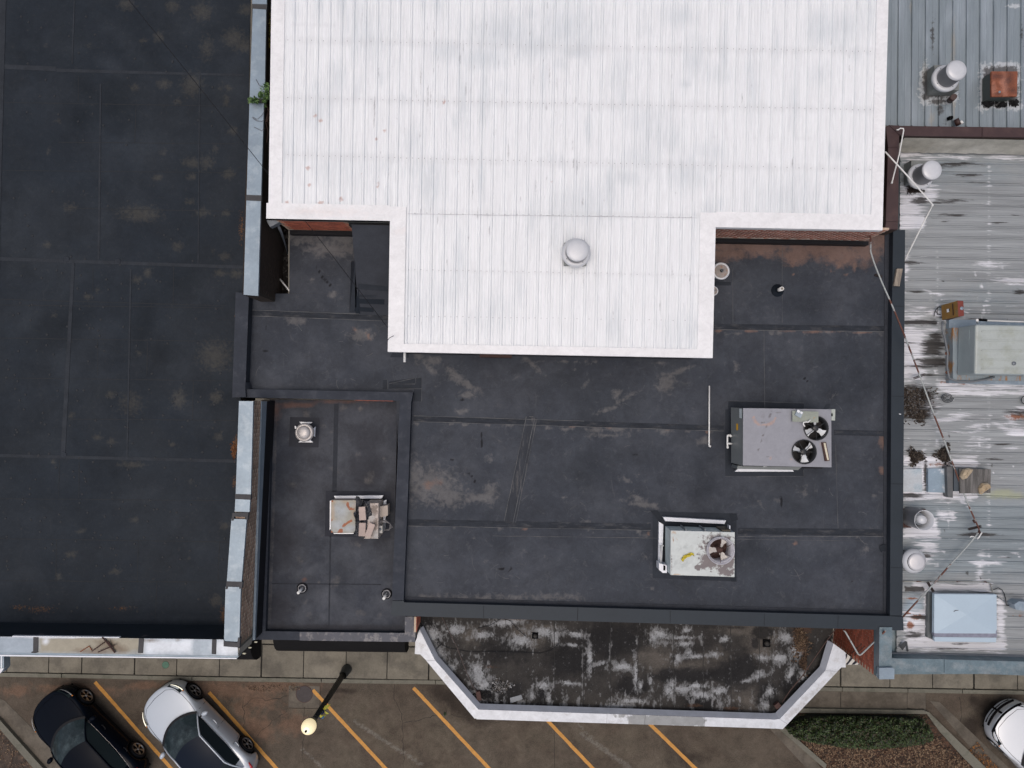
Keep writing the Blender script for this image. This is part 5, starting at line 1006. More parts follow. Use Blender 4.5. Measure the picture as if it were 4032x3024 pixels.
for (pts, z, lab) in (([(1412, 1997), (1437, 1995), (1441, 2047), (1415, 2049)], 6.12, 'topmost pinkish brick with a round mark on the old unit'), ([(1414, 2059), (1440, 2059), (1438, 2112), (1412, 2111)], 6.06, 'straight pinkish brick near the lower edge of the old unit'), ([(1455, 2058), (1477, 2067), (1458, 2116), (1436, 2108)], 6.1, 'slanted grey-pink brick at the lower right of the old unit')):
    c = P(sum(p[0] for p in pts) / 4, sum(p[1] for p in pts) / 4, z - .08); t = thing('brick', lab, 'brick', c, group='bricks weighing down the old unit')
    MB().prism(PX(pts, z), z - .09).build('block', m_paver, t)
t = thing('cable_box', 'small white electrical box with grey cables at the corner of the old unit', 'electrical box', P(1497, 2085, 5.5))
MB().prism(PX([(1491, 2071), (1505, 2070), (1505, 2100), (1490, 2099)], 5.8), 5.4).build('box', M('box_cream', (.5, .49, .46), .5, 0, .2, 8), t)
MB().lathe([(.04, 0), (.04, .01), (.0001, .01)], P(1497, 2084, 5.8), 14).build('knob', m_greymet, t)
for k, o_ in enumerate((0, 5, -6)):
    pts = [(1480, 2062 + o_), (1500, 2054 + o_), (1520, 2052 + o_ * .6), (1536, 2062), (1540 - o_, 2076), (1532, 2086 + o_ * .3), (1512, 2087)]
    MB().tube(PX(pts, 5.86 - .06 * k), .011, 6).build('cable', M('cable_grey', (.17, .16, .16), .5), t)

# ------------------------------------------------------------------ vents
m_alu = M('spun_aluminium', (.60, .62, .65), .36, .12, .08, 3, bmp=.02)
m_alud = M('grey_cowl_side', (.22, .225, .24), .45, .3, .1, 3)
def exhaust(name, label, base_px, zb, base_half, ring_px, zr, rr, cap_px, zc, rc, white=False):
    b = P(*base_px, zb); t = thing(name, label, 'roof vent', b, group=None)
    h = base_half
    if h: 
        mb = MB(); mb.prism([(b.x - h, b.y - h, zr - .12), (b.x + h, b.y - h, zr - .12), (b.x + h, b.y + h, zr - .12), (b.x - h, b.y + h, zr - .12)], zb); mb.build('curb', M('curb_sheet', (.2, .215, .21), .6, .1, .3, 5), t)
    c = P(*ring_px, zr); R_ = rr / ppm(zr); c2 = P(*cap_px, zc); r2 = rc / ppm(zc)
    c2 = Vector((c.x + (c2.x - c.x) * .35, c.y + (c2.y - c.y) * .35, zc))
    MB().lathe([(R_ * .86, -.12), (R_ * .96, -.08), (R_, -.02), (R_ * .99, .0), (R_ * .9, .03), (R_ * .74, .045), (R_ * .70, .03)], c, 48).build('wind_band', m_alu, t)
    MB().lathe([(R_ * .72, .03), (R_ * .72, zc - zr - .05)], c, 48).build('cowl', m_alud, t)
    MB().lathe([(R_ * .74, 0), (r2 * 1.02, .035), (r2 * .96, .05), (r2 * .5, .062), (.0001, .066)], Vector((c.x, c.y, zc - .05)), 48).build('cap', m_alu, t)
    for k in range(4):
        a = .6 + k * math.pi / 2; MB().lathe([(.014, 0), (.012, .012), (.0001, .014)], c + Vector((math.cos(a) * R_ * .8, math.sin(a) * R_ * .8, .04)), 6).build('bolt', m_greymet, t)
    return t
exhaust('exhaust_vent', 'tall domed metal exhaust vent on the blue grey roof near the brown cap', (3694, 330), ZU, .34, (3724, 308), 6.22, 54, (3757, 279), 6.72, 37)
exhaust('exhaust_vent', 'domed metal exhaust vent on the corrugated roof right of the brown cap corner', (3600, 690), ZR, .3, (3625, 694), 5.85, 51, (3658, 675), 6.4, 37)
exhaust('exhaust_vent', 'large domed vent standing on the white ribbed roof', (2264, 1005), 7.2, .285, (2269, 995), 7.48, 58, (2272, 980), 7.78, 43)
t = thing('roof_vent', 'broad grey dome vent half hidden by the black cap on the corrugated roof', 'roof vent', P(3595, 2214, ZR))
c = P(3602, 2211, 5.75); R_ = 48 / ppm(5.75)
MB().lathe([(R_ * .55, -.38), (R_ * .55, -.1), (R_, -.1), (R_ * .99, -.04), (R_ * .86, .03), (R_ * .72, .06)], c, 48).build('bowl', m_alu, t)
MB().lathe([(R_ * .72, .055), (R_ * .71, .075), (R_ * .5, .09), (.0001, .1)], c + Vector((.02, 0, 0)), 40).build('cap', M('pale_cap', (.6, .6, .62), .4, .3, .1, 4), t)
t = thing('open_vent', 'open cylinder exhaust with a smaller pipe inside on the corrugated roof', 'roof vent', P(3590, 2045, ZR))
c = P(3640, 2049, 6.05); b = P(3597, 2042, ZR)
MB().lathe([(.275, 0), (.275, .69)], Vector((c.x, c.y, ZR)), 40).build('outer_sleeve', m_alud, t)
MB().lathe([(.262, .05), (.262, .69), (.275, .69)], Vector((c.x, c.y, ZR)), 40).build('sleeve_lip', m_alu, t)
MB().lathe([(.26, .10), (.0001, .10)], Vector((c.x, c.y, ZR)), 30).build('sleeve_floor', m_black, t)
MB().lathe([(.17, .1), (.17, .46), (.16, .5), (.11, .5)], Vector((c.x, c.y, ZR)), 32).build('inner_pipe', m_greymet, t)
MB().lathe([(.11, .5), (.11, .62), (.0001, .63)], Vector((c.x, c.y, ZR)), 28).build('cap', m_alu, t)
pprism('rust_flange', [(3556, 2003), (3645, 2004), (3645, 2008), (3572, 2010), (3572, 2060), (3590, 2078), (3556, 2078)], ZR + .04, ZR, m_rustdk, t)
pprism('base_plate', [(3560, 2010), (3640, 2008), (3632, 2076), (3576, 2072)], ZR + .05, ZR, m_greymet, t)
# rusty square hatch
t = thing('rusty_box_vent', 'square box vent with a bright rusty lid at the upper right', 'roof vent', P(3945, 335, ZU))
pprism('curb', [(3890, 292), (4000, 294), (3996, 392), (3888, 388)], ZU + .12, ZU, M('tar_curb', (.06, .06, .058), .8, 0, .3, 8), t)
pprism('casing', [(3906, 284), (4004, 284), (4002, 376), (3906, 378)], 6.12, ZU, M('dark_green_grey', (.07, .085, .08), .6, 0, .2, 4), t)
sheet('lid', [[(3904, 281), (4007, 281), (4004, 379), (3904, 380)]], 6.18, .04, MS('rusty_lid', (.24, .078, .04), [(0, (.42, .2, .14), 6, .5, .3, .7), (1, (.07, .028, .022), 6, .8, .25, .85)], .8, 0, .35, 6, fine=.35, bmp=.3), {0: [(3955, 330, 14, 50, 0, .9), (3912, 350, 10, 20)], 1: [(3930, 300, 30, 14, 0, .8), (3975, 310, 20, 40, 0, .8), (3985, 355, 22, 16, 0, .8), (3930, 370, 20, 8, 0, .7)]}, t)
pprism('lid_edge', [(3904, 281), (4007, 281), (4004, 379), (3904, 380)], 6.175, 6.12, m_rust, t)
MB().lathe([(.033, 0), (.03, .01), (.0001, .012)], P(3936, 362, 6.185), 14).build('bolt', m_galv, t)
# brown pipes
def stub(label, a, za, b, zb, r, m, name='pipe_stub'):
    A_, B_ = P(*a, za), P(*b, zb); t = thing(name, label, 'pipe', A_); MB().tube([A_, B_], r, 16).build('pipe', m, t); return t
stub('round brown vent pipe standing beside the tall domed vent', (3740, 396), ZU, (3756, 381), 6.15, .08, M('brown_pipe', (.045, .02, .018), .6, 0, .2, 6))
t = stub('brown stub pipe with a white end lying near the brown parapet', (3760, 486), 5.82, (3780, 476), 5.9, .095, M('brown_pipe', (.045, .02, .018), .6, 0, .2, 6))
MB().tube([P(3781, 477, 5.9), P(3790, 486, 5.9)], .04, 10).build('pipe_end', m_pvc, t)
MB().obox(P(3741, 465, 5.8), .1, .08, .12, .2).build('loose_block', m_black, None)
o = bpy.data.objects['loose_block']; tag(o, 'tiny black block left of the brown stub pipe', 'block')
# turbine heads beside the white roof
def turb(label, px, z, rp, holes=True):
    c = P(*px, z); r = rp / ppm(z); t = thing('turbine_vent', label, 'roof vent', c)
    MB().lathe([(r * .7, -.3), (r * .75, 0), (r, .02), (r, .035), (r * .82, .05), (r * .78, .03)], c, 36).build('ring', m_alu, t)
    MB().lathe([(r * .8, .03), (r * .5, .06), (.0001, .07)], c, 30).build('plate', M('dusty_plate', (.3, .27, .25), .6, .1, .3, 8, (.3, .17, .12), (.55, .65), 12), t)
    MB().lathe([(r * .2, .07), (r * .2, .12), (.0001, .12)], c, 6, 0, False).build('hub', m_black, t)
    for k in range(5):
        a = k * 1.256; MB().obox(c + Vector((math.cos(a) * r * .13, math.sin(a) * r * .13, .125)), r * .16, r * .05, .01, a).build('spoke', m_greymet, t)
    return t
turb('round turbine vent head beside the right edge of the white roof nose', (2838, 1068), 6.0, 34)
turb('smaller round vent half under the white roof nose edge', (2808, 1146), 5.8, 19)
# boot vents
def boot(label, px, z, rp, pip, hz, tilt=(0, 0), mring=m_tape):
    c = P(*px, z); r = rp / ppm(z); t = thing('pipe_vent', label, 'pipe vent', c)
    MB().lathe([(r, .001), (r, .01), (r * .55, .03), (r * .42, .14), (r * .40, .15)], c, 28).build('boot', mring, t)
    MB().tube([c, c + Vector((tilt[0], tilt[1], hz))], pip, 14).build('pipe', m_pvc, t)
    MB().lathe([(pip * .7, 0), (.0001, .0)], c + Vector((tilt[0], tilt[1], hz + .002)), 12, 0, False).build('pipe_bore', M('pipe_bore', (.25, .23, .2), .8), t)
boot('cream pipe vent in a round black boot on the upper right of the dark roof', (3061, 1144), 5.5, 25, .055, .34)
for (lab, px) in (('white pipe drain at the lower left of the annex roof', (1191, 2315)), ('white pipe drain at the lower right of the annex roof', (1523, 2337))):
    c = P(*px, 5.2); t = thing('roof_drain', lab, 'drain', c, group='round drains on the annex roof')
    MB().lathe([(.15, 0), (.15, .03), (.115, .05), (.11, .03)], c, 28).build('ring', m_blackr, t)
    MB().lathe([(.112, .035), (.112, .06), (.098, .06), (.098, .03)], c, 28).build('ring', M('drain_ring', (.45, .45, .47), .4, .3), t)
    MB().tube([c, c + Vector((-.03, -.06, .3))], .038, 12).build('pipe', m_pvc, t)
t = thing('exhaust_vent', 'white round mushroom vent with flashing tabs at the upper left of the annex roof', 'roof vent', P(1200, 1702, 5.2))
c = P(1197, 1703, 5.6); b = P(1203, 1703, 5.2)
MB().box(b.x - .17, b.x + .17, b.y - .17, b.y + .17, 5.2, 5.4).build('curb', m_blackr, t)
for pts in ([(1178, 1661), (1229, 1662), (1222, 1668), (1184, 1668)], [(1230, 1690), (1242, 1680), (1239, 1720), (1228, 1708)], [(1174, 1741), (1184, 1735), (1222, 1731), (1232, 1742)], [(1161, 1676), (1167, 1681), (1166, 1690), (1161, 1687)]):
    pprism('flashing_tab', pts, 5.27, 5.21, m_whitem, t)
r = 37 / ppm(5.6)
MB().lathe([(r * .7, -.35), (r * .8, -.1), (r, -.08), (r, -.04), (r * .9, .01), (r * .74, .03), (r * .72, .0), (r * .7, .05), (r * .62, .09), (r * .3, .11), (.0001, .115)], c, 44).build('hood', M('cream_alu', (.5, .48, .47), .4, .3, .12, 5), t)

# ------------------------------------------------------------------ right roof things
t = thing('rooftop_unit', 'large pale green metal rooftop unit cut by the right photo edge', 'air conditioner', P(3900, 1390, ZR))
pprism('base_rail', [(3737, 1258), (4200, 1268), (4200, 1520), (3737, 1508)], ZR + .14, ZR, m_galv, t)
pprism('skirt', [(3752, 1290), (4200, 1300), (4200, 1502), (3752, 1496)], ZR + .34, ZR, M('rust_streaked', (.25, .3, .33), .5, .1, .2, 3, (.33, .16, .05), (.52, .62), 4, stretch=(2, .4, 1)), t)
m_ug = M('unit_green', (.40, .44, .425), .45, .1, .1, 2.5, (.34, .37, .33), (.5, .65), 2)
m_us = M('unit_side', (.36, .42, .43), .45, .1, .08, 2)
def rbox(pts, zt, zb, mt, ms, name='casing', bev=.05):
    o = MB().prism(PX(pts, zt), zb, 0, 1).build(name, [mt, ms], t)
    md = o.modifiers.new('bevel', 'BEVEL'); md.width = bev; md.segments = 3; md.limit_method = 'ANGLE'; return o
rbox([(3842, 1277), (4200, 1283), (4200, 1478), (3838, 1474)], 6.45, 5.7, m_ug, m_us)
for y in (1304, 1341, 1379, 1416, 1452):
    pprism('lid_rib', [(3866, y - 2), (4200, y), (4200, y + 4), (3866, y + 2)], 6.468, 6.44, m_ug, t)
xs_ = P(3842, 1300, 6.45).x
MB().box(xs_ - .012, xs_ + .02, P(3842, 1460, 6.45).y, P(3842, 1295, 6.45).y, 5.75, 6.2).build('side_panel', m_us, t)
MB().lathe([(.055, 0), (.05, .02), (.0001, .025)], P(3992, 1431, 6.46), 18).build('plug', m_greymet, t)
MB().tube(PX([(3712, 1265), (3708, 1290), (3722, 1340), (3731, 1390), (3729, 1450), (3738, 1490), (3770, 1502), (3830, 1503), (3880, 1494), (3915, 1484)], 5.75), .03, 8).build('hose', M('grey_hose', (.14, .155, .17), .5), t)
for p in [(3730, 1391), (3731, 1466)]: MB().lathe([(.045, -.03), (.045, .03)], P(*p, 5.75), 10).build('clamp', m_rust, t)
pipe('white_gas_pipe', 'white pipe running along the top side of the large rooftop unit', [(3880, 1262), (4100, 1270)], 5.9, .022, m_pvc)
stub('black valve fitting on the pipe at the top side of the rooftop unit', (3855, 1259), 5.9, (3885, 1261), 5.9, .035, m_black, 'valve')
stub('short white riser pipe at the corner of the large rooftop unit', (3848, 1270), 5.9, (3848, 1260), 6.45, .03, m_pvc)
t = thing('disconnect_box', 'orange and red metal electrical disconnect box above the rooftop unit', 'electrical box', P(3745, 1225, 5.5))
# tall slanted box: orange face towards the roof centre, red top
A_ = [P(3706, 1202, 5.5), P(3770, 1184, 6.12), P(3774, 1247, 6.12), P(3709, 1260, 5.5)]; Bk = [P(3793, 1185, 6.12), P(3796, 1243, 6.12)]
MB().add([tuple(p) for p in A_], [(0, 3, 2, 1)]).build('front_panel', M('ochre_paint', (.26, .14, .03), .6, 0, .25, 4, (.22, .17, .08), (.5, .65), 5), t)
MB().add([tuple(A_[1]), tuple(A_[2]), tuple(Bk[1]), tuple(Bk[0])], [(0, 1, 2, 3)]).build('top_panel', M('red_paint', (.17, .03, .02), .6, 0, .2, 5), t)
lo = [Vector((p.x + .18, p.y, 5.5)) for p in (A_[0], A_[3])]
MB().add([tuple(A_[2]), tuple(A_[3]), (lo[1].x, lo[1].y, 5.5), tuple(Bk[1])], [(0, 1, 2, 3)]).add([tuple(A_[1]), tuple(A_[0]), (lo[0].x, lo[0].y, 5.5), tuple(Bk[0])], [(3, 2, 1, 0)]).build('side_panel', m_rustdk, t)
def onface(u, v, du, dv, name, mt, lift=.006):
    f = lambda s, r_: A_[0].lerp(A_[1], s).lerp(A_[3].lerp(A_[2], s), r_) + Vector((-.01, 0, .01)) * (lift / .006)
    MB().add([tuple(f(u, v)), tuple(f(u + du, v)), tuple(f(u + du, v + dv)), tuple(f(u, v + dv))], [(0, 3, 2, 1)]).build(name, mt, t)
onface(.33, .36, .14, .22, 'label', m_white); onface(.68, .1, .06, .75, 'handle_slot', m_rustdk); onface(.47, .38, .05, .16, 'label', m_black)
MB().lathe([(.05, 0), (.045, .01), (.0001, .012)], P(3787, 1214, 6.125), 16).build('knockout', m_galv, t)
for k, dx in enumerate((0, 8)):
    MB().tube(PX([(3706, 1204 + dx), (3692, 1210), (3684 + dx, 1222), (3690, 1234 + k * 5), (3706, 1240)], 5.5), .01, 6).build('cable', m_blackr, t)
MB().tube(PX([(3678, 1246), (3680, 1230), (3690, 1214)], 5.42), .009, 6).build('cable', m_blackr, t)
# coil of cable
t = thing('cable_coil', 'small coil of dark cable on the corrugated roof below the rooftop unit', 'cable', P(3730, 1565, ZR))
pts = [P(3730 + math.cos(a * .5) * (24 - a * .45) , 1566 + math.sin(a * .5) * (20 - a * .45), ZR + .05 + .002 * a) for a in np.linspace(0, 36, 90)]
MB().tube(pts, .009, 5).build('cable', m_blackr, t)
t = thing('cable_coil', 'dark cable coil cut by the right photo edge', 'cable', P(4032, 1575, ZR))
MB().tube([P(4036 + math.cos(a) * 14, 1575 + math.sin(a) * 16, ZR + .05 + .003 * a) for a in np.linspace(0, 12, 40)], .01, 5).build('cable', m_blackr, t)
# pale blue hatch with cross break
t = thing('roof_hatch', 'pale blue metal hatch lid with a diagonal fold on the corrugated roof', 'hatch', P(3800, 2430, ZR))
c4 = PX([(3679, 2339), (3924, 2341), (3925, 2497), (3678, 2496)], 5.72); m_ = sum(c4, Vector()) / 4; m_.z += .06
m_hb = M('pale_blue_metal', (.43, .54, .63), .35, .15, .04, 2)
MB().add([tuple(p) for p in c4] + [tuple(m_)], [(4, 1, 0), (4, 2, 1), (4, 3, 2), (4, 0, 3)]).build('lid', m_hb, t)
MB().prism([(p.x, p.y, 5.715) for p in c4], 5.62).build('lid_edge', m_hb, t)
pprism('casing', [(3684, 2345), (3920, 2347), (3920, 2530), (3684, 2526)], 5.60, ZR, M('hatch_side', (.2, .23, .24), .5, .1, .15, 3), t)
pprism('lid_lip', [(3679, 2508), (3924, 2511), (3921, 2529), (3680, 2526)], 5.66, 5.58, m_hb, t)
pprism('lid_joint', [(3678, 2497), (3925, 2498), (3924, 2511), (3679, 2507)], 5.70, 5.6, M('sealant_grey', (.22, .23, .29), .8, 0, .3, 8), t)
pprism('sealant_edge', [(3678, 2493), (3720, 2491), (3800, 2492), (3880, 2494), (3918, 2492), (3925, 2480), (3926, 2499), (3678, 2499)], 5.722, 5.6, M('sealant_grey', (.22, .23, .29), .8, 0, .3, 8), t)
MB().tube(PX([(3756, 2408), (3762, 2404), (3774, 2403)], 5.77), .006, 5).build('twig', m_rustdk, t)
pprism('side_rail', [(3655, 2333), (3680, 2336), (3680, 2522), (3652, 2510)], ZR + .12, ZR, M('rail_grey', (.13, .145, .15), .5, .1, .2, 4), t)
pipe('cable_run', 'rusted grey conduit running along the corrugated roof above the pale blue hatch', [(3556, 2289), (3650, 2290), (3880, 2291), (3900, 2298), (3908, 2330)], ZR + .07, .016, M('galv_conduit', (.3, .31, .29), .5, .2, .2, 5, (.09, .04, .03), (.52, .58), 2.5, stretch=(1.5, .2, 1)))
t = thing('cable_run', 'dark loose cable beside the right side of the pale blue hatch', 'cable', P(3930, 2330, ZR))
MB().tube(PX([(3912, 2322), (3930, 2315), (3945, 2322), (3954, 2337), (3960, 2360), (3962, 2382), (3985, 2386)], ZR + .06), .012, 6).build('cable', m_blackr, t)
MB().tube(PX([(3926, 2348), (3950, 2365), (3992, 2382)], ZR + .05), .014, 6).build('cable', m_greymet, t)
pprism('small_galvanised_plate', [(3994, 2380), (4012, 2368), (4060, 2372), (4060, 2410), (4000, 2400)], ZR + .3, ZR, m_galv); tag(bpy.data.objects['small_galvanised_plate'], 'small pale blue box beside the right edge at the hatch', 'box')
# flat ducts of the shared wall
t = thing('roof_duct', 'low blue grey sheet-metal box with white sealant edges, left of the weathered board', 'duct', P(3700, 1890, ZR))
pprism('casing', [(3655, 1845), (3728, 1845), (3726, 1940), (3655, 1938)], ZR + .1, ZR, M('sealed_blue_metal', (.25, .33, .4), .4, .2, .15, 3, (.55, .58, .62), (.56, .64), 3.2), t)
pprism('end_flange', [(3728, 1838), (3752, 1836), (3752, 1960), (3732, 1958)], ZR + .22, ZR, M('flange_grey', (.11, .115, .12), .5, .2, .3, 7), t)
t = thing('roof_duct', 'low whitish sealed sheet-metal box against the black cap', 'duct', P(3590, 1890, ZR))
pprism('casing', [(3545, 1848), (3630, 1846), (3632, 1938), (3545, 1936)], ZR + .09, ZR, M('sealed_white_metal', (.47, .51, .54), .4, .1, .2, 3, (.3, .38, .43), (.52, .66), 3), t)
t = thing('weathered_board', 'weathered grey board held down by two stones on the corrugated roof', 'board', P(3830, 1895, ZR))
pprism('board', [(3777, 1845), (3902, 1848), (3900, 1941), (3780, 1943)], ZR + .30, ZR + .26, M('grey_wood', (.095, .092, .088), .85, 0, .3, 3, (.15, .145, .14), (.45, .6), 3, stretch=(4, .3, 1), bmp=.3), t)
pprism('box_below', [(3756, 1842), (3890, 1846), (3888, 1938), (3756, 1934)], ZR + .25, ZR, M('slate_metal', (.05, .065, .08), .5, .1, .2, 4), t)
from mathutils import noise as mn
def rock(label, poly, z, h, seed, col=(.44, .36, .25), name='stone'):
    pts = PX(poly, z); c = sum(pts, Vector()) / len(pts); t = thing(name, label, 'stone', c); bm = bmesh.new(); K = 5
    n = len(pts) * 3
    ring0 = []
    for i in range(n):
        k, f = divmod(i, 3); p = pts[k].lerp(pts[(k + 1) % len(pts)], f / 3); ring0.append(p)
    rows = []
    for k in range(K):
        s = k / (K - 1); sc = [1, 1.0, .8, .45, .05][k]; zz = [0, .35, .8, .95, 1][k]
        rows.append([bm.verts.new(Vector((c.x + (p.x - c.x) * sc, c.y + (p.y - c.y) * sc, z + zz * h)) + Vector((1, 1, 1)) * 0 + Vector((mn.noise(p * 9 + Vector((seed, k, 0))), mn.noise(p * 9 + Vector((0, k, seed))), mn.noise(p * 14 + Vector((k, seed, 0))))) * (.022 if k else 0)) for p in ring0])
    for k in range(K - 1):
        for i in range(n): bm.faces.new((rows[k][i], rows[k][(i + 1) % n], rows[k + 1][(i + 1) % n], rows[k + 1][i]))
    bm.faces.new(rows[-1]); bmesh.ops.recalc_face_normals(bm, faces=bm.faces[:])
    for v in bm.verts: v.co -= c
    me = bpy.data.meshes.new('rock'); bm.to_mesh(me); bm.free(); me.materials.append(M('sandstone', col, .9, 0, .25, 12, (.33, .3, .24), (.5, .65), 9, bmp=.5)); link_mesh('rock', me, t)
rock('smooth pale stone on the upper left of the weathered board', [(3790, 1848), (3808, 1843), (3825, 1846), (3815, 1865), (3800, 1884), (3788, 1888), (3777, 1876), (3783, 1858)], ZR + .30, .13, 3)
rock('rough tan stone on the lower right of the weathered board', [(3862, 1903), (3880, 1899), (3895, 1906), (3899, 1916), (3886, 1926), (3872, 1934), (3862, 1945), (3854, 1944), (3850, 1922)], ZR + .30, .12, 8, (.4, .31, .2))
# debris clumps
def clump(label, px, z, rx, ry, n, cols, seed, name='debris_clump', cat='debris', h=.1):
    rr = random.Random(seed); c = P(*px, z); t = thing(name, label, cat, c); mb = MB()
    for _ in range(n):
        a, q = rr.uniform(0, 6.28), abs(rr.gauss(0, .45)); q = min(q, 1.15)
        wob = 1 + .35 * math.sin(a * 3 + seed)
        p = P(px[0] + rx * q * wob * math.cos(a), px[1] + ry * q * wob * math.sin(a), z); p.z += rr.uniform(0, h) * (1 - .6 * q)
        s = rr.uniform(.012, .04); M_ = Matrix.Rotation(rr.uniform(0, 6.28), 3, 'Z') @ Matrix.Rotation(rr.uniform(-1, 1), 3, 'X') @ Matrix.Rotation(rr.uniform(-1, 1), 3, 'Y')
        v = [p + M_ @ Vector(w_) for w_ in ((-s, -s * .5, 0), (s, -s * .4, 0), (s * .8, s * .5, 0), (-s * .7, s * .6, 0))]
        mb.add(v, [(0, 1, 2, 3)], rr.randrange(len(cols)))
    o = mb.build('leaf_litter', [M('litter', c_, .9, 0, .4, 20) for c_ in cols], t); o['kind'] = 'stuff'
dk = [(.035, .026, .02), (.06, .045, .035), (.09, .075, .06), (.02, .016, .014)]
clump('dark clump of debris on the corrugated roof, left of the pair above the sealed boxes', (3602, 1798), ZR, 28, 32, 1500, dk, 2, h=.16)
clump('dark clump of debris beside the rusty conduit, right of the pair above the sealed boxes', (3714, 1790), ZR, 30, 34, 1700, dk, 5, h=.16)
clump('large mossy debris pile against the black cap below the white-smeared ribs', (3580, 1575), ZR, 80, 62, 3400, dk + [(.12, .12, .125)], 9, h=.1)
clump('tail of wet black debris below the large mossy pile', (3615, 1640), ZR, 36, 24, 900, dk, 4, h=.08)
clump('black burnt lumps below the rusty box vent', (3890, 410), ZU, 28, 12, 700, [(.008, .008, .01)], 3, h=.1)
clump('black lump under the middle of the rusty box vent', (3945, 414), ZU, 20, 12, 500, [(.008, .008, .01)], 13, h=.1)
clump('black lump under the right corner of the rusty box vent', (3990, 408), ZU, 20, 12, 500, [(.008, .008, .01)], 23, h=.1)
clump('black debris under the domed vent by the brown cap', (3598, 752), ZR, 34, 13, 900, [(.02, .015, .013), (.05, .035, .03)], 33, h=.06)
clump('leaf litter in the right corner of the dirty canopy roof', (3150, 2520), 4.39, 34, 70, 1500, [(.1, .06, .035), (.05, .032, .022), (.16, .11, .07)], 7, h=.05)
clump('leaf litter along the slanted right rim of the canopy', (3165, 2610), 4.39, 16, 40, 500, [(.1, .06, .035), (.05, .032, .022)], 17, h=.04)
clump('scattered wet leaves in the left corner of the canopy roof', (1975, 2700), 4.39, 50, 26, 600, [(.015, .015, .015), (.3, .3, .3), (.1, .09, .08)], 27, h=.03)
clump('black slimy heap beside the rusty plate at the canopy left corner', (1905, 2735), 4.39, 40, 22, 800, [(.006, .006, .007), (.02, .02, .02)], 37, h=.04)
clump('orange leaves caught along the galvanised cap of the left roof', (922, 1770), 6.11, 12, 36, 260, [(.19, .08, .03), (.11, .05, .025)], 47, h=.03)
# loose plank on the black cap, felt scrap
t = thing('wood_plank', 'short weathered plank lying on the black right-hand cap', 'plank', P(3540, 1092, ZC))
pprism('plank', [(3532, 1058), (3555, 1058), (3542, 1127), (3520, 1125)], ZC + .07, ZC + .005, M('weathered_wood', (.22, .19, .16), .85, 0, .25, 4, (.3, .26, .21), (.45, .6), 5, stretch=(5, .6, 1), bmp=.3), t)
t = thing('felt_scrap', 'torn dark felt scrap on the corrugated roof below the pale blue hatch', 'scrap', P(3560, 2545, ZR))
MB().add([P(3540, 2545, ZR + .05), P(3563, 2524, ZR + .16), P(3572, 2526, ZR + .2), P(3578, 2565, ZR + .1), P(3570, 2566, ZR + .05), P(3566, 2545, ZR + .12), P(3554, 2561, ZR + .05)], [(0, 6, 5, 1), (1, 5, 4, 3, 2)]).build('felt', M('felt', (.055, .062, .07), .8, 0, .15), t)
t = thing('felt_flap', 'small dark torn membrane flap at the right edge of the dark roof', 'flap', P(3478, 2160, 5.52))
MB().add([P(3463, 2148, 5.53), P(3488, 2143, 5.56), P(3488, 2172, 5.53), P(3475, 2170, 5.52), P(3470, 2176, 5.52), P(3463, 2162, 5.52)], [(0, 5, 4, 3, 2, 1)]).build('felt', m_tape, t)

# ------------------------------------------------------------------ conduits and cables
m_condr = M('rust_banded_conduit', (.37, .40, .40), .5, .2, .15, 5, (.12, .045, .03), (.50, .53), 1.1, bmp=.05)
t = pipe('conduit', 'long rust-banded conduit crossing the black cap and the corrugated roof with small cross stands',
     [(3420, 905), (3428, 938), (3428, 990), (3440, 1030), (3456, 1072), (3476, 1120), (3494, 1160), (3520, 1220), (3558, 1312), (3590, 1395), (3622, 1480), (3662, 1590), (3680, 1640), (3712, 1720), (3738, 1790), (3764, 1860), (3790, 1930), (3818, 2000), (3840, 2050), (3853, 2078), (3857, 2094), (3800, 2160), (3740, 2225), (3660, 2317), (3600, 2380), (3545, 2440)],
     [6.5, 6.3, 6.1, 6.1, 6.1] + [6.12] * 4 + [5.8] + [5.62] * 10 + [5.6] * 6, .022, m_condr)
for (x, y, a, w_) in ((3458, 1086, -.25, .2), (3620, 1482, .38, .34), (3777, 1876, .25, .34), (3838, 2078, .25, .36), (3664, 2311, -1.0, .3)):
    c = P(x, y, 5.56 if y > 1100 else 6.04)
    for s in (-.018, .018): MB().obox(c + Vector((-math.sin(a) * s, math.cos(a) * s, 0)), w_, .016, .06, a).build('stand_bar', M('dark_iron', (.03, .018, .016), .6, .2), t)
for p in ((3836, 2054), (3857, 2096)): MB().tube([P(p[0] - 3, p[1] - 6, 5.62), P(p[0] + 3, p[1] + 4, 5.62)], .034, 8).build('coupling', m_rustdk, t)
t = thing('white_tape', 'white tape strips hanging from the bend of the long conduit', 'tape', P(3858, 2110, 5.6))
MB().tube(PX([(3866, 2096), (3858, 2110), (3848, 2122)], 5.68), .02, 6).build('strip', m_pvc, t)
MB().tube(PX([(3842, 2120), (3834, 2113), (3824, 2112), (3820, 2116)], 5.6), .014, 6).build('strip', m_pvc, t)
MB().tube(PX([(3846, 2101), (3851, 2107)], 5.6), .012, 6).build('strip', m_pvc, t)
pipe('conduit', 'bent grey conduit on the front brick side wall', [(3487, 2483), (3450, 2520), (3392, 2576), (3385, 2579), (3378, 2574), (3330, 2490), (3320, 2478)], [5.85, 5.5, 5.2, 5.2, 5.2, 5.15, 5.15], .024, m_condr)
pipe('conduit', 'thin rusty pipe slanting over the dirty canopy roof at right', [(3292, 2474), (3250, 2530), (3160, 2660), (3110, 2720), (3080, 2765)], [5.2, 4.95, 4.7, 4.6, 4.5], .014, M('rusty_pipe', (.06, .032, .025), .7, 0, .3, 5))
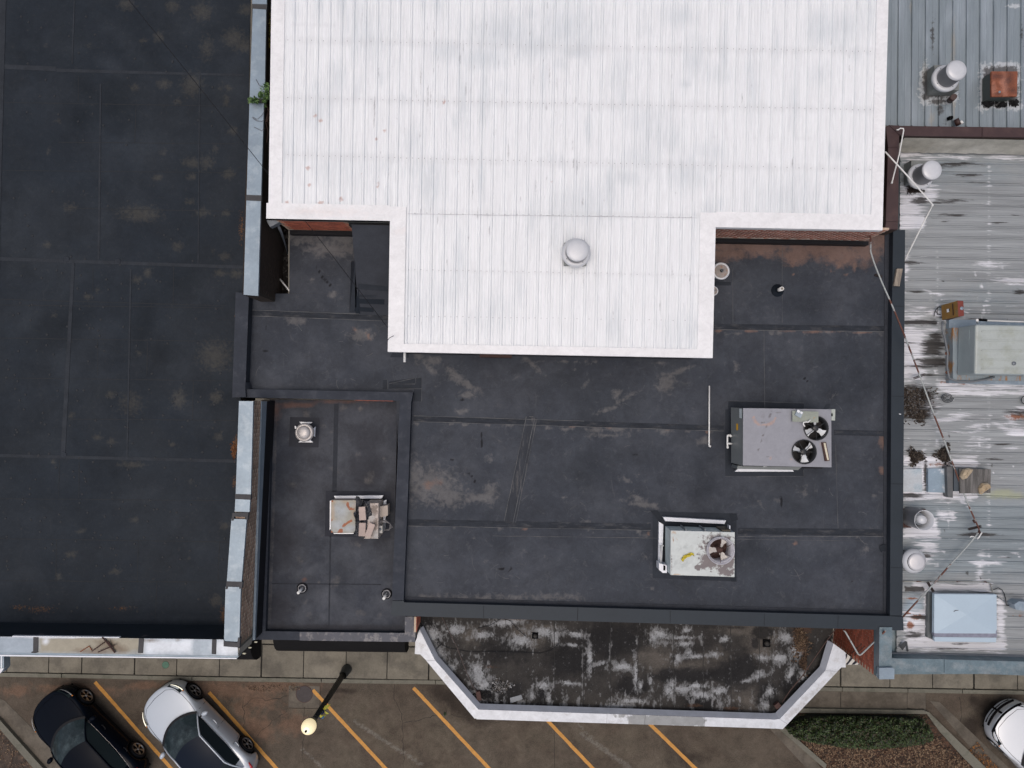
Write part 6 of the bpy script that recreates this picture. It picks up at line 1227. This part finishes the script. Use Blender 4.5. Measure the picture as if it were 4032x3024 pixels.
pipe('conduit', 'thin dark rusty pipe slanting over the dirty canopy roof at left', [(1738, 2425), (1800, 2550), (1838, 2650), (1860, 2700), (1877, 2722)], [5.2, 4.9, 4.7, 4.6, 4.5], .014, M('rusty_pipe', (.06, .045, .04), .7, 0, .3, 5))
pipe('pvc_pipe', 'long white plastic pipe bent at a right angle over the brown cap', [(3485, 597), (3560, 678), (3673, 806), (3640, 870), (3560, 1030)], [6.75, 6.6, 6.0, 5.7, 5.55], .02, m_pvc, joints=[2])
pipe('pvc_pipe', 'thin white plastic pipe with a hooked end lying over the brown cap corner', [(3530, 511), (3537, 511), (3545, 505), (3557, 506), (3558, 514), (3540, 610), (3511, 722)], 6.35, .018, m_pvc, joints=[6])
t = thing('roof_cable', 'thin dark cable looping over the dirty canopy roof', 'cable', P(2000, 2560, 4.42))
MB().tube(PX([(1645, 2497), (1665, 2502), (1680, 2492)], 4.5), .008, 5).build('cable', m_blackr, t)
MB().tube(PX([(1720, 2528), (1765, 2551), (1850, 2567), (1950, 2566), (2050, 2568), (2130, 2572), (2170, 2560), (2200, 2535), (2200, 2515)], 4.42), .007, 5).build('cable', m_blackr, t)
MB().tube(PX([(1880, 2474), (1930, 2462), (1975, 2435), (2010, 2445), (2040, 2480), (2070, 2505)], 4.42), .007, 5).build('cable', m_blackr, t)
t = thing('overhead_cable', 'thin dark cable stretched diagonally over the left corner of the white roof', 'cable', P(975, 620, 7.6))
A_, B_ = P(500, -10, 8.6), P(1528, 1292, 7.0); pts = []
for k in range(25):
    s = k / 24; p = A_.lerp(B_, s); p.z -= .55 * math.sin(math.pi * s); pts.append(p)
MB().tube(pts, .0085, 5).build('cable', m_blackr, t)
MB().tube(PX([(1524, 1342), (1534, 1330), (1550, 1322)], 7.30), .008, 5).build('cable_end', m_blackr, t)
# ------------------------------------------------------------------ awnings along the street
m_awn = M('black_awning_cloth', (.008, .008, .009), .85, 0, .2, 3, spec=.2)
def awning(label, px0, px1, py_edge, z_edge, depth, rise, scal=True, endx=None):
    a, b = P(px0, py_edge[0], z_edge), P(px1, py_edge[1], z_edge); t = thing('awning', label, 'awning', (a.x, a.y, z_edge))
    n = 28; K = 8; mb = MB(); vs = []
    for i in range(n + 1):
        s = i / n; p = a.lerp(b, s); w_ = .028 * abs(math.sin(s * math.pi * 7))
        vs.append((p.x, p.y, z_edge - .14 - w_))
        for k in range(K + 1):
            th = k / K * math.pi / 2; vs.append((p.x, p.y + depth * (1 - math.cos(th)), z_edge + rise * math.sin(th)))
    m = K + 2
    mb.add(vs, [(i * m + k, (i + 1) * m + k, (i + 1) * m + k + 1, i * m + k + 1) for i in range(n) for k in range(m - 1)], 0, True)
    mb.build('cloth', m_awn, t)
    for e, i in ((1, n), (0, 0)):
        mb = MB(); p = a if e == 0 else b
        ring = [(p.x, p.y + depth * (1 - math.cos(k / K * math.pi / 2)), z_edge + rise * math.sin(k / K * math.pi / 2)) for k in range(K + 1)] + [(p.x, p.y + depth, z_edge - .14), (p.x, p.y, z_edge - .16)]
        mb.add(ring, [tuple(range(len(ring)))]).build('end_panel', m_awn, t)
    return t
awning('black scalloped awning under the mottled cap of the annex', 1106, 1606, (2556, 2562), 2.9, .75, .8)
awning('black awning under the metal cornice of the left building', -300, 1020, (2574, 2592), 2.9, 1.1, .9)

# ------------------------------------------------------------------ street lamp
m_iron = M('black_painted_iron', (.013, .015, .016), .35, .3, .15, 9)
L0, L1 = P(1366, 2634, .13), P(1203, 2885, 4.95)
t = thing('street_lamp', 'lit globe street lamp on a fluted black post at the kerb', 'street lamp', L0)
ax = (L1 - L0).normalized()
def lt(s): return L0 + ax * s
MB().lathe([(.175, 0), (.175, .1), (.16, .14), (.15, .5), (.125, .56), (.12, .6)], L0, 28).build('base', M('base_iron', (.04, .048, .052), .45, .3, .15, 6), t)
MB().tube([lt(.5), lt(1.2), lt(3.3), lt(3.9)], [.095, .085, .07, .066], 18).build('post', m_iron, t)
for k in range(12):
    a = k * math.pi / 6; u = ax.cross(Vector((1, 0, 0))).normalized(); v_ = ax.cross(u); d = u * math.cos(a) + v_ * math.sin(a)
    MB().tube([lt(.7) + d * .09, lt(3.85) + d * .066], .009, 4).build('flute', m_iron, t)
MB().tube([lt(3.86), lt(3.93), lt(3.97), lt(4.05), lt(4.12), lt(4.2)], [.07, .085, .06, .085, .14, .16], 24).build('collar', M('collar_iron', (.05, .052, .055), .4, .3, .1), t)
m_globe = M('lit_globe', (.8, .72, .5), .3, 0, 0, emis=((1.0, .82, .48), .80))
gc = P(1216, 2861, 4.55); gr = .215
mb = MB(); prof = [(gr * math.sin(q) * (1 + .0 * q), -gr * 1.12 * math.cos(q)) for q in np.linspace(.02, math.pi - .02, 18)]
mb.lathe(prof, gc, 32).build('globe', m_globe, t)
MB().lathe([(gr * .42, gr * .95), (gr * .40, gr * 1.03), (gr * .15, gr * 1.12), (.0001, gr * 1.13)], gc, 24).build('globe_cap', M('cream_cap', (.75, .7, .5), .4, 0, 0, emis=((1, .93, .75), 1.1)), t)
MB().lathe([(.012, 0), (.035, .04), (.035, .07), (.012, .1), (.0001, .16)], gc + Vector((0, 0, gr * 1.1)), 14).build('finial', m_iron, t)
ld = bpy.data.lights.new('globe_light', 'POINT'); ld.energy = 5; ld.color = (1, .75, .42); ld.shadow_soft_size = .23; lo = bpy.data.objects.new('globe_light', ld); C.objects.link(lo); lo.location = gc - wloc(t) - Vector((0, 0, .0)); lo.parent = t
bw = thing('ribbon_bow', 'yellow and blue ribbon bow tied to the lamp post', 'bow', P(1282, 2797, 3.5))
rr = random.Random(4)
for (x, y, l, w_, c_) in [(1289, 2778, .2, .07, 0), (1282, 2786, .16, .08, 0), (1277, 2797, .15, .08, 1), (1287, 2803, .17, .07, 0), (1270, 2806, .14, .07, 1), (1266, 2816, .14, .07, 0), (1277, 2816, .13, .06, 0), (1262, 2824, .13, .05, 1), (1294, 2785, .15, .04, 0), (1273, 2822, .12, .05, 2), (1284, 2793, .12, .07, 1)]:
    c = P(x, y, 3.45 + rr.uniform(-.1, .1)); a = rr.uniform(0, 3.14); mb = MB(); vs = []
    for i in range(7):
        s = i / 6; d = Vector((math.cos(a), math.sin(a), 0)); q = Vector((-d.y, d.x, 0))
        p = c + d * l * (s - .5) + Vector((0, 0, .06 * math.sin(s * math.pi)))
        vs += [p + q * w_ * (.3 + .7 * math.sin(s * math.pi)) * .5, p - q * w_ * (.3 + .7 * math.sin(s * math.pi)) * .5 + Vector((0, 0, .03))]
    mb.add(vs, [(2 * i, 2 * i + 1, 2 * i + 3, 2 * i + 2) for i in range(6)], 0, True).build('ribbon_loop', [M('yellow_ribbon', (.55, .52, .06), .35), M('navy_ribbon', (.012, .02, .06), .35), M('blue_ribbon', (.08, .2, .36), .35)][c_], bw)

# ------------------------------------------------------------------ cars
def car(label, rearpx, frontpx, paint, roofm, glassm, rimm, L=4.55, W=.91, spokes=5, lamps_on=True, name='parked_car', hood_open=None):
    """rearpx/frontpx: photo centres of the two wheels on the right-hand side (z=.33)"""
    a, b = P(*rearpx, .33), P(*frontpx, .33); wb = (b - a).length; ang = math.atan2(b.y - a.y, b.x - a.x)
    d = (b - a).normalized(); left = Vector((-d.y, d.x, 0)); mid = (a + b) / 2 + left * (W - .07)
    t = thing(name, label, 'car', (mid.x, mid.y, .006), ang)
    xf, xr = wb / 2, -wb / 2; xn, xt = xf + .93, xr - .90   # nose, tail
    # stations
    xs_ = sorted(set([round(x, 3) for x in np.concatenate([xn - (1 - np.cos(np.linspace(0, math.pi / 2, 16))) * .9, np.arange(xt + .8, xn - .8, .07), xt + (1 - np.cos(np.linspace(0, math.pi / 2, 16))) * .8])]))
    def plan(x):
        if x > xf + .05: s = (x - xf - .05) / (xn - xf - .05); return W * max(0.0, 1 - min(s, 1) ** 2.7) ** .42
        if x < xr - .1: s = (xr - .1 - x) / (xr - .1 - xt); return W * max(0.0, 1 - min(s, 1) ** 3.2) ** .42
        return W * (1 - .012 * math.cos((x / wb) * math.pi))
    def ztop(x):     # shoulder line
        s = (x - xt) / (xn - xt); return .70 + .27 * min(1, (1 - s) * 2.6) ** .8 - (.06 * max(0, (.12 - s) / .12) if s < .12 else 0)
    R_a = .385
    def sill(x):
        z = .21 + (.08 * max(0, (abs(x) - xf - .5)) )
        for xc in (xf, xr):
            if abs(x - xc) < R_a: z = max(z, .33 + math.sqrt(R_a ** 2 - (x - xc) ** 2))
        return z
    prof = [(0, .93), (.12, .985), (.35, .985), (.55, 1.0), (.72, .985), (.86, .955), (.95, .925), (1, .88)]
    vs, NS = [], None
    for x in xs_:
        w_ = max(plan(x), .012); zs, zt_ = sill(x), ztop(x); zt_ = max(zt_, zs + .02); row = []
        for (h, k) in prof: row.append((x, w_ * k, zs + (zt_ - zs) * h))
        zc = zt_ + .045 * min(1, w_ / W)
        for k in (.74, .55, .3, 0): row.append((x, w_ * k, zt_ + (zc - zt_) * (1 - (k / .88) ** 2) + .008))
        full = [(q[0], -q[1], q[2]) for q in row] + [row[i] for i in range(len(row) - 2, -1, -1)]
        NS = len(full); vs += full
    fs = [(i * NS + j, i * NS + j + 1, (i + 1) * NS + j + 1, (i + 1) * NS + j) for i in range(len(xs_) - 1) for j in range(NS - 1)]
    mb = MB(); mb.add(vs, fs, 0, True); mb.build('body', paint, t, local=True)
    MB().box(xt + .2, xn - .25, -W + .2, W - .2, .16, .62).build('underbody', m_black, t, local=True)
    zb = ztop(0) + .01
    def patch(name, rows, mat):
        n = len(rows[0]); mb = MB(); mb.add([p for r in rows for p in r], [(i * n + j, (i + 1) * n + j, (i + 1) * n + j + 1, i * n + j + 1) for i in range(len(rows) - 1) for j in range(n - 1)], 0, True)
        o = mb.build(name, mat, t, local=True); return o
    def curve(xc, dx, y, z, dz, n=13): return [(xc + dx * (1 - (q) ** 2), y * q, z + dz * (1 - q * q)) for q in np.linspace(1, -1, n)]
    ws0 = curve(xf - .62, .34, .80, zb - .0, .045); ws1 = curve(.10, .14, .585, 1.385, .045)
    rf1 = curve(-wb / 2 + .20, -.08, .53, 1.36, .05); rg = curve(-wb / 2 - .42, -.12, .63, 1.02, .03)
    def rows(A, B, n, bow=0): return [[tuple(p[i] * (1 - s) + q[i] * s + (bow * math.sin(math.pi * s) if i == 2 else 0) for i in range(3)) for p, q in zip(A, B)] for s in np.linspace(0, 1, n)]
    patch('windshield', rows(ws0, ws1, 8, .035), m_ws)
    patch('roof', rows(ws1, rf1, 10, .045), roofm)
    patch('rear_window', rows(rf1, rg, 6, .05), glassm)
    # cowl (black strip under the windshield)
    cw = [(p[0] + .07, p[1] * 1.03, p[2] - .012) for p in ws0]; patch('wiper_cowl', [cw, [(p[0] - .01, p[1], p[2] + .006) for p in ws0]], m_blackr)
    for sy in (1, -1):
        # upper edge: A pillar -> roof -> C pillar
        up = []
        for s in np.linspace(0, 1, 6): i = 0 if sy > 0 else -1; p, q = ws0[i], ws1[i]; up.append((p[0] * (1 - s) + q[0] * s, p[1] * (1 - s) + q[1] * s, p[2] * (1 - s) + q[2] * s + .035 * math.sin(math.pi * s)))
        for s in np.linspace(.12, 1, 8): p, q = ws1[0 if sy > 0 else -1], rf1[0 if sy > 0 else -1]; up.append((p[0] * (1 - s) + q[0] * s, p[1] * (1 - s) + q[1] * s + sy * .03 * math.sin(math.pi * s), p[2] * (1 - s) + q[2] * s + .045 * math.sin(math.pi * s)))
        for s in np.linspace(.2, 1, 5): p, q = rf1[0 if sy > 0 else -1], rg[0 if sy > 0 else -1]; up.append((p[0] * (1 - s) + q[0] * s, p[1] * (1 - s) + q[1] * s, p[2] * (1 - s) + q[2] * s + .05 * math.sin(math.pi * s)))
        n = len(up); x0, x1 = up[0][0], up[-1][0]
        lowr = [(x0 + (x1 - x0) * i / (n - 1), sy * (W * .875 - .10 * max(0, i / (n - 1) - .6) / .4 - .06 * max(0, .12 - i / (n - 1)) / .12), ztop(x0 + (x1 - x0) * i / (n - 1)) + .004) for i in range(n)]
        R1 = [[tuple(l[k] * (1 - s) + u[k] * s for k in range(3)) for l, u in zip(lowr, up)] for s in np.linspace(0, 1, 7)]
        if sy < 0: R1 = R1[::-1]
        patch('side_frame', R1, paint)
        # glass, slightly proud
        gl = []
        for s in np.linspace(.07, .90, 6):
            row = []
            for i in range(n):
                f = i / (n - 1); f2 = .045 + f * .84; j = f2 * (n - 1); k0 = min(int(j), n - 2); r_ = j - k0
                l = [lowr[k0][k] * (1 - r_) + lowr[k0 + 1][k] * r_ for k in range(3)]; u = [up[k0][k] * (1 - r_) + up[k0 + 1][k] * r_ for k in range(3)]
                p = [l[k] * (1 - s) + u[k] * s for k in range(3)]; p[1] += sy * .012; p[2] += .010; row.append(tuple(p))
            gl.append(row)
        if sy < 0: gl = gl[::-1]
        patch('side_window', gl, glassm)
        MB().tube([(p[0], p[1] + sy * .006, p[2] + .006) for p in up], .024, 8).build('roof_rail', paint, t, local=True)
        MB().tube([(p[0], p[1] + sy * .008, p[2] + .006) for p in lowr[1:-1]], .006, 6).build('window_trim', rimm, t, local=True)
        # mirror
        mx = xf - .78
        mb = MB(); mb.lathe([(.0001, -.09), (.05, -.08), (.075, -.03), (.078, .03), (.055, .07), (.0001, .085)], (0, 0, 0), 14)
        o = mb.build('mirror', paint, t, local=True); o.location = (mx - .02, sy * (W + .10), ztop(mx) + .06); o.scale = (1.0, 1.55, 1); o.rotation_euler = (0, 0, sy * .25)
        MB().box(mx - .03, mx + .03, min(sy * (W - .12), sy * (W + .05)), max(sy * (W - .12), sy * (W + .05)), ztop(mx) + .01, ztop(mx) + .05).build('mirror_arm', m_blackr, t, local=True)
        # door seams and handles
        for xd in (xf - .52, -.12, xr + .42):
            pts = [(xd - .05 * q, sy * (W * 1.0 + .004) * (1.0 if q < .6 else .965), sill(0) + (ztop(xd) - sill(0)) * q) for q in (.15, .4, .6, .8, .93)]
            MB().tube(pts, .005, 4).build('door_seam', m_black, t, local=True)
        for xh in (.06, -1.02):
            MB().tube([(xh + .09, sy * (W - .012), .80), (xh + .06, sy * (W + .022), .81), (xh - .07, sy * (W + .022), .825), (xh - .10, sy * (W - .012), .82)], .017, 8).build('door_handle', paint if lamps_on else m_blackr, t, local=True)
        # wheels
        for xc in (xf, xr):
            y0 = sy * (W - .21); y1 = sy * (W - .012); wt = bpy.data.objects.new('wheel', None); C.objects.link(wt); wt.parent = t; wt.location = (xc, sy * (W - .1), .325); wt.rotation_euler = (R(-90) * sy, 0, 0)
            me_t = MB().lathe([(.2, -.09), (.31, -.1), (.325, -.07), (.325, .05), (.31, .085), (.27, .096), (.232, .09)], (0, 0, 0), 36).build('tyre', m_blackr, wt, local=True)
            MB().lathe([(.232, .09), (.222, .092), (.215, .05)], (0, 0, 0), 36).build('rim', rimm, wt, local=True)
            MB().lathe([(.222, .035), (.0001, .03)], (0, 0, 0), 24).build('brake_disc', m_black, wt, local=True)
            for k in range(spokes):
                a_ = k * 2 * math.pi / spokes; mb = MB()
                for off in ((-.022, .022) if spokes == 5 else (0,)):
                    c0, c1 = Vector((math.cos(a_) * .04, math.sin(a_) * .04, .075)), Vector((math.cos(a_ + off * 6) * .218, math.sin(a_ + off * 6) * .218, .088))
                    dn = Vector((-math.sin(a_), math.cos(a_), 0)); mb.add([c0 + dn * .012, c0 - dn * .012, c1 - dn * .019, c1 + dn * .019], [(0, 1, 2, 3)])
                mb.build('spoke', rimm, wt, local=True)
            MB().lathe([(.05, .075), (.045, .092), (.0001, .095)], (0, 0, 0), 14).build('hub_cap', rimm, wt, local=True)
            # wheel-arch liner
            MB().lathe([(.375, -.12), (.375, .0)], (0, 0, 0), 24).build('arch_liner', m_black, wt, local=True)
        # head and tail lamps
        hl = []
        for s in np.linspace(0, 1, 9):
            x = xn - .17 - s * .46; w_ = plan(x); z = ztop(x); hw = .035 + .07 * math.sin(math.pi * min(1, s * .9 + .12))
            hl.append([(x + .0, sy * (w_ * (.97 - .12 * k) + .006), z - hw * (1 - k) * 1.1 + .012 + .012 * k) for k in np.linspace(0, 1, 4)])
        if sy < 0: hl = [r_[::-1] for r_ in hl]
        patch('headlight', hl, glassm)
        pts = [(xn - .20 - s * .42, sy * (plan(xn - .20 - s * .42) * .965 + .012), ztop(xn - .2 - s * .42) - .02 - .01 * s) for s in np.linspace(0, 1, 8)]
        MB().tube(pts, [.005 + .011 * s for s in np.linspace(0, 1, 8)], 6).build('daytime_lamp', m_drl if lamps_on else rimm, t, local=True)
        MB().tube([(pts[-1][0] - .01, pts[-1][1], pts[-1][2]), (pts[-1][0] - .05, pts[-1][1], pts[-1][2])], .022, 6).build('indicator_lamp', m_amber, t, local=True)
        x = xt + .16; MB().tube([(x + .30, sy * (plan(x + .30) * .95), .93), (x + .12, sy * (plan(x + .12) * .96), .90), (x - .04, sy * plan(x - .04) * .9, .86)], [.02, .045, .04], 8).build('tail_light', m_tail, t, local=True)
    # bonnet shut line
    bl = [(xf - .50, .78)] + [(xf - .2, .80), (xf + .2, .78), (xf + .55, .66), (xf + .72, .45), (xf + .77, 0)]; bl = [(x, y) for x, y in bl] + [(x, -y) for x, y in bl[-2::-1]]
    def zs_(x, y): w_ = max(plan(x), .1); k = min(abs(y) / w_, .88); return ztop(x) + .045 * (1 - (k / .88) ** 2) + .006
    MB().tube([(x, y, zs_(x, y)) for x, y in bl], .006, 4).build('bonnet_seam', m_black, t, local=True)
    # grille / lower intake
    pts = [(plan_x, y) for plan_x, y in [(xn - .02, s * .5) for s in np.linspace(-1, 1, 9)]]
    MB().tube([(xn - .035 - .10 * (y / .5) ** 2, y, .50) for _, y in pts], .05, 8).build('grille', m_blackr, t, local=True)
    MB().tube([(xn - .02 - .11 * (y / .5) ** 2, y * 1.1, .34) for _, y in pts], .035, 8).build('lower_intake', m_black, t, local=True)
    return t
m_ws = M('windshield_glass', (.022, .034, .040), .05, 0, .6, 3, (.05, .07, .078), (.5, .62), 1.6, spec=.2)  # lighter blue-grey patches in the colour stand in for reflections
m_drl = M('daytime_lamp_lit', (.9, .9, .85), .2, 0, 0, emis=((1, .93, .7), 1.6))
m_amber = M('amber_lens', (.6, .2, .02), .2, 0, 0); m_tail = M('red_lens', (.4, .008, .012), .15, 0, 0, coat=.6)
p_white = M('white_car_paint', (.50, .56, .63), .25, .12, .02, 1, coat=.9)
p_black = M('black_car_paint', (.003, .005, .010), .14, 0, 0, spec=.06)
m_glass = M('car_glass', (.012, .018, .022), .05, 0, 0, spec=.15)
m_roofd = M('dark_glass_roof', (.008, .013, .024), .12, 0, 0, spec=.06)
m_rimd = M('machined_rim', (.30, .30, .30), .3, .6, .1, 12); m_riml = M('silver_rim', (.42, .42, .42), .25, .7, .1, 12)
car('white hatchback with dark glass roof and lit front lamps', (970.5, 2931), (764.5, 2722), p_white, m_roofd, m_glass, m_rimd)
car('black saloon car parked left of the white hatchback beside the leaf-covered bed', (541, 2952), (336.5, 2741.5), p_black, p_black, M('tinted_glass', (.017, .026, .030), .06, 0, 0, spec=.15), m_riml, lamps_on=False)
t = car('white car at the lower right corner showing only grille and bonnet', (4243, 2992), (4052 + 4, 2795 + 4), M('bright_white_paint', (.70, .74, .79), .25, .05, .02, 1, coat=.9), m_glass, m_glass, m_riml, lamps_on=False)
o = None
# extra grille for the corner car
MB().tube([(2.215 - .13 * (y / .6) ** 2, y, .60) for y in np.linspace(-.62, .62, 13)], .04, 6).build('upper_grille', m_black, t, local=True)
MB().tube([(2.07 - .16 * (y / .7) ** 2, y, .735) for y in np.linspace(-.70, .70, 13)], .035, 6).build('upper_grille', m_black, t, local=True)

# ------------------------------------------------------------------ plants
def leaves(name, label, cat, cells, cols, n, smin, smax, zfun, seed, parent_thing=None, up=.6, kind='stuff', pname='leaves'):
    """n leaf blades scattered in photo polygon cells"""
    rr = random.Random(seed); mb = MB(); cx, cy = cells['c']; t = thing(name, label, cat, P(cx, cy, .1)) if name else None
    poly = cells['poly']; x0, x1 = min(p[0] for p in poly), max(p[0] for p in poly); y0, y1 = min(p[1] for p in poly), max(p[1] for p in poly); k = 0
    while k < n:
        x, y = rr.uniform(x0, x1), rr.uniform(y0, y1)
        if not inpoly(np.array([x]), np.array([y]), poly)[0]: continue
        z = zfun(x, y, rr)
        if z is None: continue
        if pname == 'foliage' and mn.noise(Vector((x * .09, y * .1, 9))) + .7 * mn.noise(Vector((x * .22, y * .22, 3))) < rr.uniform(-.55, .1): continue
        k += 1; p = P(x, y, z); s = rr.uniform(smin, smax)
        M_ = Matrix.Rotation(rr.uniform(0, 6.28), 3, 'Z') @ Matrix.Rotation(rr.gauss(0, up), 3, 'X') @ Matrix.Rotation(rr.gauss(0, up), 3, 'Y')
        v = [p + M_ @ Vector(w_) for w_ in ((-s, 0, 0), (0, -s * .45, s * .1), (s, 0, 0), (0, s * .45, s * .1))]
        mb.add(v, [(0, 1, 2, 3)], rr.randrange(len(cols)))
    o = mb.build(pname if name else label, cols, t); o['kind'] = 'stuff'; return t or o
gcols = [M('leaf_green', c_, .5, 0, .3, 20) for c_ in ((.020, .038, .010), (.032, .062, .014), (.009, .018, .006), (.060, .10, .025), (.045, .035, .016))]
hp = [(3092, 2862), (3130, 2835), (3180, 2822), (3260, 2816), (3370, 2818), (3480, 2824), (3580, 2830), (3630, 2832), (3658, 2858), (3676, 2895), (3672, 2915), (3640, 2930), (3560, 2940), (3430, 2950), (3340, 2945), (3220, 2928), (3140, 2910), (3110, 2890)]
def hz(x, y, rr):
    u, v = (x - 3385) / 300, (y - 2884) / 66; q = min(1, u ** 4 + v * v)
    top = .72 * (1 - q) ** .35 + .22 * mn.noise(Vector((x * .035, y * .045, 2))) + .10 * mn.noise(Vector((x * .12, y * .12, 5)))
    return .1 + max(.05, top) * (1 - abs(rr.gauss(0, .16)))
mbh = MB(); hv = []
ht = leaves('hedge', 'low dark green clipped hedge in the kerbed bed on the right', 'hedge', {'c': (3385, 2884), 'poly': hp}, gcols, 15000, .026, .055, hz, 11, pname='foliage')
# solid block inside: near-black colour paints the shade in the leaf gaps
MB().prism(PX([(3110, 2864), (3200, 2832), (3600, 2838), (3650, 2880), (3560, 2925), (3300, 2930), (3140, 2898)], .5), .05).build('shade_core', M('hedge_core', (.012, .014, .008), .95, 0, .5, 14), ht)
brn = [M('dead_leaf', c_, .85, 0, .3, 30) for c_ in ((.10, .055, .032), (.06, .036, .023), (.16, .10, .06), (.04, .026, .018), (.23, .16, .10))]
def flat(z0): return lambda x, y, rr: (z0 + rr.uniform(0, .03)) if mn.noise(Vector((x * .03, y * .04, z0))) + .6 * mn.noise(Vector((x * .1, y * .1, 4))) > rr.uniform(-.5, .12) else None
o = leaves(None, 'fallen_leaves', None, {'c': (0, 0), 'poly': [(3150, 2905), (3300, 2940), (3440, 2950), (3640, 2930), (3690, 2900), (3860, 3040), (3260, 3040)]}, brn, 5200, .025, .055, flat(.07), 12, up=.25); tag(o, 'brown fallen leaves covering the bed below the hedge', kind='stuff')
o = leaves(None, 'fallen_leaves', None, {'c': (0, 0), 'poly': [(3090, 2862), (3130, 2812), (3640, 2815), (3655, 2835), (3120, 2835)]}, brn[:2] + gcols[:3], 1800, .015, .035, flat(.07), 13, up=.3); tag(o, 'dry leaves and litter behind the hedge', kind='stuff')
o = leaves(None, 'fallen_leaves', None, {'c': (0, 0), 'poly': [(3800, 2975), (3850, 2920), (3900, 2990), (3950, 3040), (3830, 3040)]}, brn[:3] + [M('orange_leaf', (.3, .13, .03), .8)], 900, .02, .04, flat(.03), 14, up=.2); tag(o, 'orange fallen leaves on the broken kerb', kind='stuff')
o = leaves(None, 'fallen_leaves', None, {'c': (0, 0), 'poly': [(0, 2862), (150, 3035), (-60, 3040), (-60, 2830)]}, brn, 420, .02, .04, flat(.07), 15, up=.25); tag(o, 'brown leaf litter in the bed at the lower left corner', kind='stuff')
o = leaves(None, 'fallen_leaves', None, {'c': (0, 0), 'poly': [(1060, 2695), (1180, 2695), (1180, 2720), (1000, 2725), (960, 2700)]}, brn, 260, .012, .03, flat(.012), 16, up=.15); tag(o, 'dry leaves and dirt against the kerb', kind='stuff')
def vine(label, pts, n, cols, seed, smax=.05, name='climbing_plant'):
    rr = random.Random(seed); t = thing(name, label, 'plant', P(*pts[0][:2], 5.2)); mb = MB()
    for _ in range(n):
        x, y, r, z = pts[rr.randrange(len(pts))]; a, q = rr.uniform(0, 6.28), math.sqrt(rr.random())
        p = P(x + r * q * math.cos(a) * .7, y + r * q * math.sin(a), z + rr.uniform(-.2, .2) * (1.3 - q)); s = rr.uniform(.018, smax)
        M_ = Matrix.Rotation(rr.uniform(0, 6.28), 3, 'Z') @ Matrix.Rotation(rr.gauss(0, .6), 3, 'X') @ Matrix.Rotation(rr.gauss(0, .6), 3, 'Y')
        v = [p + M_ @ Vector(w_) for w_ in ((-s, 0, 0), (0, -s * .4, s * .15), (s, 0, 0), (0, s * .4, s * .15))]; mb.add(v, [(0, 1, 2, 3)], rr.randrange(len(cols)))
    o = mb.build('leaves', cols, t); o['kind'] = 'stuff'; return t
yl_ = [M('yellow_leaf', c_, .6, 0, .3, 20) for c_ in ((.17, .13, .02), (.11, .10, .02), (.22, .17, .04), (.07, .08, .02))]
t = vine('yellowing creeper in the dark alley beside the upper galvanised cap', [(1063 - (y - 50) * .03, y, 12, 6.5) for y in range(55, 190, 12)], 420, yl_, 1, .045)
t = vine('green sapling growing over the galvanised cap joint in the alley', [(1050, 345, 20, 7.2), (1040, 360, 26, 7.2), (1052, 375, 18, 7.1), (1025, 375, 14, 7.15), (1040, 395, 12, 7.0), (985, 395, 12, 7.05), (1000, 393, 14, 7.05), (1012, 397, 10, 7.05), (1045, 415, 8, 6.8)], 620, [M('sapling_leaf', c_, .5, 0, .3, 20) for c_ in ((.05, .11, .025), (.08, .16, .035), (.03, .07, .02), (.11, .19, .05))], 2, .055, 'sapling')
MB().tube([P(1055, 400, 5.0), P(1050, 385, 6.5), P(1042, 362, 7.1)], .012, 5).build('stem', m_rustdk, t)
for s in ([(1046, 430), (1030, 455), (1012, 470), (995, 460)], [(1046, 470), (1030, 478), (1010, 475), (992, 462)], [(1048, 410), (1060, 440), (1050, 470), (1062, 495)], [(1052, 430), (1068, 450), (1048, 480)], [(1046, 505), (1030, 515), (1000, 500)], [(1040, 345), (1020, 335), (1008, 312)], [(1055, 440), (1046, 480), (1056, 520), (1050, 560)]):
    MB().tube(PX(s, 6.96), .005, 4).build('twig', M('red_twig', (.08, .045, .035), .8), t)
t = vine('small green weed in the alley below the yellow creeper', [(1060, 195, 9, 6.3), (1056, 215, 10, 6.3), (1062, 235, 8, 6.2), (1066, 260, 6, 6.2)], 90, gcols, 3, .05)
t = vine('tiny tuft of grass in the road crack near the canopy corner', [(1752, 2812, 7, .03)], 60, gcols[:2], 6, .03, 'grass_tuft')
